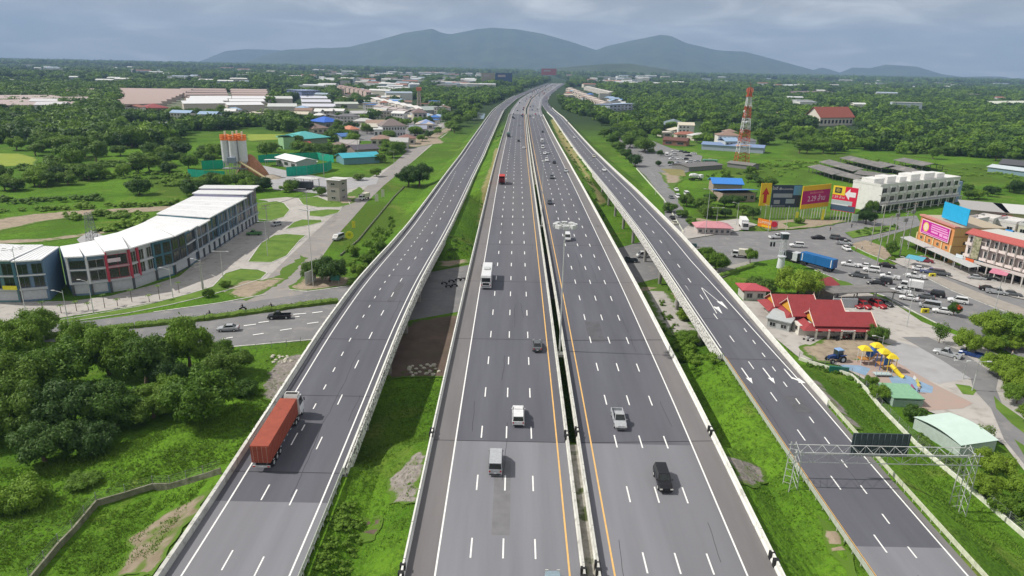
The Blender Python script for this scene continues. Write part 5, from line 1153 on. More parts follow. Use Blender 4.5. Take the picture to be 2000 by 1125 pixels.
shop_row('short three storey shophouse block with white roofs at the left border',[(-141,158),(-132,155.5),(-125,154.6),(-118.5,155.2),(-112.8,157.3)],[(-143,171),(-134,169.8),(-127,169),(-121,169.5),(-116.5,169)],[
 dict(wall=(.1,.22,.24),p=1,n=1),dict(wall=(.1,.22,.24),p=2,n=1,col=TEAL),dict(wall=(.12,.24,.26),p=2,n=1,col=TEAL,cols=(0,1)),dict(wall=(.14,.22,.32),p=2,n=1,dz=-.3,col=TEAL)],10.6)
MB().box(0,3.4,-.05,.05,0,1).build('banner',cmat((.75,.68,.05)),tag(ob('sign_banner',None,None,(-121.4,154.0,3.5)),'yellow banner hung on the shophouse block at the left border','banner'))
x,y=G(90,450); 
# ---- unfinished tower
r,W=bld('unfinished_tower','unfinished grey concrete block with white slab roof among weeds','building',(640,392),(664,394),6.5,9,cmat((.36,.33,.31),.9),(.62,.62,.6),'flat',0,.7,3,1,1,side='right',fw=.35,fh=.3)
MB().box(1,8,1.5,6,9.3,9.5).build('roof',cmat((.62,.62,.6)),r)
tag(scatter('rubble',[(630,385),(720,378),(700,392),(640,398)],26,50,.3,.7,(.4,.8),'leaf_b'),'weeds and rubble round the unfinished tower','weeds')
# ---- concrete plant
def plant():
    x,y=G(463,345); r=root('concrete_plant','concrete plant of white silos with orange railed tops','silo plant',(x,y,0))
    org=cmat((.75,.20,.03),.6); wh=cmat((.62,.63,.66),.5)
    for i,(dx_,dy_) in enumerate(((-4.3,0),(0,-1),(4.3,0),(0,4.2))):
        b=MB(); b.bar((dx_,dy_,8),(dx_,dy_,18.4),2.1,18); s_=b.build('silo',wh,r); b=MB(); b.bar((dx_,dy_,5.6),(dx_,dy_,8),.4,14,0,2.08); b.build('silo_cone',wh,s_)
        b=MB(); b.bar((dx_,dy_,18.4),(dx_,dy_,18.7),2.2,18); b.build('silo_top',org,s_)
        b=MB()
        for k in range(14): a=k*6.283/14; b.bar((dx_+2.15*math.cos(a),dy_+2.15*math.sin(a),18.6),(dx_+2.15*math.cos(a),dy_+2.15*math.sin(a),21),.09,4)
        for z_ in(19.2,20,20.9):
            for k in range(14): a=k*6.283/14; c_=(k+1)*6.283/14; b.bar((dx_+2.15*math.cos(a),dy_+2.15*math.sin(a),z_),(dx_+2.15*math.cos(c_),dy_+2.15*math.sin(c_),z_),.22,4)
        b.build('railing',org,s_); MB().bar((dx_+.4,dy_,18.6),(dx_+.4,dy_,22.8),.45,10).build('filter_stack',cmat((.72,.68,.55)),s_)
        for k in range(4): a=k*1.57+.78; MB().bar((dx_+1.9*math.cos(a),dy_+1.9*math.sin(a),0),(dx_+1.9*math.cos(a),dy_+1.9*math.sin(a),8.2),.16,5).build('leg',M('steel_pale'),r)
    MB().box(-2.5,1.5,-4.2,-1.4,7.5,10.2).build('control_cabin',cmat((.25,.30,.38)),r)
    MB().box(-6,6,-3,2,4.2,4.5).build('platform',M('steel_grey'),r)
    b=MB(); b.loft([[(3,-3,7.8),(3.2,-1.6,7.8),(3.2,-1.6,8.3),(3,-3,8.3)],[(17,-8,.6),(17.4,-6.6,.6),(17.4,-6.6,1.1),(17,-8,1.1)]]); b.build('conveyor',cmat((.55,.45,.25)),r)
    return r
plant()
def heap(name,label,px,py,rr,h,m,st=1.0):
    x,y=G(px,py); b=MB(); rd=random.Random(int(px)); rings=[]
    for j,(q,z_) in enumerate(((1,-.1),(.8,.22),(.5,.62),(.2,.92),(.02,1))): rings.append([(q*rr*math.cos(a)*rd.uniform(.9,1.1),q*rr*st*math.sin(a)*rd.uniform(.9,1.1),z_*h) for a in [k*6.283/14 for k in range(14)]])
    b.loft(rings); o=b.build(name,m,None,(x,y,0)); return tag(o,label,'heap')
heap('gravel_heap','orange brown gravel heap beside the silos',492,343,9,11,mat('gravel_orange',(.42,.20,.11),.95,.2,.6,detail=8,bump=.5),.8)
heap('sand_heap','flat pale sand heap at the plant yard',530,348,6,2,mat('sand',(.38,.33,.26),.95,.15,.6,bump=.3))
def net(label,pts,h,m='green_net'):
    P=[G(*p) for p in pts]; r=root('net_fence',label,'fence')
    for a,c_ in zip(P,P[1:]):
        d=Vector(c_)-Vector(a); L_=d.length; k=max(1,int(L_/4)); 
        for i in range(k):
            q0=Vector(a)+d*i/k; q1=Vector(a)+d*(i+1)/k; b=MB(); n=Vector((-d.y,d.x)).normalized()*.03
            b.add([(*(q0-n),.1),(*(q1-n),.1),(*(q1-n),h),(*(q0-n),h*.97),(*(q0+n),.1),(*(q1+n),.1),(*(q1+n),h),(*(q0+n),h*.97)],[(0,1,2,3),(7,6,5,4),(3,2,6,7),(0,3,7,4),(1,5,6,2)]); b.build('net_panel',M(m),r)
            MB().bar((*q0,0),(*q0,h+.3),.06,5).build('post',M('steel_grey'),r)
net('green windbreak net around the right side of the plant yard',[(560,345),(600,342),(640,335),(648,330)],5)
net('green windbreak net behind the plant sheds',[(505,318),(560,314),(620,312),(652,318)],4.5)
net('green windbreak net left of the silos',[(368,345),(400,348),(440,350)],4); net('green net behind the plant on the left',[(395,332),(440,330)],5)
bld('storage_shed','white gabled shed inside the plant yard','shed',(540,322),(580,332),12,4.5,(.4,.4,.42),M('roof_white'),'gable',1.6,.6,1,3)
bld('storage_shed','small white lean-to roof left in the plant yard','shed',(518,325),(545,325),6,3.2,(.4,.4,.42),M('roof_white'),'shed',.6,.4,open_=True)
bld('storage_shed','small white roof right in the plant yard','shed',(598,328),(618,328),6,3,(.4,.4,.42),M('roof_white'),'shed',.5,.4,open_=True)
bld('truck_shelter','flat pale shelter above the parked dark lorry by the plant drive','shed',(575,364),(612,368),5,4,(.4,.4,.4),(.6,.6,.58),'flat',0,.3,open_=True)
st('bigtruck',(.04,.05,.06),592,370,85,'dark lorry under the shelter by the plant drive')
# green and teal roofed houses and the village left of the ramp
for a in [
 ('house','pale green house with green roof at the field edge',(555,292),(577,291),14,8,(.30,.50,.28),(.06,.38,.28),'shed',1.8,1,2,0),
 ('house','wide house with turquoise hip roof beside the green house',(582,286),(640,281),22,5,(.3,.35,.3),(.10,.42,.42),'hip',4,2,1,0),
 ('house','low house with red roof under the turquoise one',(584,290),(608,289),8,3,(.3,.2,.2),(.35,.08,.07),'gable',1.2,.6,1,0),
 ('house','house with bright blue hip roof in the village',(634,252),(664,250),20,6,(.3,.3,.35),(.04,.14,.55),'hip',4,1.5,1,2),
 ('house','house with brown hip roof left of the bright blue roof',(612,262),(640,260),18,4.5,(.55,.5,.45),(.26,.19,.16),'hip',3.5,1,1,3),
 ('house','small house with blue roof behind the trees',(668,280),(686,279),14,5,(.3,.35,.45),(.07,.17,.42),'gable',1.8,.8,1,2),
 ('house','small house with salmon roof in the village',(684,265),(702,264),14,5,(.5,.4,.35),(.52,.22,.14),'hip',2.4,.8,1,2),
 ('house','long low building with aqua roof by the side street',(672,322),(742,318),14,4,(.15,.3,.35),(.06,.40,.50),'gable',2,.8,1,0),
 ('house','dark roofed house behind the aqua roof',(694,305),(740,302),14,4,(.3,.25,.22),(.11,.10,.12),'gable',2.4,.8,1,0),
 ('house','two storey white house with many windows and brown roof',(748,268),(792,267),16,9,(.55,.56,.58),(.22,.18,.17),'hip',5,1,2,8),
 ('house','white annex left of the two storey house',(731,268),(748,268),12,6,(.62,.63,.62),(.6,.62,.6),'flat',0,.6,1,2),
 ('house','tall house with dark roof and yellow side wall in the row houses',(808,240),(834,240),20,10,(.45,.42,.36),(.20,.15,.14),'hip',4,1,2,3),
 ('house','blue and white houses at the street bend',(822,252),(848,252),18,5,(.4,.45,.6),(.25,.33,.55),'hip',3,1,1,3),
 ('house','grey green roofed hall behind the street bend',(820,228),(868,226),40,7,(.35,.38,.38),(.33,.38,.36),'gable',3,1,1,0),
 ('house','red roofed house at the edge of the estate',(282,220),(330,219),26,5,(.4,.25,.2),(.30,.07,.07),'hip',4,1,1,4),
 ('house','house with small red roof among the field trees',(155,226),(180,225),18,5,(.4,.3,.25),(.35,.12,.08),'hip',3,1,1,2),
 ('house','long house with blue roof beyond the fields',(360,240),(400,240),14,4,(.3,.35,.4),(.16,.26,.45),'gable',2,1,1,4),
 ('house','red roof beside the long blue one',(402,242),(426,241),14,5,(.5,.4,.4),(.42,.12,.12),'gable',2.4,1,1,3),
 ('shed','low grey sheds beyond the yellow field',(282,250),(332,248),14,3,(.3,.3,.3),(.24,.24,.24),'gable',1,.5,1,0),
 ('shed','long pale roof behind the field trees',(505,245),(545,244),14,4,(.4,.4,.4),(.45,.48,.42),'shed',1,.5,1,0),
 ('house','blue hall above the white row houses',(590,192),(625,191),40,12,(.25,.3,.5),(.30,.36,.55),'flat',0,1,3,8),
 ('house','white block of flats behind the row houses, left one',(747,188),(778,188),30,13,(.6,.6,.58),(.5,.5,.48),'flat',0,.5,4,7),
 ('house','white block of flats behind the row houses, right one',(782,190),(800,190),30,11,(.62,.63,.62),(.5,.5,.48),'flat',0,.5,3,4),
 ('temple_building','temple hall with large red brown roof and white walls in the forest',(1600,246),(1664,245),22,9,(.66,.62,.55),(.30,.085,.055),'gable',11,1.5,1,9),
 ('house','small orange roofed pavilion right of the temple hall',(1725,240),(1742,239),14,6,(.45,.2,.1),(.55,.15,.05),'hip',5,1,1,0),
 ('house','small pink roofed house in the forest behind the mast',(1503,232),(1530,231),16,5,(.5,.4,.38),(.48,.27,.22),'gable',2.4,1,1,3),
 ('house','pale blue small buildings behind the mast',(1474,210),(1500,209),30,8,(.35,.42,.55),(.4,.48,.6),'flat',0,.5,2,4),
 ('hall','long white hall roof in the distance behind the forest',(1493,172),(1572,171),60,8,(.5,.52,.54),(.62,.66,.68),'gable',3,1,1,0),
 ('hall','long pale roof at the right border of the forest',(1930,210),(2040,208),60,7,(.5,.5,.45),(.60,.63,.52),'gable',3,1,1,0),
 ('hall','grey roofed building with dark roof in the forest right',(1565,190),(1635,189),60,8,(.4,.3,.3),(.22,.17,.17),'gable',5,1,1,0),
 ('house','blue white building beyond the right ramp',(1190,217),(1240,214),26,8,(.50,.56,.68),(.36,.46,.62),'shed',1,1,2,7),
 ('house','domed grey roof house behind the parking ground',(1311,255),(1350,254),26,4,(.35,.37,.38),(.17,.22,.24),'hip',6,1,1,0),
 ('house','dark red roofed sheds along the parking ground',(1294,283),(1340,286),12,4,(.28,.14,.10),(.15,.07,.055),'gable',2,.6,1,2),
 ('house','small cream roof left of the dark red sheds',(1294,268),(1312,268),12,4,(.5,.45,.4),(.55,.5,.44),'flat',0,.4,1,1),
 ('shed','long black roofed shelter behind the parking ground',(1345,272),(1412,277),14,4,(.1,.1,.1),(.06,.06,.06),'shed',.8,.5,1,0),
 ('shed','long low building with faded blue roof behind the radio mast',(1370,292),(1490,300),12,4,(.35,.4,.5),(.20,.28,.45),'gable',1.6,.6,1,0),
 ('house','house with bright blue roof beside the billboards, rear wing',(1392,376),(1448,378),12,4.5,(.35,.28,.24),(.05,.22,.62),'gable',2,.8,1,0),
 ('house','house with bright blue roof beside the billboards, front wing',(1410,395),(1474,394),9,4.2,(.33,.26,.22),(.09,.25,.65),'shed',1.5,.8,1,5),
 ('shed','grey low roof between bus and billboards',(1345,335),(1410,330),14,2.6,(.2,.2,.2),(.17,.16,.16),'gable',1,.5,1,0),
 ('shed','small grey roof left of the market sheds',(1420,326),(1468,332),9,2.6,(.2,.2,.2),(.20,.19,.18),'gable',1,.5,1,0),
 ('hall','hall with white roof at the right border behind the market sheds',(1928,335),(2010,346),10,3,(.2,.3,.35),(.50,.56,.60),'gable',1.4,.6,1,0),
 ('hall','dark grey hall roof at the right border',(1950,330),(2060,340),26,3.4,(.12,.12,.13),(.09,.09,.10),'gable',2,.6,1,0),
]:
    n,l,p1,p2,D,h,wl_,rf,rk,rh,ov,fl,nw=a
    bld(n,l,n.split('_')[0] if n!='temple_building' else 'temple',p1,p2,D,h,wl_,rf,rk,rh,ov,fl,nw)
# market: long low grey roofs right of the billboards
MK=[((1578,336),(1625,352),12),((1600,326),(1665,345),12),((1640,318),(1720,338),13),((1668,350),(1740,360),10),((1700,330),(1765,345),12),((1745,322),(1800,334),14),((1765,350),(1830,362),11),((1630,352),(1672,362),8),((1750,342),(1850,366),9)]
for i,(p1,p2,D) in enumerate(MK):
    bld('market_roof',['front left roof of the low grey market sheds','second roof from the left in the market sheds','long roof in the rear of the market sheds','roof just behind the left end of the white building','middle rear roof of the market sheds','rearmost right roof of the market sheds','roof behind the middle of the white building','small roof piece between the front market roofs','long flat roof behind the right half of the white building'][i],'shed',p1,p2,D,3.2,(.14,.13,.12),M('roof_grey'),'gable',1.5,.5,group='market sheds',open_=True)
bld('shed','ruined brown roof between trees beyond the market','shed',(1833,300),(1880,302),14,3,(.3,.25,.2),(.20,.16,.13),'gable',1.5,.5)
# ---- white apartment block
def apart():
    a=Vector((155,288.5)); c_=Vector((206.5,317.5)); r,W=bld('apartment_building','long white three storey apartment building with balconies in two rows','building',tuple(a),tuple(c_),13,11.2,M('wall_white'),(.68,.68,.66),'parapet',world=True)
    wm=M('wall_white'); n=10; bw=W/n
    for j in(1,2):
        for i in range(n):
            o=ob('window',win_mesh(bw*.62,2.3,'glass_dark',(.42,.42,.42),2),r,(bw*(i+.5),-.03,3.7*j+1.7))
            q=MB(); q.box(-bw*.4,bw*.4,-1.1,-.02,0,.15); q.box(-bw*.4,bw*.4,-1.1,-1.02,.151,.9); q.build('balcony',wm,r,(bw*(i+.5),0,3.7*j+.2))
            q=MB(); q.box(-.14,.14,-1.0,-.05,-.2,3.2); q.build('fin_wall',wm,r,(bw*i+.0,0,3.7*j+.3))
    q=MB(); q.box(0,W,-2.6,-.1,3.35,3.6); q.build('canopy',cmat((.5,.5,.5)),r)
    for i in range(n+1): MB().box(-.2,.2,-2.5,-2.1,0,3.34).build('column',wm,r,(min(W-.3,max(.3,bw*i)),0,0))
    for i in range(n): MB().quad((bw*i+.4,-.04,.2),(bw*(i+1)-.4,-.04,.2),(bw*(i+1)-.4,-.04,2.9),(bw*i+.4,-.04,2.9)).build('shop_opening',M('glass_dark'),r)
    for i,(x0,w2,h_) in enumerate(((1,7,2.4),(10,6,2.8),(19,5,2.2),(27,7,2.8),(37,8,2.8),(47,6,2.2))):
        q=MB(); q.box(x0,x0+w2,4,10,11.25,11.25+h_); q.build('stair_house',wm,r)
    MB().box(W-.001,W+3,0,12.8,0,9.5).build('blue_wing',cmat((.28,.38,.6)),r)
apart()
# ---- orange corner building with magenta billboard
def orange():
    A=Vector(G(1787,484)); B_=Vector(G(1851,513)); D_=Vector(G(1895,500)); d=B_-A; W=d.length; D=(D_-B_).length
    r=root('corner_building','orange and yellow corner building with magenta advertisement','commercial building',(A.x,A.y,0),math.atan2(d.y,d.x))
    h=11.2; o=cmat((.62,.27,.10),.8); yl=cmat((.56,.38,.15),.8); b=MB(); b.box(0,W,0,D,-.2,h); b.m=[1 if k==3 else 0 for k in range(len(b.m))]; b.build('wall',[o,yl],r)
    b=MB(); b.box(-.4,W+.4,-.5,1.2,h+.01,h+.5); b.build('cornice',cmat((.55,.24,.20)),r); MB().box(-.2,W+.2,1.21,D+.2,h+.02,h+.3).build('roof',cmat((.45,.38,.28)),r)
    n=4
    for k in range(n): ob('window',win_mesh(1.3,1.2,'glass_dark',(.62,.5,.3),2),r,(W*(k+.5)/n,-.03,4.3))
    for j in range(3):
        for k in range(2): ob('window',win_mesh(1.1,1.1,'glass_dark',(.4,.28,.1),1),r,(W+.03,D*(.25+.5*k),3.2+j*3.1),math.pi/2)
        MB().box(W+.005,W+.12,0,D,2.1+j*3.1,2.3+j*3.1).build('floor_band',cmat((.35,.2,.08)),r)
    for k in range(n+1): MB().box(-.25,.25,-.3,-.01,3.2,5.6).build('pilaster',cmat((.66,.55,.3)),r,(W*k/n,0,0))
    # the advertisement
    p=root('advertising_panel','magenta advertisement with round yellow logo on the orange building','billboard',(A.x,A.y,0),math.atan2(d.y,d.x))
    MB().box(W*.1,W*.93,-.55,-.4,6.0,10.6).build('panel_frame',cmat((.75,.6,.7)),p); MB().box(W*.115,W*.915,-.57,-.551,6.2,10.4).build('panel_face',cmat((.50,.02,.30)),p)
    b=MB(); b.bar((W*.25,-.6,8.4),(W*.25,-.575,8.4),1.55,20); b.build('logo_disc',cmat((.75,.55,.1)),p); b=MB(); b.bar((W*.25,-.62,8.4),(W*.25,-.601,8.4),1.1,20); b.build('logo_core',cmat((.72,.62,.5)),p)
    for k,(x0,x1,z0,z1) in enumerate(((.4,.85,9.6,9.9),(.4,.88,8.9,9.3),(.4,.9,8.2,8.6),(.42,.62,7.3,7.9),(.66,.76,7.1,8.0),(.78,.9,7.1,7.9),(.16,.9,6.5,6.7))): MB().box(W*x0,W*x1,-.6,-.575,z0,z1).build('print_line',cmat((.75,.35,.62)),p)
    # blue panel back on the roof
    q=root('rooftop_billboard','bright blue rear side of a billboard on the orange building roof','billboard',(A.x,A.y,0),math.atan2(d.y,d.x)); MB().box(W*.32,W*1.02,3,3.2,12.0,17.2).build('panel',cmat((.02,.38,.68)),q)
    for k in range(5): MB().bar((W*(.36+.15*k),3.4,11.3),(W*(.36+.15*k),3.25,16.8),.07,5).build('strut',M('steel_grey'),q)
    # arcade roof
    e=root('arcade_roof','long grey arcade roof with dark shop fronts below the orange building','arcade',(A.x,A.y,0),math.atan2(d.y,d.x)); MB().loft([[(-3,-4,2.9),(W+16,-4,2.9),(W+16,-.6,3.3),(-3,-.6,3.3)],[(-3,-4,3.0),(W+16,-4,3.0),(W+16,-.6,3.4),(-3,-.6,3.4)]]).build('roof',cmat((.45,.46,.46)),e)
    for k in range(7): MB().bar((-2.5+k*5,-3.8,0),(-2.5+k*5,-3.8,2.88),.1,6).build('post',M('steel_pale'),e)
    for k in range(5): MB().box(k*W/5+.25,(k+1)*W/5-.25,-.08,-.02,.1,2.7).build('shop_opening',M('glass_dark'),e)
    return r
orange()
def pinkrow():
    A=Vector(G(1878,520)); B_=Vector(G(2030,565)); d=B_-A; W=d.length
    r=root('shophouse_row','white and pink three storey shophouse row with red roof edge at the right border','commercial building',(A.x,A.y,0),math.atan2(d.y,d.x)); wl_=cmat((.66,.58,.55),.85); h=11.0
    MB().box(0,W,0,12,-.2,h).build('wall',wl_,r); MB().loft([[(-.3,-1.2,h-.5),(W+.3,-1.2,h-.5),(W+.3,1.5,h+.7),(-.3,1.5,h+.7)],[(-.3,-1.2,h-.25),(W+.3,-1.2,h-.25),(W+.3,1.5,h+.95),(-.3,1.5,h+.95)]]).build('roof_edge',cmat((.42,.10,.09)),r); MB().box(-.1,W+.1,1.6,12.1,h+.01,h+.25).build('roof',cmat((.55,.54,.5)),r)
    n=9; bw=W/n
    for j in(1,2):
        for i in range(n):
            if i==1: continue
            ob('window',win_mesh(bw*.5,1.9,'glass_dark',(.5,.5,.5),2),r,(bw*(i+.55),-.03,3.6*j+1.7)); q=MB(); q.box(bw*i+.3,bw*(i+1)-.3,-1.1,-.02,3.6*j,3.6*j+.15); q.box(bw*i+.3,bw*(i+1)-.3,-1.1,-1.03,3.6*j+.151,3.6*j+.85); q.build('balcony',wl_,r)
            MB().box(bw*(i+1)-.15,bw*(i+1)+.15,-1.2,-.02,3.5,h-.55).build('fin_wall',cmat((.72,.66,.63)),r)
    MB().box(bw*1.1,bw*1.98,-1.25,-1.15,3.6,h-.7).build('picture_banner',mat('picture_print',(.10,.12,.05),.6,.5,1.2,col2=(.45,.42,.30),detail=3),r)
    MB().box(0,W,-4,-1.25,3.1,3.3).build('arcade_roof',cmat((.5,.46,.44)),r)
    for i in range(n): MB().box(bw*i+.3,bw*(i+1)-.3,-.06,-.02,.1,2.8).build('shop_opening',M('glass_dark'),r)
    for i in range(n+1): MB().box(bw*i-.15,bw*i+.15,-3.9,-3.6,0,3.09).build('column',cmat((.5,.48,.46)),r)
    for nm,x0,x1,z0,z1,c_,lab in(('shop_sign',.02,.12,3.4,4.5,(.55,.62,.66),None),('shop_sign',.16,.27,2.9,4.1,(.62,.12,.03),None)): MB().box(W*x0,W*x1,-4.15,-4.02,z0,z1).build(nm,cmat(c_),r)
    for p1,p2,c_,lab in(((1898,525),(1919,532),(.10,.42,.60),'turquoise awning at the arcade between orange and pink buildings'),((1934,545),(1968,552),(.55,.2,.28),'pink awning over a shop front in the pink row')):
        a_=Vector(G(*p1)); e_=Vector(G(*p2)); dd=e_-a_; t=root('awning',lab,'awning',(a_.x,a_.y,0),math.atan2(dd.y,dd.x)); MB().loft([[(0,-3,2.5),(dd.length,-3,2.5),(dd.length,0,3.3),(0,0,3.3)],[(0,-3,2.6),(dd.length,-3,2.6),(dd.length,0,3.4),(0,0,3.4)]]).build('canopy',cmat(c_),t)
        for k in(0.1,dd.length-.1): MB().bar((k,-2.9,0),(k,-2.9,2.5),.05,5).build('post',M('steel_pale'),t)
pinkrow()
a_=Vector(G(1785,519)); t=root('awning','light blue awning standing before the dark red car','awning',(a_.x,a_.y,0),-.8); MB().loft([[(-2.5,-1.6,2.2),(2.5,-1.6,2.2),(2.5,1.6,2.8),(-2.5,1.6,2.8)],[(-2.5,-1.6,2.3),(2.5,-1.6,2.3),(2.5,1.6,2.9),(-2.5,1.6,2.9)]]).build('canopy',cmat((.10,.36,.48)),t)
for k in(-2.3,2.3): MB().bar((k,-1.5,0),(k,-1.5,2.25),.05,5).build('post',M('steel_pale'),t)
for a in [
 ('house','building with red shutters and grey roof behind the orange house',(1880,432),(1960,440),22,5,(.5,.46,.44),(.38,.37,.36),'flat',0,1,1,0),
 ('house','cream hall at the right border with white roof',(1962,440),(2040,447),22,5,(.58,.53,.34),(.58,.58,.56),'flat',0,1,1,0),
 ('house','white block behind the blue panel, left',(1870,474),(1893,479),9,8.5,(.62,.60,.57),(.62,.6,.58),'parapet',0,.2,2,0),
 ('house','white roofed block behind the blue panel, middle',(1895,466),(1930,472),9,7.5,(.60,.57,.54),(.62,.6,.58),'parapet',0,.2,2,3),
 ('house','white block right behind the blue roof',(1934,468),(1975,476),9,7,(.64,.62,.6),(.62,.61,.6),'parapet',0,.2,2,2),
 ('house','white block at the right border above the blue roof',(1980,478),(2040,488),10,7,(.62,.6,.5),(.6,.6,.58),'parapet',0,.2,2,3),
 ('house','bright blue roof behind the pink row',(1900,496),(1955,505),12,7,(.3,.3,.33),(.04,.26,.62),'gable',1.6,.8,1,0),
 ('house','grey corrugated roof right of the blue roof',(1958,508),(2010,520),10,7,(.28,.27,.27),(.42,.42,.42),'gable',1.8,.8,1,0),
 ('shop','low booth with pink roof and dark windows at the crossing',(1362,457),(1426,459),7,2.6,(.5,.46,.44),(.55,.25,.28),'hip',1.6,.8,1,6),
 ('hut','small white hut with red roof behind the ramp wall',(1452,587),(1494,588),5,3.0,(.62,.61,.58),(.45,.08,.10),'hip',1.0,.8,1,2),
 ('hut','pale grey roofed hut squeezed between ramp and station',(1497,640),(1540,650),9,2.6,(.45,.47,.47),(.42,.45,.46),'gable',.6,.4,1,2),
]:
    n,l,p1,p2,D,h,wl_,rf,rk,rh,ov,fl,nw=a; bld(n,l,n,p1,p2,D,h,wl_,rf,rk,rh,ov,fl,nw)
def redfront():
    a_=Vector(G(1900,438)); r=root('market_shop','row of red shop shutters under a red canopy','shop',(a_.x,a_.y,0),-.12); MB().box(0,13,-1.6,-.4,3.2,4.1).build('canopy',cmat((.55,.08,.09)),r)
    for k in range(8): MB().box(k*1.6+.1,k*1.6+1.5,-.7,-.5,.1,3.1).build('shutter',cmat((.45,.06,.07)),r)
redfront()
# ---- Thai style station
def station():
    r=root('police_station','red roofed Thai style station with golden gables and white walls','building'); red=mat('tile_red',(.30,.05,.055),.6,.08,.6,obj=True); gold=cmat((.62,.33,.04),.5); wh=cmat((.68,.66,.60))
    def tier(x0,x1,yc,half,ze,zr,ends=True):
        for sg in(-1,1):
            b=MB(); b.add([(x0,yc+sg*half,ze),(x1,yc+sg*half,ze),(x1,yc,zr),(x0,yc,zr),(x0,yc+sg*half,ze-.18),(x1,yc+sg*half,ze-.18),(x1,yc,zr-.18),(x0,yc,zr-.18)],[(0,1,2,3),(7,6,5,4),(0,4,5,1),(1,5,6,2),(3,7,4,0)]); rf=b.build('roof_slope',red,r)
            n=int((x1-x0)/.45)
            q=MB()
            for k in range(1,n): q.bar((x0+k*.45,yc+sg*half,ze+.02),(x0+k*.45,yc,zr+.02),.035,3)
            stuff(q.build('tile_ribs',red,rf))
        for x_ in(x0+.35,x1-.35):
            b=MB(); b.add([(x_,yc-half*.86,ze+.1),(x_,yc+half*.86,ze+.1),(x_,yc,zr-.25),(x_+.08,yc-half*.86,ze+.1),(x_+.08,yc+half*.86,ze+.1),(x_+.08,yc,zr-.25)],[(0,2,1),(3,4,5),(0,1,4,3),(1,2,5,4),(2,0,3,5)]); b.build('gable',gold,r)
        for x_ in(x0,x1):
            b=MB()
            for sg in(-1,1): b.bar((x_,yc+sg*(half+.15),ze-.1),(x_,yc,zr+.12),.11,5)
            b.bar((x_,yc,zr),(x_,yc,zr+.9),.1,5,0,.02); b.build('bargeboard',cmat((.72,.58,.50)),r)
    MB().box(63.5,79.5,146.6,157.5,0,3.0).build('wall',wh,r); MB().box(61.8,72.2,157.6,163,0,3.0).build('wall',wh,r)
    tier(66,80,148.6,3.6,3.7,6.3); tier(63,75.5,154,4.2,4.2,7.4); tier(61.5,72,160.5,3.4,3.9,6.3)
    b=MB()
    for (x0,x1,y0,y1,z0,ov) in((64.6,80.6,145.4,152,3.1,1.1),(62.4,76.4,151,158,3.4,1.1),(61,72.5,157.5,163.8,3.2,1.0)):
        b.add([(x0-ov,y0-ov,z0-.5),(x1+ov,y0-ov,z0-.5),(x1+ov,y1+ov,z0-.5),(x0-ov,y1+ov,z0-.5),(x0+1,y0+1,z0+.75),(x1-1,y0+1,z0+.75),(x1-1,y1-1,z0+.75),(x0+1,y1-1,z0+.75)],[(0,1,5,4),(1,2,6,5),(2,3,7,6),(3,0,4,7),(3,2,1,0)])
    b.build('skirt_roof',red,r)
    r.location=(1.0,-3.6,0); r.scale=(1,1,.86)
    for k in range(6): MB().box(-.2,.2,-.2,.2,0,2.85).build('column',wh,r,(66.5+k*2.8,144.6,0))
    for k in range(5): ob('window',win_mesh(1.7,1.3,'glass_dark',(.4,.35,.3),2),r,(68+k*2.7,146.55,1.9))
    for k in range(3): ob('window',win_mesh(1.2,1.1,'glass_dark',(.4,.35,.3),1),r,(63.45,148+k*3.2,1.9),-math.pi/2)
    MB().box(72,74.4,143.75,143.85,2.75,3.15).build('name_board',cmat(WHITE),r)
station()
bld('carport','long grey carport roof sheltering red vehicles','carport',(1625,600),(1745,596),7,3.2,(.4,.4,.4),M('roof_grey'),'shed',.7,.5,open_=True)
MB().box(0,6.2,0,.3,0,2.6).build('panel',cmat((.42,.45,.48)),tag(ob('partition_wall',None,None,(*G(1625,602),0),R(0)),'pale grey partition wall under the left part of the carport','wall'))
bld('roof_shelter','small red tiled roof sticking out behind the light green tree','building',(1606,582),(1632,575),5,2.8,(.4,.35,.3),mat('tile_red',(.3,.05,.05)),'gable',1.5,.5)
# pale green roofs by the playground
bld('sports_roof','large plain pale green curved roof at the lower right','roofed court',(70.0,93.4),(76.8,95.2),9.0,2.1,(.40,.48,.44),mat('mint_roof',(.56,.70,.63),.5,.05,.4,sc2=(.3,(.50,.64,.57),.5,.8)),'arch',.55,.15,world=True)
bld('sports_roof','smaller green tinted court roof beside the playground','roofed court',(68.3,109.8),(73.5,109.5),6.0,1.6,(.3,.4,.35),cmat((.22,.42,.27)),'flat',0,.1,world=True)
MB().box(0,3.6,0,.4,0,1.3).build('bin_body',cmat((.02,.16,.13)),tag(ob('waste_container',None,None,(*G(1619,727),0),-.2),'dark green container standing at the playground fence','container'))
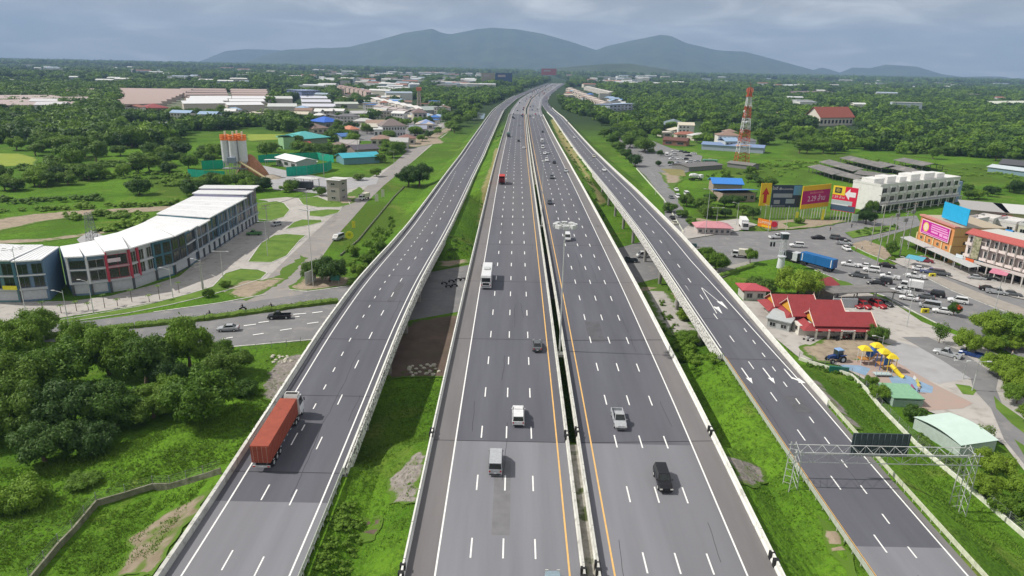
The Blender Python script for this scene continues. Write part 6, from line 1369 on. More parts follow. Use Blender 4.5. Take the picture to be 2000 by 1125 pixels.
# police booth tower at the crossing
def booth():
    x,y=G(1524,523); r=root('traffic_booth','white round traffic booth pillar with small tower on top','traffic booth',(x,y,0)); w_=cmat((.62,.65,.68))
    MB().bar((0,0,0),(0,0,3.4),1.15,20,0,.95).build('base_drum',w_,r); MB().bar((0,0,3.4),(0,0,3.7),1.25,20).build('drum_cap',w_,r)
    for sx in(-.7,.7):
        for sy in(-.7,.7): MB().bar((sx,sy,3.7),(sx*.8,sy*.8,9),.09,6).build('leg',w_,r)
    b=MB()
    for z_ in(5,6.5,8): b.bar((-.75,-.7,z_),(.75,-.7,z_+.9),.05,4); b.bar((.75,-.7,z_),(-.75,-.7,z_+.9),.05,4)
    b.build('bracing',w_,r); MB().box(-.9,.9,-.9,.9,9,10.6).build('camera_cabin',cmat((.05,.07,.08)),r); MB().box(-1.1,1.1,-1.1,1.1,10.61,10.8).build('cabin_roof',w_,r); MB().bar((0,0,10.8),(0,0,19),.06,6).build('mast',M('steel_pale'),r)
    MB().box(-4.2,-.9,-.1,.1,8.0,8.3).build('arm',w_,r)
    for k in range(2): MB().box(-4.0+k*.9,-3.5+k*.9,-.15,.15,6.6,7.9).build('signal_head',cmat(DARK),r)
booth()
# ---- estate of row houses far left: each row a building
ER=[]
def rows(lab,grp,pts,n,D,h,wl_,rf,rk='gable',rh=2.5,name='row_house'):
    """rows of houses between two photo edges; pts = near-left, near-right, far-right, far-left"""
    P=[Vector(G(*q)) for q in pts]
    for i in range(n):
        t=i/max(1,n-1); a=P[0].lerp(P[3],t); c_=P[1].lerp(P[2],t); bld(name,ORD[i]+' row from the front of the '+lab,'row house',tuple(a),tuple(c_),D,h,wl_,rf,rk,rh,.6,group=grp,world=True)
rows('pinkish terraces left of the estate lane','pink terraces in the left estate',[(235,214),(318,212),(372,184),(230,182)],9,17,6,(.44,.36,.32),(.44,.34,.31))
rows('brownish terraces right of the estate lane','brown terraces right of the lane',[(372,200),(450,198),(440,183),(352,182)],4,17,6,(.4,.32,.28),(.40,.31,.285))
rows('brownish terraces behind the white warehouse roofs','brown terraces behind white roofs',[(455,198),(526,198),(520,184),(450,183)],4,17,6,(.4,.32,.28),(.42,.33,.30))
rows('pale terraces at the far left border','pale terraces at the left border',[(-40,222),(150,218),(225,184),(-40,184)],9,20,8,(.52,.47,.45),(.48,.40,.38))
rows('white terraces behind the left trees','white terraces behind the left trees',[(70,222),(128,222),(128,214),(60,214)],2,22,9,(.62,.60,.62),(.62,.6,.62))
rows('white warehouse roofs, left group','white warehouse roofs left group',[(360,216),(440,215),(452,204),(372,204)],3,20,8,(.52,.48,.42),(.70,.71,.72),'shedb',2.2,'warehouse')
rows('white warehouse roofs, middle group','white warehouse roofs middle group',[(446,219),(516,218),(520,204),(455,204)],3,20,8,(.5,.46,.42),(.72,.72,.74),'shedb',2.2,'warehouse')
rows('pale warehouse roofs, right group','pale warehouse roofs right group',[(524,222),(580,222),(572,204),(524,204)],2,22,8,(.5,.48,.44),(.56,.58,.56),'shedb',2.2,'warehouse')
rows('lilac warehouse roofs below the blue hall','lilac warehouse roofs',[(592,222),(656,222),(640,203),(590,203)],3,20,8,(.5,.48,.46),(.60,.61,.68),'shedb',2.2,'warehouse')
rows('long roof left of the street houses','long roofs by the street houses',[(655,212),(700,212),(700,205),(655,205)],1,20,6,(.4,.4,.4),(.52,.56,.50),'gable',2,'warehouse')
rows('grey white long roof among the street houses','grey roofs among street houses',[(690,233),(742,232),(742,226),(690,226)],1,22,6,(.42,.42,.44),(.50,.49,.50),'gable',2,'warehouse')
for i in range(7):
    p=(735+i*13,206+i*3.4+2); bld('town_house',ORD[i]+' from the left: white roofed town house in the slanting street','town house',p,(p[0]+13.5,p[1]-.2),20,9,(.58,.53,.48),(.72,.70,.67),'shedb',2.5,.3,2,2,group='town houses in the slanting row')
for i in range(6):
    p=(730+i*14,217+i*3.0); bld('town_house',ORD[i]+' from the left: grey town house in the slanting street','town house',p,(p[0]+14,p[1]+1.2),14,6,(.45,.40,.38),(.42,.37,.36),'gable',2,.3,1,0,group='town houses in the second slanting row')
for i in range(7):
    p=(665+i*8.5,182+i*2.1); bld('town_house',ORD[i]+' from the left: pinkish town house behind the warehouses','town house',p,(p[0]+9.5,p[1]),26,12,(.52,.42,.37),(.38,.27,.25),'gable',3,.4,3,2,group='pinkish town houses behind the warehouses')
for i in range(11):
    p=(1105+i*6.2,180+i*3.3); bld('town_house',ORD[i]+' from the left: cream town house right of the far highway','town house',p,(p[0]+9,p[1]+1.2),16,9,(.56,.48,.42),(.50,.43,.38),'gable',2,.4,2,2,group='town houses right of the far highway')
for i in range(6):
    p=(1140+i*8,176+i*2.2); bld('town_house',ORD[i]+' from the left: pale house behind the cream town houses','town house',p,(p[0]+9,p[1]+1.0),20,8,(.5,.47,.44),(.58,.55,.5),'gable',2,.4,1,0,group='pale houses behind the cream row')
# small houses packed between the terraces and along the streets
rd=random.Random(5); SM={}
HC=[('white',(.70,.70,.68)),('pale grey',(.52,.53,.53)),('brown',(.28,.19,.15)),('dark grey',(.17,.17,.18)),('rust red',(.34,.14,.10)),('light blue',(.30,.42,.58)),('cream',(.60,.55,.44)),('bright blue',(.06,.18,.5))]
for zone,(x0,y0,x1,y1,sl),n in (('among the town houses',(655,182,865,205,30),44),('left of the far ramp street',(700,212,850,225,22),26),('between warehouses and village',(560,224,665,240,6),16),('among the trees below the estate',(120,226,520,240,8),14),('behind the parking ground',(1290,262,1440,284,14),12),('right of the far highway',(1100,180,1240,196,24),20)):
    for _ in range(n):
        u=rd.random(); px=x0+(x1-x0)*u; py=rd.uniform(y0,y1)+sl*u; x,y=G(px,py)
        if any((x-a_)**2+(y-b_)**2<130 for a_,b_ in SM.get(zone,[])): continue
        SM.setdefault(zone,[]).append((x,y)); cn,cc=rd.choice(HC); W=rd.uniform(9,20); D=rd.uniform(9,14); h=rd.choice([4,4,7,7,10]); rk=rd.choice(['hip','gable','flat','gabley'])
        b=MB(); b.box(0,W,0,D,-.2,h-.3); o=tag(ob('small_house',None,None,(x,y,0),rd.uniform(-.3,.3)),'%s roofed %s house %s'%(cn,{4:'low',7:'two storey',10:'tall'}[h],zone),'house','small houses '+zone)
        b.build('wall',[cmat(rd.choice([(.62,.6,.56),(.5,.46,.4),(.66,.66,.64),(.45,.48,.5)]),.85)],o); roof_mesh(rk,W,D,h,.5,2.2).build('roof',[cmat(cc,.6)],o)
        if y<900:
            wm_=win_mesh(1.6,1.4,'glass_dark',LGREY,2)
            for k in range(int(W/3.4)):
                for z_ in range(0,h-3,3): ob('window',wm_,o,(1.8+k*3.2,-.03,z_+2.2))
# scattered far buildings between the trees
rd=random.Random(21); FH=[]
WN={(.66,.66,.63):'pale',(.72,.72,.70):'white',(.6,.62,.62):'light grey',(.55,.5,.45):'beige',(.45,.52,.56):'bluish',(.62,.6,.5):'cream'}; RN={(.68,.68,.66):'white',(.6,.62,.63):'light grey',(.5,.48,.45):'brownish',(.32,.14,.10):'red',(.35,.42,.5):'blue',(.64,.66,.64):'pale green'}
def BND(px,py): return ('at the left border' if px<250 else 'above the pink estate' if px<450 else 'below the left mountain foot' if px<650 else 'behind the town houses' if px<850 else 'left of the road end' if px<1060 else 'right of the road end' if px<1250 else 'left of the radio mast' if px<1440 else 'right of the radio mast' if px<1600 else 'above the temple hall' if px<1760 else 'at the far right')+(', horizon side' if py<150 else '')
FARB=[(1090,1270,150,172,34),(600,900,150,175,24),(0,560,150,165,22),(560,940,142,178,46),(1090,1480,146,172,34),(1480,2000,150,176,40),(1500,2000,176,215,14),(0,420,132,150,26),(420,980,132,150,50),(420,960,150,172,30),(1180,2000,140,158,30),(600,760,175,200,8)]
for x0,x1,y0,y1,n in FARB:
    for _ in range(n):
        px=rd.uniform(x0,x1); py=rd.uniform(y0,y1)
        hz_=130+(px-1000)*.02
        py=max(py,hz_+8)
        x,y=G(px,py); 
        if abs(x-s(y)-6)<75: continue
        sc_=max(1,y/1500); W=rd.uniform(14,46)*sc_**.6; D=rd.uniform(12,20)*sc_**.5; h=rd.uniform(7,12)*sc_**.5
        c_=rd.choice([(.66,.66,.63),(.72,.72,.70),(.6,.62,.62),(.55,.5,.45),(.45,.52,.56),(.62,.6,.5)]); rf=rd.choice([(.68,.68,.66),(.6,.62,.63),(.5,.48,.45),(.32,.14,.10),(.35,.42,.5),(.64,.66,.64)])
        b=MB(); b.box(0,W,0,D,0,h); b2=roof_mesh(rd.choice(['gable','flat','gable']),W,D,h,.4,2.2); b.add(b2.v,b2.f,1)
        FH.append((x,y,W,D)); tag(b.build('distant_house',[cmat(c_,.85),cmat(rf,.6)],None,(x,y,0),rd.uniform(-.4,.4)),'%s house with %s roof among trees %s'%(WN[c_],RN[rf],BND(px,py)),'house','far buildings between the treetops')
for px,py,w_,h,lab in((1150,149,55,38,'pale tower block at the far end of the road'),(1450,137,30,18,'white block below the mountain right'),(1325,138,22,22,'single white block under the hill'),(860,139,30,16,'white factory roof at the foot of the mountains')):
    x,y=G(px,py); bld('distant_tower',lab,'building',(x,y),(x+w_,y),30,h,(.5,.52,.52),(.55,.56,.56),'flat',0,.5,5,6,world=True)
# paved ground inside the village and the estate
mat('village_mix',(.20,.19,.17),.9,.15,.05,detail=8,col2=(.09,.13,.03))
patch('village_ground',[(655,262),(700,232),(740,225),(800,236),(860,232),(855,262),(800,300),(770,275),(700,275)],'street_asphalt',z=.02)
patch('village_ground',[(655,214),(700,205),(735,200),(850,222),(870,236),(740,235),(690,236),(655,232)],'village_mix',z=.025)
patch('village_ground',[(-60,228),(230,220),(232,181),(375,180),(530,182),(530,205),(660,203),(662,224),(600,226),(350,224),(235,221),(-60,240)],'village_mix',z=.03)
for i,(px,py,W,rc) in enumerate([(668,240,16,(.42,.40,.38)),(690,246,18,(.5,.5,.48)),(715,250,16,(.35,.25,.2)),(742,252,18,(.5,.52,.5)),(800,262,14,(.3,.32,.4)),(812,252,16,(.5,.45,.4)),(705,258,14,(.55,.52,.45)),(725,284,14,(.3,.2,.16)),(762,290,12,(.45,.45,.44)),(778,282,12,(.25,.14,.12)),(664,295,12,(.4,.38,.36)),(640,300,12,(.26,.2,.17))]):
    x,y=G(px,py); bld('house',['small grey house at the left edge of the village','pale roofed house left of the tiled villa','brown roofed house above the salmon roof','greenish roofed house before the grey row','slate roofed house near the street bend','beige house at the foot of the grey street row','sand coloured low house beside the salmon roof','dark brown house behind the aqua roof','grey house close to the side street','dark red house close to the side street','low grey house near the teal roof','brown roofed house right of the teal roof'][i],'house',(x,y),(x+W,y+1),12,4.5,(.5,.47,.43),rc,'hip' if i%2 else 'gable',2.6,.7,1,3,world=True)
# ================================================================ masts, lamps, signs, fences
def lattice(b,z0,z1,w0,w1,r,n,mi=0):
    c4=[(-1,-1),(1,-1),(1,1),(-1,1)]
    for k in range(n):
        a=z0+(z1-z0)*k/n; c_=z0+(z1-z0)*(k+1)/n; wa=w0+(w1-w0)*k/n; wc=w0+(w1-w0)*(k+1)/n
        for i in range(4):
            p,q=c4[i],c4[(i+1)%4]
            b.bar((p[0]*wa,p[1]*wa,a),(p[0]*wc,p[1]*wc,c_),r,4,mi)
            b.bar((p[0]*wa,p[1]*wa,a),(q[0]*wc,q[1]*wc,c_),r*.55,3,mi); b.bar((q[0]*wa,q[1]*wa,a),(p[0]*wc,p[1]*wc,c_),r*.55,3,mi); b.bar((p[0]*wc,p[1]*wc,c_),(q[0]*wc,q[1]*wc,c_),r*.6,3,mi)
def mast():
    x,y=G(1447,324); r=root('radio_mast','tall red and white lattice radio mast with antenna drums','radio mast',(x,y,0)); rd_=cmat((.50,.10,.05)); wt=cmat((.66,.68,.68)); Z=[0,8,15,22,29,36,42,47]; 
    for k in range(7):
        w_=lambda z:2.9*(1-z/47)**1.1+.85; b=MB(); lattice(b,Z[k],Z[k+1],w_(Z[k]),w_(Z[k+1]),.19,3); b.build('mast_section',rd_ if k%2==0 else wt,r)
    b=MB(); b.bx(0,0,12.5,8.5,5,.3); b.build('platform',cmat((.62,.35,.25)),r); MB().bx(0,0,42,3.6,3.6,.3).build('platform',rd_,r); MB().bx(0,0,27,3.8,3.8,.2).build('platform',wt,r)
    g=MB(); g.bx(0,0,0,.35,.25,2.2); me=g.mesh('panel_antenna',[cmat((.6,.2,.15))])
    for k in range(9): a=k*.698; ob('panel_antenna',me,r,(1.9*math.cos(a),1.9*math.sin(a),45.5),a)
    g=MB(); g.bar((0,-.3,0),(0,.3,0),.95,14); me=g.mesh('drum_antenna',[wt])
    for k,(z_,a) in enumerate(((36,.3),(31,1.8),(24,-.5),(21,2.6),(33,3.5),(26.5,4.4))): ob('drum_antenna',me,r,(1.9*math.cos(a),1.9*math.sin(a),z_),a)
    MB().bar((0,0,47),(0,0,50),.07,5).build('lightning_rod',rd_,r)
mast()
def highmast(x,y,z0,z1,label,nl=6,rr=2.0,r0=.22,base=True,sz=1.0):
    r=root('high_mast_lamp',label,'lamp mast',(x,y,z0)); h=z1-z0
    MB().bar((0,0,0),(0,0,h),r0,10,0,r0*.45).build('pole',M('steel_pale'),r)
    b=MB()
    for k in range(12): a=k*.5236; c_=(k+1)*.5236; b.bar((rr*.6*math.cos(a),rr*.6*math.sin(a),h-.4),(rr*.6*math.cos(c_),rr*.6*math.sin(c_),h-.4),.06,4)
    for k in range(nl): a=k*6.283/nl; b.bar((0,0,h-.2),(rr*math.cos(a),rr*math.sin(a),h-.3),.05,4)
    b.build('ring',M('steel_pale'),r)
    g=MB(); g.bx(0,0,0,.7*sz,.95*sz,.62*sz); me=g.mesh('floodlight',[cmat((.60,.61,.61),.4)]); g=MB(); g.bx(0,0,-.33*sz,.6*sz,.8*sz,.03); lm=g.mesh('lens',[M('lamp_glass')])
    for k in range(nl): a=k*6.283/nl; o=ob('floodlight',me,r,(rr*math.cos(a),rr*math.sin(a),h-.35),a); ob('lens',lm,o)
    if base: MB().box(-.9,.9,-.7,.7,-.4,.15).build('base_plate',M('barrier_white'),r)
x,y=G(1097,692,5.9); highmast(9.05,y,6.0,Ztop(1097,692,437,1106,z=6.0),'tall lamp mast rising from the median gap with a ring of floodlights',8,1.75,.17)
x,y=G(1059,441,6.6); highmast(9.1+s(y),y,6.6,Ztop(1059,441,312,1061,z=6.6),'second slimmer lamp mast in the median gap, farther away',3,.6,.13,sz=.45)
def lampost(label,px,py,yt,kind='t',xt=None,ang=0,group=None,m='steel_pale'):
    x,y=G(px,py); h=max(3,Ztop(px,py,yt)); r=root('street_lamp',label,'street lamp',(x,y,0),R(ang),group)
    MB().bar((0,0,0),(0,0,h),.11,7,0,.06).build('pole',M(m),r)
    g=MB(); g.bx(0,0,0,.75,.3,.14); me=g.mesh('lamp_head',[cmat((.6,.61,.6),.4)])
    if kind=='t':
        MB().bar((-1.6,0,h-.1),(1.6,0,h-.1),.05,5).build('arm',M(m),r); ob('lamp_head',me,r,(-1.9,0,h-.05)); ob('lamp_head',me,r,(1.9,0,h-.05))
    elif kind=='l':
        MB().bar((0,0,h-.5),(-1.8,0,h),.05,5).build('arm',M(m),r); ob('lamp_head',me,r,(-2.1,0,h))
    elif kind=='ring':
        b=MB()
        for k in range(6): a=k*1.047; b.bar((0,0,h-.3),(1.8*math.cos(a),1.8*math.sin(a),h-.1),.05,4); 
        b.build('arm',M(m),r)
        for k in range(6): a=k*1.047; ob('lamp_head',me,r,(1.9*math.cos(a),1.9*math.sin(a),h-.1),a)
lampost('tall lamp with ring of heads in front of the left border shophouses',50,608,482,'ring')
lampost('very tall lamp pole on the corner beside the side street',612,560,408,'ring')
for px,py,yt,k,lab in((133,628,566,'l','lamp post at the gap between the two shophouse buildings'),(183,612,545,'l','thin post on the verge in front of the curved shophouse'),(338,582,522,'l','lamp post at the white porch of the curved shophouse'),(398,565,505,'l','lamp post on the grass strip, left of the bush'),(436,545,490,'t','lamp post at the yard in front of the long shophouse row'),(523,500,432,'t','lamp post on the grass island before the long row'),(605,470,400,'l','slim post beside the small grass islands'),
 (738,300,250,'l','lamp post in the village by the aqua roof'),(770,330,295,'l','lamp post above the side street'),(862,250,215,'l','lamp post at the street bend'),
 (1377,462,368,'t','lamp post with white double head by the pink roofed booth'),(1397,455,405,'t','small lamp before the pink roofed booth'),(1438,440,395,'l','lamp post at the corner truck'),(1770,640,560,'l','lamp post at the station yard corner'),(1773,582,535,'l','white lamp post in the queue of cars'),(1765,560,500,'l','white post at the tip of the kerb'),(1940,615,545,'l','post on the median pavement right'),(1695,540,505,'l','short signal post in the middle of the road'),
 (1880,742,702,'l','curved lamp post on the parking road'),(1898,765,702,'t','white double lamp at the park road triangle'),(1720,690,655,'l','short post beside the small spreading tree'),(1500,452,400,'l','post beside the orange banner'),(1280,380,340,'l','post by the frontage road'),(1205,262,222,'l','post at the upper frontage road')):
    lampost(lab,px,py,yt,k)
def upole(label,px,py,yt,group=None,tr=False):
    x,y=G(px,py); h=max(5,Ztop(px,py,yt)); r=root('utility_pole',label,'utility pole',(x,y,0),R(30),group); c_=cmat((.36,.36,.34),.9)
    MB().bar((0,0,0),(0,0,h),.19,6,0,.12).build('pole',c_,r)
    for k in(.3,1.1): MB().bx(0,0,h-k,2.6,.12,.12).build('cross_arm',c_,r)
    g=MB(); g.bar((0,0,0),(0,0,.22),.06,6); me=g.mesh('insulator',[cmat((.3,.15,.1))])
    for sx in(-1.1,-.4,.4,1.1): ob('insulator',me,r,(sx,0,h-.24))
    if tr:
        for k in(-.7,0,.7): MB().bar((k,.3,h-3.6),(k,.3,h-2.4),.35,10).build('transformer',cmat((.2,.22,.2)),r)
    return (x,y,h)
UP=[upole(l,a,b_,c_,None,t) for l,a,b_,c_,t in(('utility pole at the left end of the white building','1717',470,395,0),('utility pole with transformers before the orange building',1757,500,410,1),('utility pole behind the traffic island',1730,490,420,0),('utility pole left of the transformers',1744,478,402,1),('utility pole at the white building entrance',1773,478,395,1),('utility pole behind the bus shelter shrubs',1700,480,430,0),('utility pole beside the dark street tree',1712,520,455,0)) for a in [int(a)]]
UL=[upole(l,a,b_,c_) for l,a,b_,c_ in(('utility pole in the yard beside the curved shophouse','396',566,512),('utility pole with boxes at the first grass island',525,470,400),('utility pole on the middle grass island',602,432,375),('utility pole near the unfinished tower',633,345,300),('utility pole by the side street in the village',700,318,272)) for a in [int(a)]]
def wires(P,label):
    r=root('power_line',label,'power line')
    for a,c_ in zip(P,P[1:]):
        for off in(-.9,0,.9):
            A=Vector((a[0]+off*.5,a[1]+off*.8,a[2]-.1)); B_=Vector((c_[0]+off*.5,c_[1]+off*.8,c_[2]-.1)); b=MB(); pv=A
            for k in range(1,7):
                t=k/6; q=A.lerp(B_,t); q.z-=1.0*4*t*(1-t)*.7; b.bar(pv,q,.03,3); pv=q
            b.build('wire',cmat((.03,.03,.03)),r)
wires([UP[0],UP[3],UP[1]],'sagging wires between the poles before the orange building'); wires([UP[3],UP[4]],'wires from the transformer pole to the white building'); wires(UL,'wires running along the yard and islands left of the ramp')
# small lattice pylon behind the shops
x,y=G(181,472); r=root('lattice_pylon','small grey lattice pylon behind the curved shophouse','pylon',(x,y,0)); b=MB(); lattice(b,0,9.5,1.3,.7,.09,6); b.build('lattice',M('steel_grey'),r)
x,y=G(820,190); 
# young palms and thin trees on the verge
PALM=['first','fourth','sixth','eighth','tenth','fifth','second','ninth','eleventh','seventh']
for i,(px,py) in enumerate([(85,612),(150,608),(205,602),(258,590),(312,585),(173,606),(120,612),(292,590),(350,572),(230,598)]):
    x,y=G(px,py); r=root('young_palm',PALM[i]+' thin young palm from the left on the verge before the shophouses','palm',(x,y,0),i,'young palms on the verge'); h=[2.6,2.2,3.2,3,3.4,1.6,1.8,1.6,2.6,1.6][i]
    MB().bar((0,0,0),(0,0,h),.09,6,0,.06).build('trunk',M('bark'),r); b=MB()
    for k in range(9):
        a=k*.698; u=Vector((math.cos(a),math.sin(a),0)); w_=Vector((-u.y,u.x,0))*.13; p0=Vector((0,0,h)); p1=p0+u*.55+Vector((0,0,.3)); p2=p0+u*1.0+Vector((0,0,-.1)); b.add([p0-w_*.4,p1-w_,p2,p1+w_,p0+w_*.4],[(0,1,3,4),(1,2,3)])
    b.build('fronds',M('leaf_b'),r)
# ---- billboards
LET=[]
def text(par,s_,loc,size,col,ang=0,ext=.02):
    cu=bpy.data.curves.new('lettering','FONT'); cu.body=s_; cu.size=size; cu.extrude=ext; cu.align_x='CENTER'; cu.align_y='CENTER'; cu.resolution_u=2
    o=bpy.data.objects.new('lettering',cu); C.objects.link(o); o.parent=par; o.location=loc; o.rotation_euler=(R(90),0,0); cu.materials.append(cmat(col)); LET.append(o); return o
def billboard(label,p1,p2,zb,zt,base,col,posts=5,frame=True):
    a=Vector(G(*p1)); c_=Vector(G(*p2)); d=c_-a; W=d.length; r=root('billboard',label,'billboard',(a.x,a.y,0),math.atan2(d.y,d.x))
    MB().box(0,W,0,.3,zb,zt).build('panel',cmat(col),r)
    g=MB(); g.bar((0,0,0),(0,0,zb),.14,6); me=g.mesh('post',[M('steel_pale')])
    for k in range(posts): ob('post',me,r,(W*(k+.5)/posts,.15,0))
    return r,W
def pr(par,x0,x1,z0,z1,c_,n='print_block',y=-.02): MB().box(x0,x1,y-.02,y+.01,z0,z1).build(n,cmat(c_),par)
def tri_arrow(par,cx,cz,w_,h,c_,dirn):
    b=MB(); P=[(0,1),(.9,.1),(.38,.1),(.38,-1),(-.38,-1),(-.38,.1),(-.9,.1)]
    if dirn=='left': P=[(-y_,x_) for x_,y_ in P]
    P=[(cx+x_*w_/2,cz+y_*h/2) for x_,y_ in P]
    b.add([(x_,-.05,z_) for x_,z_ in P],[(0,1,6),(2,3,4,5)]); b.f=b.f; b.build('arrow',cmat(c_),par)
r,W=billboard('narrow yellow billboard with red arrow pointing up',(1479,427),(1499,427),5.2,14.3,0,(.72,.50,.02),2); tri_arrow(r,W/2,9.5,W*.8,6.2,(.50,.03,.02),'up')
r,W=billboard('dark blue billboard with house picture and white heading',(1501,427),(1558,427),4.6,13.6,0,(.03,.05,.08),10); text(r,'ไอดี #',(W*.15,-.05,12.2),1.6,(.7,.7,.72)); text(r,'คอนโดมิเนียม',(W*.5,-.05,12.0),.9,(.6,.62,.66)); pr(r,W*.05,W*.7,8.6,10.2,(.30,.34,.38)); pr(r,W*.1,W*.3,6.0,7.6,(.3,.33,.36)); pr(r,W*.5,W*.8,6.2,8.0,(.28,.36,.40)); pr(r,W*.72,W*.99,9.6,13.4,(.12,.32,.55)); pr(r,W*.02,W*.5,5.0,5.4,(.2,.22,.24))
r,W=billboard('yellow and magenta billboard reading 2.29',(1560,430),(1614,423),4.4,13.6,0,(.70,.44,.02),10); pr(r,W*.0,W*.99,6.2,11.6,(.42,.01,.14)); text(r,'2.29 ล้าน',(W*.52,-.06,8.2),3.0,(.75,.55,.66)); text(r,'บ้านเดี่ยว ทาวน์โฮม',(W*.5,-.06,10.6),1.1,(.72,.35,.30))
r,W=billboard('red billboard with white arrow pointing left and yellow corner',(1618,428),(1665,436),4.0,13.8,0,(.62,.01,.05),8); pr(r,0,W*.5,10.3,13.8,(.76,.58,.03)); pr(r,W*.08,W*.36,11,13.2,(.05,.05,.04),'logo_block',-.05); text(r,'ID',(W*.22,-.09,12.1),1.6,(.72,.6,.1)); tri_arrow(r,W*.72,11.0,4.2,5.0,(.76,.74,.76),'left'); text(r,'1.59 ล้าน',(W*.26,-.06,9.4),1.4,(.72,.6,.6)); pr(r,0,W*.85,6.6,8.3,(.40,.48,.48)); pr(r,0,W*.99,4.2,6.4,(.05,.09,.14)); pr(r,W*.02,W*.7,6.3,6.8,(.6,.62,.64),'print_block',-.05)
r,W=billboard('low orange banner with shop lettering at the street corner',(1479,443),(1505,449),.4,3.4,0,(.75,.22,.02),4); text(r,'LUMPINI',(W*.5,-.05,2.2),1.5,(.75,.62,.5)); pr(r,W*.3,W,.6,1.2,(.75,.5,.02))
r,W=billboard('pinkish banner with red round sign beside the orange banner',(1506,449),(1518,450),.3,3.6,0,(.5,.30,.30),2); b=MB(); b.bar((W*.4,-.06,2.2),(W*.4,-.02,2.2),1.1,16); b.build('round_logo',cmat((.6,.02,.05)),r)
for px,py,yt,lab in((1551,437,413,'yellow flag sign on the verge, left one'),(1602,433,408,'yellow flag sign on the verge, right one')):
    x,y=G(px,py); h=Ztop(px,py,yt); r=root('flag_sign',lab,'sign',(x,y,0)); MB().bar((0,0,0),(0,0,h),.06,5).build('pole',M('steel_grey'),r); MB().box(.07,1.2,-.04,.04,.8,h-.1).build('flag',cmat((.74,.72,.05)),r)
x,y=G(1668,440); r=root('bus_stop_sign','white green information board beside the dark tree','sign',(x,y,0)); MB().box(-1,1,-.08,.08,1.6,4.4).build('board',cmat((.5,.62,.52)),r); MB().bar((-.8,0,0),(-.8,0,1.6),.06,5).build('post',M('steel_grey'),r); MB().bar((.8,0,0),(.8,0,1.6),.06,5).build('post',M('steel_grey'),r)
x,y=G(683,470); r=root('round_sign','round yellow green sign board beside the parked van','sign',(x,y,0)); MB().bar((0,-.06,1.9),(0,.06,1.9),1.35,20).build('board',cmat((.66,.66,.03)),r); MB().bar((0,-.09,2.1),(0,-.061,2.1),.55,14).build('emblem',cmat((.35,.45,.02)),r); MB().bar((0,0,0),(0,0,.6),.08,6).build('post',M('steel_grey'),r)
x,y=G(691,448); r=root('yellow_sign','small yellow sign farther up the side street','sign',(x,y,0)); MB().box(-.6,.6,-.05,.05,.6,3.0).build('board',cmat((.66,.62,.05)),r); MB().bar((0,0,0),(0,0,.6),.06,5).build('post',M('steel_grey'),r)
for k,(px,py,lab) in enumerate(((736,395,'white upright banner beside the side street, left one'),(748,386,'white upright banner beside the side street, right one'))):
    x,y=G(px,py); r=root('upright_banner',lab,'banner',(x,y,0)); MB().box(-.7,.7,-.05,.05,.4,3.6).build('cloth',cmat((.62,.62,.5)),r); MB().bar((-.72,0,0),(-.72,0,3.7),.05,5).build('pole',M('steel_pale'),r)
x,y=G(655,554); r=root('direction_sign','dark green direction sign under the corner trees','sign',(x,y,0)); MB().box(-1.2,1.2,-.05,.05,.9,2.3).build('board',cmat((.04,.18,.14)),r); MB().bar((-.9,.08,0),(-.9,.08,.95),.05,5).build('post',M('steel_pale'),r); MB().bar((.9,.08,0),(.9,.08,.95),.05,5).build('post',M('steel_pale'),r)
x,y=G(597,558); r=root('banner_fence','white slanting banner wall at the street corner','banner',(x,y,0),1.2); MB().box(0,4.5,-.06,.06,.2,3.6).build('panel',cmat((.6,.61,.58)),r); MB().bar((0,0,0),(0,0,3.7),.07,5).build('post',M('steel_pale'),r)
# far billboards over the highway
for p1,p2,zb,zt,c1,lab in((( 940,170),(966,170),16,38,(.40,.36,.30),'far billboard with pale picture left of the highway'),((967,170),(1000,170),14,38,(.05,.10,.22),'far dark blue billboard left of the highway'),((1057,158),(1086,158),24,50,(.50,.12,.12),'far red billboard standing over the end of the highway')):
    r,W=billboard(lab,p1,p2,zb,zt,0,c1,3); pr(r,W*.15,W*.6,zb+(zt-zb)*.55,zb+(zt-zb)*.8,(.5,.42,.45))
x,y=G(1075,184); 
# second small mast behind the row houses
x,y=G(819,218); r=root('radio_mast','small red topped lattice mast beyond the town houses','radio mast',(x,y,0)); b=MB(); lattice(b,0,26,2.6,1.2,.3,6); b.build('mast_section',cmat((.5,.42,.4)),r); MB().bx(0,0,27.5,6,6,4).build('antenna_cluster',cmat((.55,.18,.12)),r)
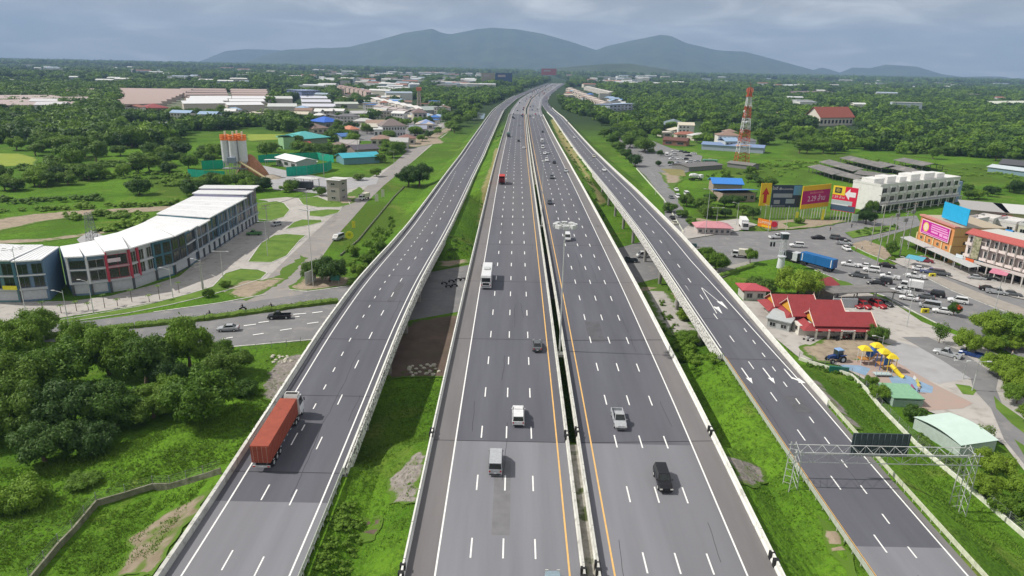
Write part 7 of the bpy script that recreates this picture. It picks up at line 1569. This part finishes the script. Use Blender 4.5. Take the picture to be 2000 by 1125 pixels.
# ---- sign gantry on the right ramp
def gantry():
    r=root('sign_gantry','steel truss gantry spanning the right ramp','gantry'); m=M('steel_pale'); X0,X1,Y=37.6,60.6,78.6; zt,zb_=9.7,8.3
    for nm,xx in(('left',X0),('right',X1)):
        b=MB(); q=TH(xx,Y); c4=[(-.55,-1.0),(.55,-1.0),(.55,1.0),(-.55,1.0)]; z1=zt+.4
        for px_,py_ in c4: b.bar((xx+px_,Y+py_,q-.3),(xx+px_*.55,Y+py_,z1),.065,5)
        n=6
        for k in range(n):
            za=q+(z1-q)*k/n; zc=q+(z1-q)*(k+1)/n; ta=1-.45*k/n; tc_=1-.45*(k+1)/n
            for i in range(4):
                p,w_=c4[i],c4[(i+1)%4]; b.bar((xx+p[0]*ta,Y+p[1],za),(xx+w_[0]*tc_,Y+w_[1],zc),.03,4)
        b.build('support_tower',m,r)
    for yy in(-1,1):
        for z_ in(zb_,zt): MB().bar((X0-.6,Y+yy,z_),(X1+.8,Y+yy,z_),.065,5).build('chord',m,r)
    n=12
    for k in range(n):
        xa=X0+(X1-X0)*k/n; xb=X0+(X1-X0)*(k+1)/n; b=MB()
        for yy in(-1,1): b.bar((xa,Y+yy,zb_ if k%2 else zt),(xb,Y+yy,zt if k%2 else zb_),.035,4); b.bar((xb,Y+yy,zb_),(xb,Y+yy,zt),.03,4)
        b.bar((xa,Y-1,zt),(xb,Y+1,zt),.03,4); b.bar((xb,Y-1,zt),(xb,Y+1,zt),.03,4)
        b.build('truss_bracing',m,r)
    p=root('traffic_sign','dark rear side of a big road sign with vertical ribs on the gantry','road sign'); MB().box(45.4,53.0,Y+1.25,Y+1.4,8.0,11.4).build('panel',cmat((.05,.072,.078)),p)
    g=MB(); g.bx(0,0,0,.06,.1,3.3); me=g.mesh('rib',[cmat((.10,.13,.14))])
    for k in range(10): ob('rib',me,p,(45.7+k*.78,Y+1.19,9.7))
gantry()
# ---- fences
def wfence(label,pts,h,wallm,posts=2.5,mesh_=True,world=False,wallh=.9,postm='steel_grey'):
    P=[Vector(q if world else GT(*q)[:2]) for q in pts]; r=root('fence',label,'fence')
    for a,c_ in zip(P,P[1:]):
        L_=(c_-a).length; k=max(1,int(L_/posts)); d=(c_-a)/L_; n=Vector((-d.y,d.x))*.12
        if wallm:
            b=MB(); Q=[a+d*(L_*i/k) for i in range(k+1)]; b.loft([[(*(q-n),TH(*q)-.4),(*(q+n),TH(*q)-.4),(*(q+n),TH(*q)+wallh),(*(q-n),TH(*q)+wallh)] for q in Q]); b.build('low_wall',M(wallm),r)
        for i in range(k):
            q=a+d*(L_*i/k); MB().bar((*q,TH(*q)),(*q,TH(*q)+h),.05,5).build('post',M(postm),r)
        if mesh_:
            b=MB(); 
            for i in range(k):
                q0=a+d*(L_*i/k); q1=a+d*(L_*(i+1)/k)
                for zz in [wallh+.25+(h-wallh-.3)*t for t in(0,.33,.66,1)]: b.bar((*q0,TH(*q0)+zz),(*q1,TH(*q1)+zz),.012,3)
            stuff(b.build('wires',M(postm),r))
    return r
mat('wall_mossy',(.30,.29,.23),.95,.3,.9,detail=8,col2=(.10,.11,.06),bump=.6)
wfence('low mossy stone wall with wire fence crossing the meadow at lower left',[(60,1140),(190,988),(300,955),(432,925)],2.1,'wall_mossy')
mat('fence_white',(.66,.68,.58),.8,.2,1.2)
wfence('white low fence wall along the slope below the playground',[(1560,703),(1662,736),(1690,762),(1720,800),(1790,872),(1905,968),(2040,1085)],1.9,'fence_white',wallh=.7)
wfence('wire fence along the near kerb of the left cross street',[(470,690),(560,676),(615,668)],1.6,None,wallh=.3)
wfence('dark ditch fence between the side street and the ramp slope',[(665,500),(700,470),(770,385),(790,365)],1.1,'wall_mossy',mesh_=False,wallh=.5)
wfence('low pale fence along the frontage road beside the ramp slope',[(1243,330),(1296,390),(1335,455)],1.4,'fence_white',wallh=.6)
# ---- playground
def playground():
    r=root('playground_set','playground climbing set with yellow roofs, blue tubes and yellow slide','playground'); yl=cmat((.75,.58,.03),.45); bl=cmat((.03,.12,.42),.45); wh=cmat((.66,.66,.62))
    pts=[(1684,712),(1708,704),(1721,722),(1735,726)]
    for i,(px,py) in enumerate(pts):
        x,y=G(px,py); z=[3.4,3.2,3.8,3.2][i]
        for sx in(-.8,.8):
            for sy in(-.8,.8): MB().bar((x+sx,y+sy,0),(x+sx,y+sy,z),.07,6).build('post',[wh,bl,bl,yl][i],r)
        MB().box(x-.9,x+.9,y-.9,y+.9,1.3,1.42).build('platform',cmat((.45,.22,.06)),r)
        b=MB(); b.loft([[(x-1.1,y-1.1,z),(x+1.1,y-1.1,z),(x+1.1,y+1.1,z),(x-1.1,y+1.1,z)],[(x-.6,y-.6,z+.6),(x+.6,y-.6,z+.6),(x+.6,y+.6,z+.6),(x-.6,y+.6,z+.6)],[(x-.1,y-.1,z+.85),(x+.1,y-.1,z+.85),(x+.1,y+.1,z+.85),(x-.1,y+.1,z+.85)]]); b.build('roof_cap',yl,r)
    a=Vector((*G(1687,712),1.4)); c_=Vector((*G(1708,705),1.4)); MB().bar(a+Vector((.8,0,1.0)),c_+Vector((-.5,0,1.0)),.75,12).build('tube',bl,r); MB().bar(a+Vector((.8,0,-.1)),c_+Vector((-.5,0,-.1)),.5,4).build('bridge_panel',cmat((.60,.33,.12)),r)
    x,y=G(1721,722); b=MB(); b.loft([[(x-.3,y-.9,1.4),(x+.9,y-.9,1.4),(x+.9,y-.85,2.8),(x-.3,y-.85,2.8)],[(x-.3,y-1.0,1.4),(x+.9,y-1.0,1.4),(x+.9,y-1.0,2.8),(x-.3,y-1.0,2.8)]]); b.build('side_panel',bl,r)
    x,y=G(1740,732); b=MB(); pv=Vector((x-.1,y+.4,1.9))
    for k,(dx_,dy_,z_) in enumerate(((.35,-.5,1.4),(.7,-1.0,.9),(1.05,-1.5,.5),(1.4,-1.95,.35))):
        q=Vector((x+dx_,y+dy_,z_)); b.bar(pv,q,.42,8); pv=q
    b.build('slide',yl,r)
    x,y=G(1722,736); MB().box(x-1.6,x+1.6,y-.7,y+.7,.6,.75).build('net_deck',cmat((.42,.5,.5)),r)
    for k in range(4): MB().bar((x-1.5+k,y-.6,0),(x-1.5+k,y-.6,1.8),.05,5).build('post',cmat((.4,.55,.62)),r)
    for i,(px,py,c2) in enumerate(((1786,745,(.6,.6,.6)),(1791,751,(.5,.45,.15)),(1793,758,(.6,.5,.1)),(1781,762,(.35,.1,.2)))):
        x,y=G(px,py); t=tag(ob('spring_rider',None,None,(x,y,.05)),['grey spring rider, uppermost of the row on the blue rubber floor','brown yellow spring rider, second from above','yellow spring rider, third from above','dark red spring rider, lowest of the row'][i],'spring rider'); MB().bar((0,0,0),(0,0,.35),.12,8).build('spring',M('steel_grey'),t); MB().loft([[(-.15,-.45,.35),(.15,-.45,.35),(.12,-.45,.7),(-.12,-.45,.7)],[(-.15,.4,.35),(.15,.4,.35),(.1,.45,1.0),(-.1,.45,1.0)]]).build('seat_body',cmat(c2),t)
playground()
# yellow street blocks
for px,py,lab in((1820,541,'yellow traffic block at the median beside the grey car'),(1806,611,'yellow signs at the kerb beside the silver van')):
    x,y=G(px,py); r=root('traffic_block',lab,'traffic block',(x,y,0)); MB().box(-.9,.9,-.3,.3,0,1.1).build('block',cmat((.7,.62,.03)),r); MB().box(-.3,.3,-.32,-.3,.3,.8).build('face',cmat((.05,.05,.05)),r)
x,y=G(1862,617); tree('flame_tree','small tree with orange red blossom at the kerb',x,y,0,1.8,4,'near','leaf_b'); o=crown(777,7,900,.07).build('blossom',cmat((.55,.06,.02),.6),None); 
o.parent=[q for q in C.objects if q.name.startswith('flame_tree')][0]; o.location=(.6,-.9,2.2); o.scale=(1.1,1.0,.9)
# white boulders on the bare slope between ramp and highway, rubble
rd=random.Random(9); me=[]
for k in range(4):
    b=MB(); rings=[[(q*math.cos(a)*rd.uniform(.7,1.2),q*math.sin(a)*rd.uniform(.7,1.2),z_) for a in [i*.785 for i in range(8)]] for q,z_ in((.6,-.2),(.9,.1),(.8,.5),(.3,.75))]; b.loft(rings); me.append(b.mesh('boulder',[mat('stone_pale',(.50,.48,.40),.9,.2,3)]))
BP=[(800,720),(806,716),(813,722),(822,716),(828,721),(835,714),(841,717),(848,715),(803,729),(812,731),(820,728),(833,731),(840,727),(846,733),(799,724),(851,722),(858,727),(806,735)]
for i,(px,py) in enumerate(BP):
    x,y,z=GT(px,py); tag(ob('boulder',me[i%4],None,(x,y,z+.05),i*1.3,sc=rd.uniform(.35,.7)),'pale boulder in the heap on the bare soil between left ramp and highway','boulder','pale boulders between left ramp and highway')
for i in range(26):
    px=rd.uniform(530,575); py=rd.uniform(696,712); x,y,z=GT(px,py); tag(ob('rubble_stone',me[i%4],None,(x,y,z+.05),i,sc=rd.uniform(.2,.5)),'grey rubble stone in the heap beside the left ramp parapet','stone','rubble stones beside the left ramp')
tag(scatter('weeds',[(520,700),(580,690),(600,705),(560,760),(525,770)],30,50,.3,.6,(.4,.8),'leaf_b'),'sparse weeds growing through the stone slope','weeds')
# people
for px,py,an,lab,sh,tr in((1663,445,20,'person in dark clothes crossing at the traffic island',(.05,.05,.06),(.04,.04,.06)),(1621,452,200,'person standing on the road edge under the red billboard',(.15,.05,.05),(.05,.05,.08)),(1793,770,0,'person in white walking over the playground floor',(.55,.5,.5),(.08,.08,.15)),(1975,700,30,'person in pale shirt by the park trees',(.5,.5,.45),(.05,.05,.06)),(1671,492,90,'person waiting on the brown traffic island',(.45,.2,.2),(.1,.1,.1)),(1683,488,50,'second person on the brown traffic island, in white',(.6,.6,.6),(.1,.1,.14))):
    x,y=G(px,py); person(x,y,.05,R(an),lab,sh,tr)

# lettering becomes ordinary mesh
bpy.context.view_layer.update(); dg=bpy.context.evaluated_depsgraph_get()
for o in LET:
    me=bpy.data.meshes.new_from_object(o.evaluated_get(dg)); n=ob('lettering',me,o.parent,o.location); n.rotation_euler=o.rotation_euler; bpy.data.objects.remove(o)
# ================================================================ woods: nearer trees one by one, the far forest as one mass
FOOT=[]
for o in C.objects:
    if o.parent is None and o.get('category') in('house','row house','town house','building','shed','warehouse','hall','temple','silo plant','commercial building','heap'):
        FOOT.append((o.location.x,o.location.y))
rd_=random.Random(2)
def inpoly(x,y,P):
    r=False; j=len(P)-1
    for i in range(len(P)):
        if (P[i][1]>y)!=(P[j][1]>y) and x<(P[j][0]-P[i][0])*(y-P[i][1])/(P[j][1]-P[i][1])+P[i][0]: r=not r
        j=i
    return r
WT=[]
def wood(lab,grp,poly,n,r0,r1,kinds,hk=1.2):
    rd=random.Random(len(lab)*7+n); xs=[p[0] for p in poly]; ys_=[p[1] for p in poly]; k=0; tries=0
    while k<n and tries<n*60:
        tries+=1; px=rd.uniform(min(xs),max(xs)); py=rd.uniform(min(ys_),max(ys_))
        if not inpoly(px,py,poly): continue
        x,y=G(px,py)
        if any(abs(x-a-8)<15 and -6<y-b_<24 for a,b_ in FOOT if abs(b_-y)<40): 
            if rd.random()<.85: continue
        r=rd.uniform(r0,r1); kd,lf=rd.choice(kinds)
        WT.append((tree('wood_tree',lab,x,y,TH(x,y),r,r*hk*rd.uniform(.85,1.3),kd,lf,grp,trunk_h=r*.25),px,py,r,lf)); k+=1
MID=[('mid','leaf_a'),('mid','leaf_b'),('mid','leaf_a'),('mid','leaf_dark'),('tall','leaf_b')]
W_=[('tree along the frontage road','trees along the frontage road',[(1335,395),(1400,398),(1480,405),(1478,428),(1400,430),(1340,425)],12,3,4.4,MID),
 ('tree beside the side street','trees beside the side street',[(745,300),(800,268),(850,252),(858,262),(800,292),(755,322)],13,3.8,5.5,MID),
 ('park tree at the right border','park trees at the right border',[(1945,640),(2010,650),(2010,800),(1965,770),(1935,720),(1915,690)],9,2.6,3.8,[('near','leaf_bright'),('near','leaf_a')]),
 ('leafy tree in the broad belt between left fields and the estate','tree belt beyond the left fields',[(0,222),(120,225),(230,228),(300,262),(360,285),(385,305),(330,312),(200,318),(90,315),(0,290)],48,6,10,MID),
 ('low dark tree in the hedge line across the left fields','hedge line trees in the left fields',[(0,368),(60,362),(130,352),(210,345),(215,356),(120,368),(40,378),(0,380)],14,4.5,6.5,MID),
 ('tree around the plant yard and field edge','trees round the concrete plant',[(350,300),(432,300),(432,318),(400,330),(350,322)],8,4,7,MID),
 ('tree in front of the concrete plant','trees in front of the concrete plant',[(395,352),(440,355),(520,356),(560,372),(500,378),(440,372),(390,372)],13,3.5,5.5,MID),
 ('tree among the town houses','trees among the town houses',[(655,185),(760,190),(860,222),(880,240),(850,258),(740,240),(655,236)],34,5,8,MID),
 ('clump tree in the left fields','clump trees in the left fields',[(0,335),(120,330),(330,322),(380,330),(370,345),(200,350),(0,358)],18,5,8,MID),
 ('village tree between the coloured roofs','village trees left of the ramp',[(640,262),(700,245),(760,250),(800,262),(830,255),(780,300),(740,315),(700,310),(650,318),(600,300),(560,302),(520,310),(500,300),(600,272)],40,4.5,7.5,MID),
 ('tree in the strip before the white warehouses','trees before the white warehouses',[(180,228),(360,225),(520,230),(600,235),(620,245),(500,252),(430,250),(350,236),(300,238),(200,235)],26,6,9,MID),
 ('tree in the green corner left of the far ramp','trees left of the far ramp',[(868,215),(930,205),(950,195),(945,215),(930,240),(900,250),(885,262),(868,285),(860,270),(890,240)],15,6,9,MID),
 ('tree along the grassy slope beyond the right ramp','trees beyond the far right ramp',[(1090,205),(1130,215),(1180,250),(1230,290),(1260,300),(1250,265),(1200,235),(1150,205),(1110,195)],52,6.5,9.5,MID),
 ('tree round the parking ground on the right','trees around the parking ground',[(1240,250),(1300,248),(1330,262),(1400,262),(1440,262),(1450,285),(1380,288),(1330,268),(1270,270)],22,5.5,8,MID),
 ('tree at the front edge of the right forest','front trees of the right forest',[(1480,285),(1560,300),(1640,300),(1740,305),(1850,315),(2000,320),(2000,290),(1850,280),(1700,278),(1560,270),(1490,262)],50,5.5,9,MID),
 ('bush beside the low market sheds','bushes by the market sheds',[(1400,340),(1470,338),(1480,360),(1560,365),(1480,366),(1420,352)],9,2.5,4,MID),
 ('tree behind the white apartment building','trees behind the apartment building',[(1870,375),(1940,365),(2000,370),(2000,385),(1890,390)],9,3.5,5.5,MID)]
for a in W_: wood(*a)
# the forest to the foot of the mountains: one object of scattered instances
def far_forest():
    cols=[]
    for i,(k,lf) in enumerate([('far','leaf_a'),('far','leaf_b'),('far','leaf_b'),('far','leaf_b'),('far','leaf_a'),('far','leaf_dark'),('far','leaf_dark')]):
        me=crown(500+i,8,480,.16,1.0).mesh('crown_shape',[M(lf)]); cols.append(bpy.data.objects.new('crown_shape',me))
    clear=[[G(*q) for q in P] for P in (
      [(-80,246),(120,242),(230,232),(232,180),(380,180),(530,182),(530,205),(660,202),(665,225),(600,240),(350,234),(232,234)],
      [(655,214),(700,206),(735,200),(850,222),(880,240),(860,262),(740,235),(690,240)],
      [(660,176),(730,195),(725,202),(655,184)],
      [(1080,176),(1150,168),(1200,190),(1250,216),(1240,232),(1185,228),(1100,200)],
      [(-80,296),(80,312),(225,285),(345,300),(350,262),(480,250),(620,262),(870,235),(1000,222),(1000,1200),(-400,1200)],[(225,252),(235,244),(352,243),(352,264),(235,266)],[(560,226),(660,226),(740,238),(860,225),(880,260),(860,300),(600,300),(480,300),(480,262),(600,262)],
      [(1480,290),(1480,285),(1700,300),(2300,322),(2300,500),(1480,500)],[(1585,266),(1588,232),(1680,232),(1685,268)],
      [(1100,215),(1250,262),(1480,262),(1480,500),(1000,500)],[(1480,176),(1480,170),(1580,168),(1585,175)],[(1930,216),(1930,208),(2060,204),(2060,214)])]
    FHG={}
    for hx,hy,W_h,D_h in FH:
        e=(hx,hy,W_h,D_h,9 if hy<2500 else 20,70 if hy<1500 else 160 if hy<3000 else 420)
        for i in range(int((hx-20)//400),int((hx+W_h+20)//400)+1):
            for j in range(int((hy-e[5])//400),int((hy+D_h+6)//400)+1): FHG.setdefault((i,j),[]).append(e)
    rd=random.Random(77); V=[]; SCL=[]; 
    def put(y0,y1,n,r0,r1):
        for _ in range(n):
            y=math.exp(rd.uniform(math.log(y0),math.log(y1))); x=rd.uniform(-.82,.82)*y*1.02
            if abs(x-s(y)-8)<48+max(0,(y-1500)*-.02): continue
            if any(abs(x-s(y))<1e9 and inpoly(x,y,P) for P in clear): continue
            if any(hx-r_fix<x<hx+W_h+r_fix and hy-D_c<y<hy+D_h+6 for hx,hy,W_h,D_h,r_fix,D_c in FHG.get((int(x//400),int(y//400)),())): continue
            dn=mn.noise(Vector((x/260,y/420,2)))
            if dn<-.13 and rd.random()<.88: continue
            r=rd.uniform(r0,r1)*(1+.25*mn.noise(Vector((x/90,y/90,5)))); V.append((x,y,-r*.12)); SCL.append(r)
    put(470,900,5200,6.5,10.5); put(900,1800,12000,8,12); put(1800,4200,17000,10,17); put(4200,11000,15000,18,32)
    me=bpy.data.meshes.new('forest'); me.from_pydata(V,[],[]); at=me.attributes.new('size','FLOAT','POINT'); at.data.foreach_set('value',SCL)
    o=stuff(ob('forest',me)); o['label']='broadleaf forest reaching from the town to the mountains'; o['category']='forest'
    g=bpy.data.node_groups.new('forest_scatter','GeometryNodeTree'); g.interface.new_socket('Geometry',in_out='INPUT',socket_type='NodeSocketGeometry'); g.interface.new_socket('Geometry',in_out='OUTPUT',socket_type='NodeSocketGeometry')
    nn=g.nodes; gi=nn.new('NodeGroupInput'); go=nn.new('NodeGroupOutput'); ip=nn.new('GeometryNodeInstanceOnPoints'); j=nn.new('GeometryNodeGeometryToInstance')
    for c_ in cols:
        oi=nn.new('GeometryNodeObjectInfo'); oi.inputs['Object'].default_value=c_; oi.inputs['As Instance'].default_value=True; g.links.new(oi.outputs['Geometry'],j.inputs[0])
    jj=nn.new('GeometryNodeJoinGeometry')
    for l in list(j.inputs[0].links): g.links.new(l.from_socket,jj.inputs[0])
    nn.remove(j)
    na=nn.new('GeometryNodeInputNamedAttribute'); na.data_type='FLOAT'; na.inputs['Name'].default_value='size'
    rv=nn.new('FunctionNodeRandomValue'); rv.data_type='FLOAT_VECTOR'; rv.inputs[0].default_value=(0,0,0); rv.inputs[1].default_value=(.12,.12,6.28)
    cx=nn.new('ShaderNodeCombineXYZ'); mu=nn.new('ShaderNodeMath'); mu.operation='MULTIPLY'; mu.inputs[1].default_value=1.0
    g.links.new(gi.outputs[0],ip.inputs['Points']); g.links.new(jj.outputs[0],ip.inputs['Instance']); ip.inputs['Pick Instance'].default_value=True
    ri=nn.new('FunctionNodeRandomValue'); ri.data_type='INT'; ri.inputs[4].default_value=0; ri.inputs[5].default_value=len(cols)-1
    g.links.new([x_ for x_ in ri.outputs if x_.type=='INT'][0],ip.inputs['Instance Index']); g.links.new(rv.outputs[0],ip.inputs['Rotation'])
    for a in range(3): g.links.new(na.outputs[0],cx.inputs[a])
    g.links.new(cx.outputs[0],ip.inputs['Scale']); g.links.new(ip.outputs[0],go.inputs[0])
    m=o.modifiers.new('scatter','NODES'); m.node_group=g
far_forest()
F_=[[(-10,330),(90,326),(90,332),(-10,337)],[(100,322),(240,318),(330,322),(330,328),(100,330)],[(60,345),(330,338),(400,344),(400,350),(60,352)],[(-10,392),(110,386),(230,392),(110,398),(-10,400)],[(250,360),(390,356),(390,362),(250,368)],[(120,425),(250,418),(290,423),(150,432)],[(-10,412),(200,402),(340,398),(340,402),(-10,418)],[(510,280),(560,290),(540,302),(500,300)],[(180,448),(270,432),(290,420),(275,440),(200,456)]]
for i,P_ in enumerate(F_): tag(scatter('field_scrub',P_,[30,44,60,34,30,30,34,22,30][i],46,1.6,4.2,(.5,.9),['leaf_a','leaf_b'][i%2]),'irregular %s band of scrub across the left fields'%(['uppermost left','upper','middle','lower left','middle right','trackside','lower','plant side','shop side'][i]),'scrub')
tag(scatter('field_scrub',[(1385,335),(1480,335),(1500,365),(1480,400),(1400,372),(1380,355)],44,60,1.0,2.6,(.6,1.0),'leaf_b'),'scrub between blue roofed house and radio mast','scrub')
tag(scatter('field_scrub',[(1480,315),(1600,310),(1800,318),(1990,330),(1990,350),(1870,345),(1700,320),(1560,330),(1560,350),(1480,345)],120,46,1.4,3.6,(.4,.8),'leaf_a'),'scrub over the overgrown ground behind the billboards','scrub')
def tufts(name,polys,n,h0,h1,lf,lab):
    rd=random.Random(n); T=[];A=[]
    for pts in polys:
        P=[Vector((*G(*q),0)) for q in pts]
        for a in tessellate_polygon([P]): T.append([P[i] for i in a]); A.append(((P[a[1]]-P[a[0]]).cross(P[a[2]]-P[a[0]])).length)
    b=MB()
    for _ in range(n):
        a=rd.choices(T,A)[0] if False else T[bis(A,rd)]; u,v=rd.random(),rd.random()
        if u+v>1: u,v=1-u,1-v
        p=a[0]+(a[1]-a[0])*u+(a[2]-a[0])*v
        if any(c0+of(p.y)-.5<p.x<c1+of(p.y)+.5 for c0,c1,_z,of,_r in CORR): continue
        if mn.noise(Vector((p.x*.22,p.y*.22,1)))<rd.uniform(-.45,.1): continue
        z=TH(p.x,p.y)-.03
        for k in range(4):
            an=rd.uniform(0,6.28); l=rd.uniform(h0,h1); d=Vector((math.cos(an),math.sin(an),0)); w_=Vector((-d.y,d.x,0))*rd.uniform(.05,.11); q=Vector((p.x+rd.uniform(-.3,.3),p.y+rd.uniform(-.3,.3),z))
            b.add([q-w_,q+w_,q+d*l*.55+Vector((0,0,l))],[(0,1,2)])
    return tag(stuff(b.build(name,M(lf))),lab,'grass')
import bisect,itertools
_cum={}
def bis(A,rd):
    k=id(A)
    if k not in _cum: _cum.clear(); _cum[k]=list(itertools.accumulate(A))
    return min(len(A)-1,bisect.bisect(_cum[k],rd.random()*_cum[k][-1]))
tufts('grass_tufts',[[(-10,930),(120,900),(300,850),(430,810),(540,740),(545,790),(430,925),(300,955),(190,988),(60,1125),(-10,1125)],[(200,1000),(430,940),(400,1000),(310,1125),(90,1125)]],9000,.18,.36,'leaf_grass','tufts of rank grass on the lower left meadow')
tufts('grass_tufts',[[(650,960),(720,820),(760,740),(865,740),(830,900),(790,1125),(590,1125)],[(1340,730),(1400,722),(1500,860),(1660,1125),(1540,1125),(1440,960)]],5000,.12,.3,'leaf_grass','short grass tufts on the slopes beside the highway')
tufts('grass_tufts',[[(1580,730),(1660,745),(1700,770),(1900,970),(2000,1080),(2000,1125),(1930,1125),(1700,860)]],3500,.12,.3,'leaf_grass','short grass tufts on the slope right of the right ramp')
# every tree of the woods gets a label of its own: what it stands next to, on which side, and how far along
LM=[('the blue pickup',1900,697),('the corner truck',1452,446),('the blue roofed house',1430,385),('the silos',462,345),('the unfinished tower',655,390),('the blue hip roof',650,252),('the turquoise roof',610,288),('the aqua roof',705,322),('the two storey white house',770,268),('the red estate roof',305,222),('the left yellow field',30,312),('the small yellow field',285,256),('the long blue roof',380,240),('the salmon roof',692,265),('the pale warehouse roofs',550,222),('the lilac warehouse roofs',620,222),('the street bend',862,250),('the pond',925,226),('the radio mast',1448,324),('the temple hall',1632,248),('the parking ground',1310,300),('the domed roof house',1330,255),('the faded blue roof',1430,298),('the market sheds',1690,340),('the white apartment building',1790,400),('the green bus',1386,322),('the right border hall',1960,340),('the brown ruined roof',1856,302),('the third ramp car',1122,270),('the farthest ramp car',1109,240),('the blue white building',1215,216),('the shop roofs',430,380),('the dirt track end',20,430),('the lone dark bush',272,380),('the green field house',560,292)]
BK_={}
for t_,px,py,r_,lf in WT:
    n,lx,ly=min(LM,key=lambda q:((q[1]-px)/1.6)**2+(q[2]-py)**2*4)
    d='left of' if px<lx-14 else 'right of' if px>lx+14 else ('in front of' if py>ly else 'behind')
    BK_.setdefault((n,d),[]).append((abs(px-lx)+2*abs(py-ly),t_,px,py,lf,ly))
for (n,d),l in BK_.items():
    l.sort(key=lambda q:q[0])
    for i,(_,t_,px,py,lf,ly) in enumerate(l):
        tone={'leaf_a':'fresh green','leaf_b':'mid green','leaf_dark':'dark green','leaf_bright':'yellow green'}[lf]; o_='nearest' if i==0 else ORD[i]+' nearest'
        t_['label']=f'{tone} leafy tree, the {o_} {d} {n}'
# ================================================================ haze
hm=bpy.data.materials.new('haze_air'); hm.use_nodes=True; t=hm.node_tree; t.nodes.clear(); o_=t.nodes.new('ShaderNodeOutputMaterial'); v=t.nodes.new('ShaderNodeVolumePrincipled')
v.inputs['Color'].default_value=(.40,.61,.95,1); v.inputs['Density'].default_value=HAZE; v.inputs['Anisotropy'].default_value=0.0; t.links.new(v.outputs[0],o_.inputs['Volume'])
b=MB(); b.box(-18000,18000,-400,17500,-6,1000); hz_=stuff(b.build('haze',hm))
# prototypes of the vehicles were only sources of copies
for r in PV.values():
    for o in [c_ for c_ in r.children_recursive]+[r]: bpy.data.objects.remove(o)
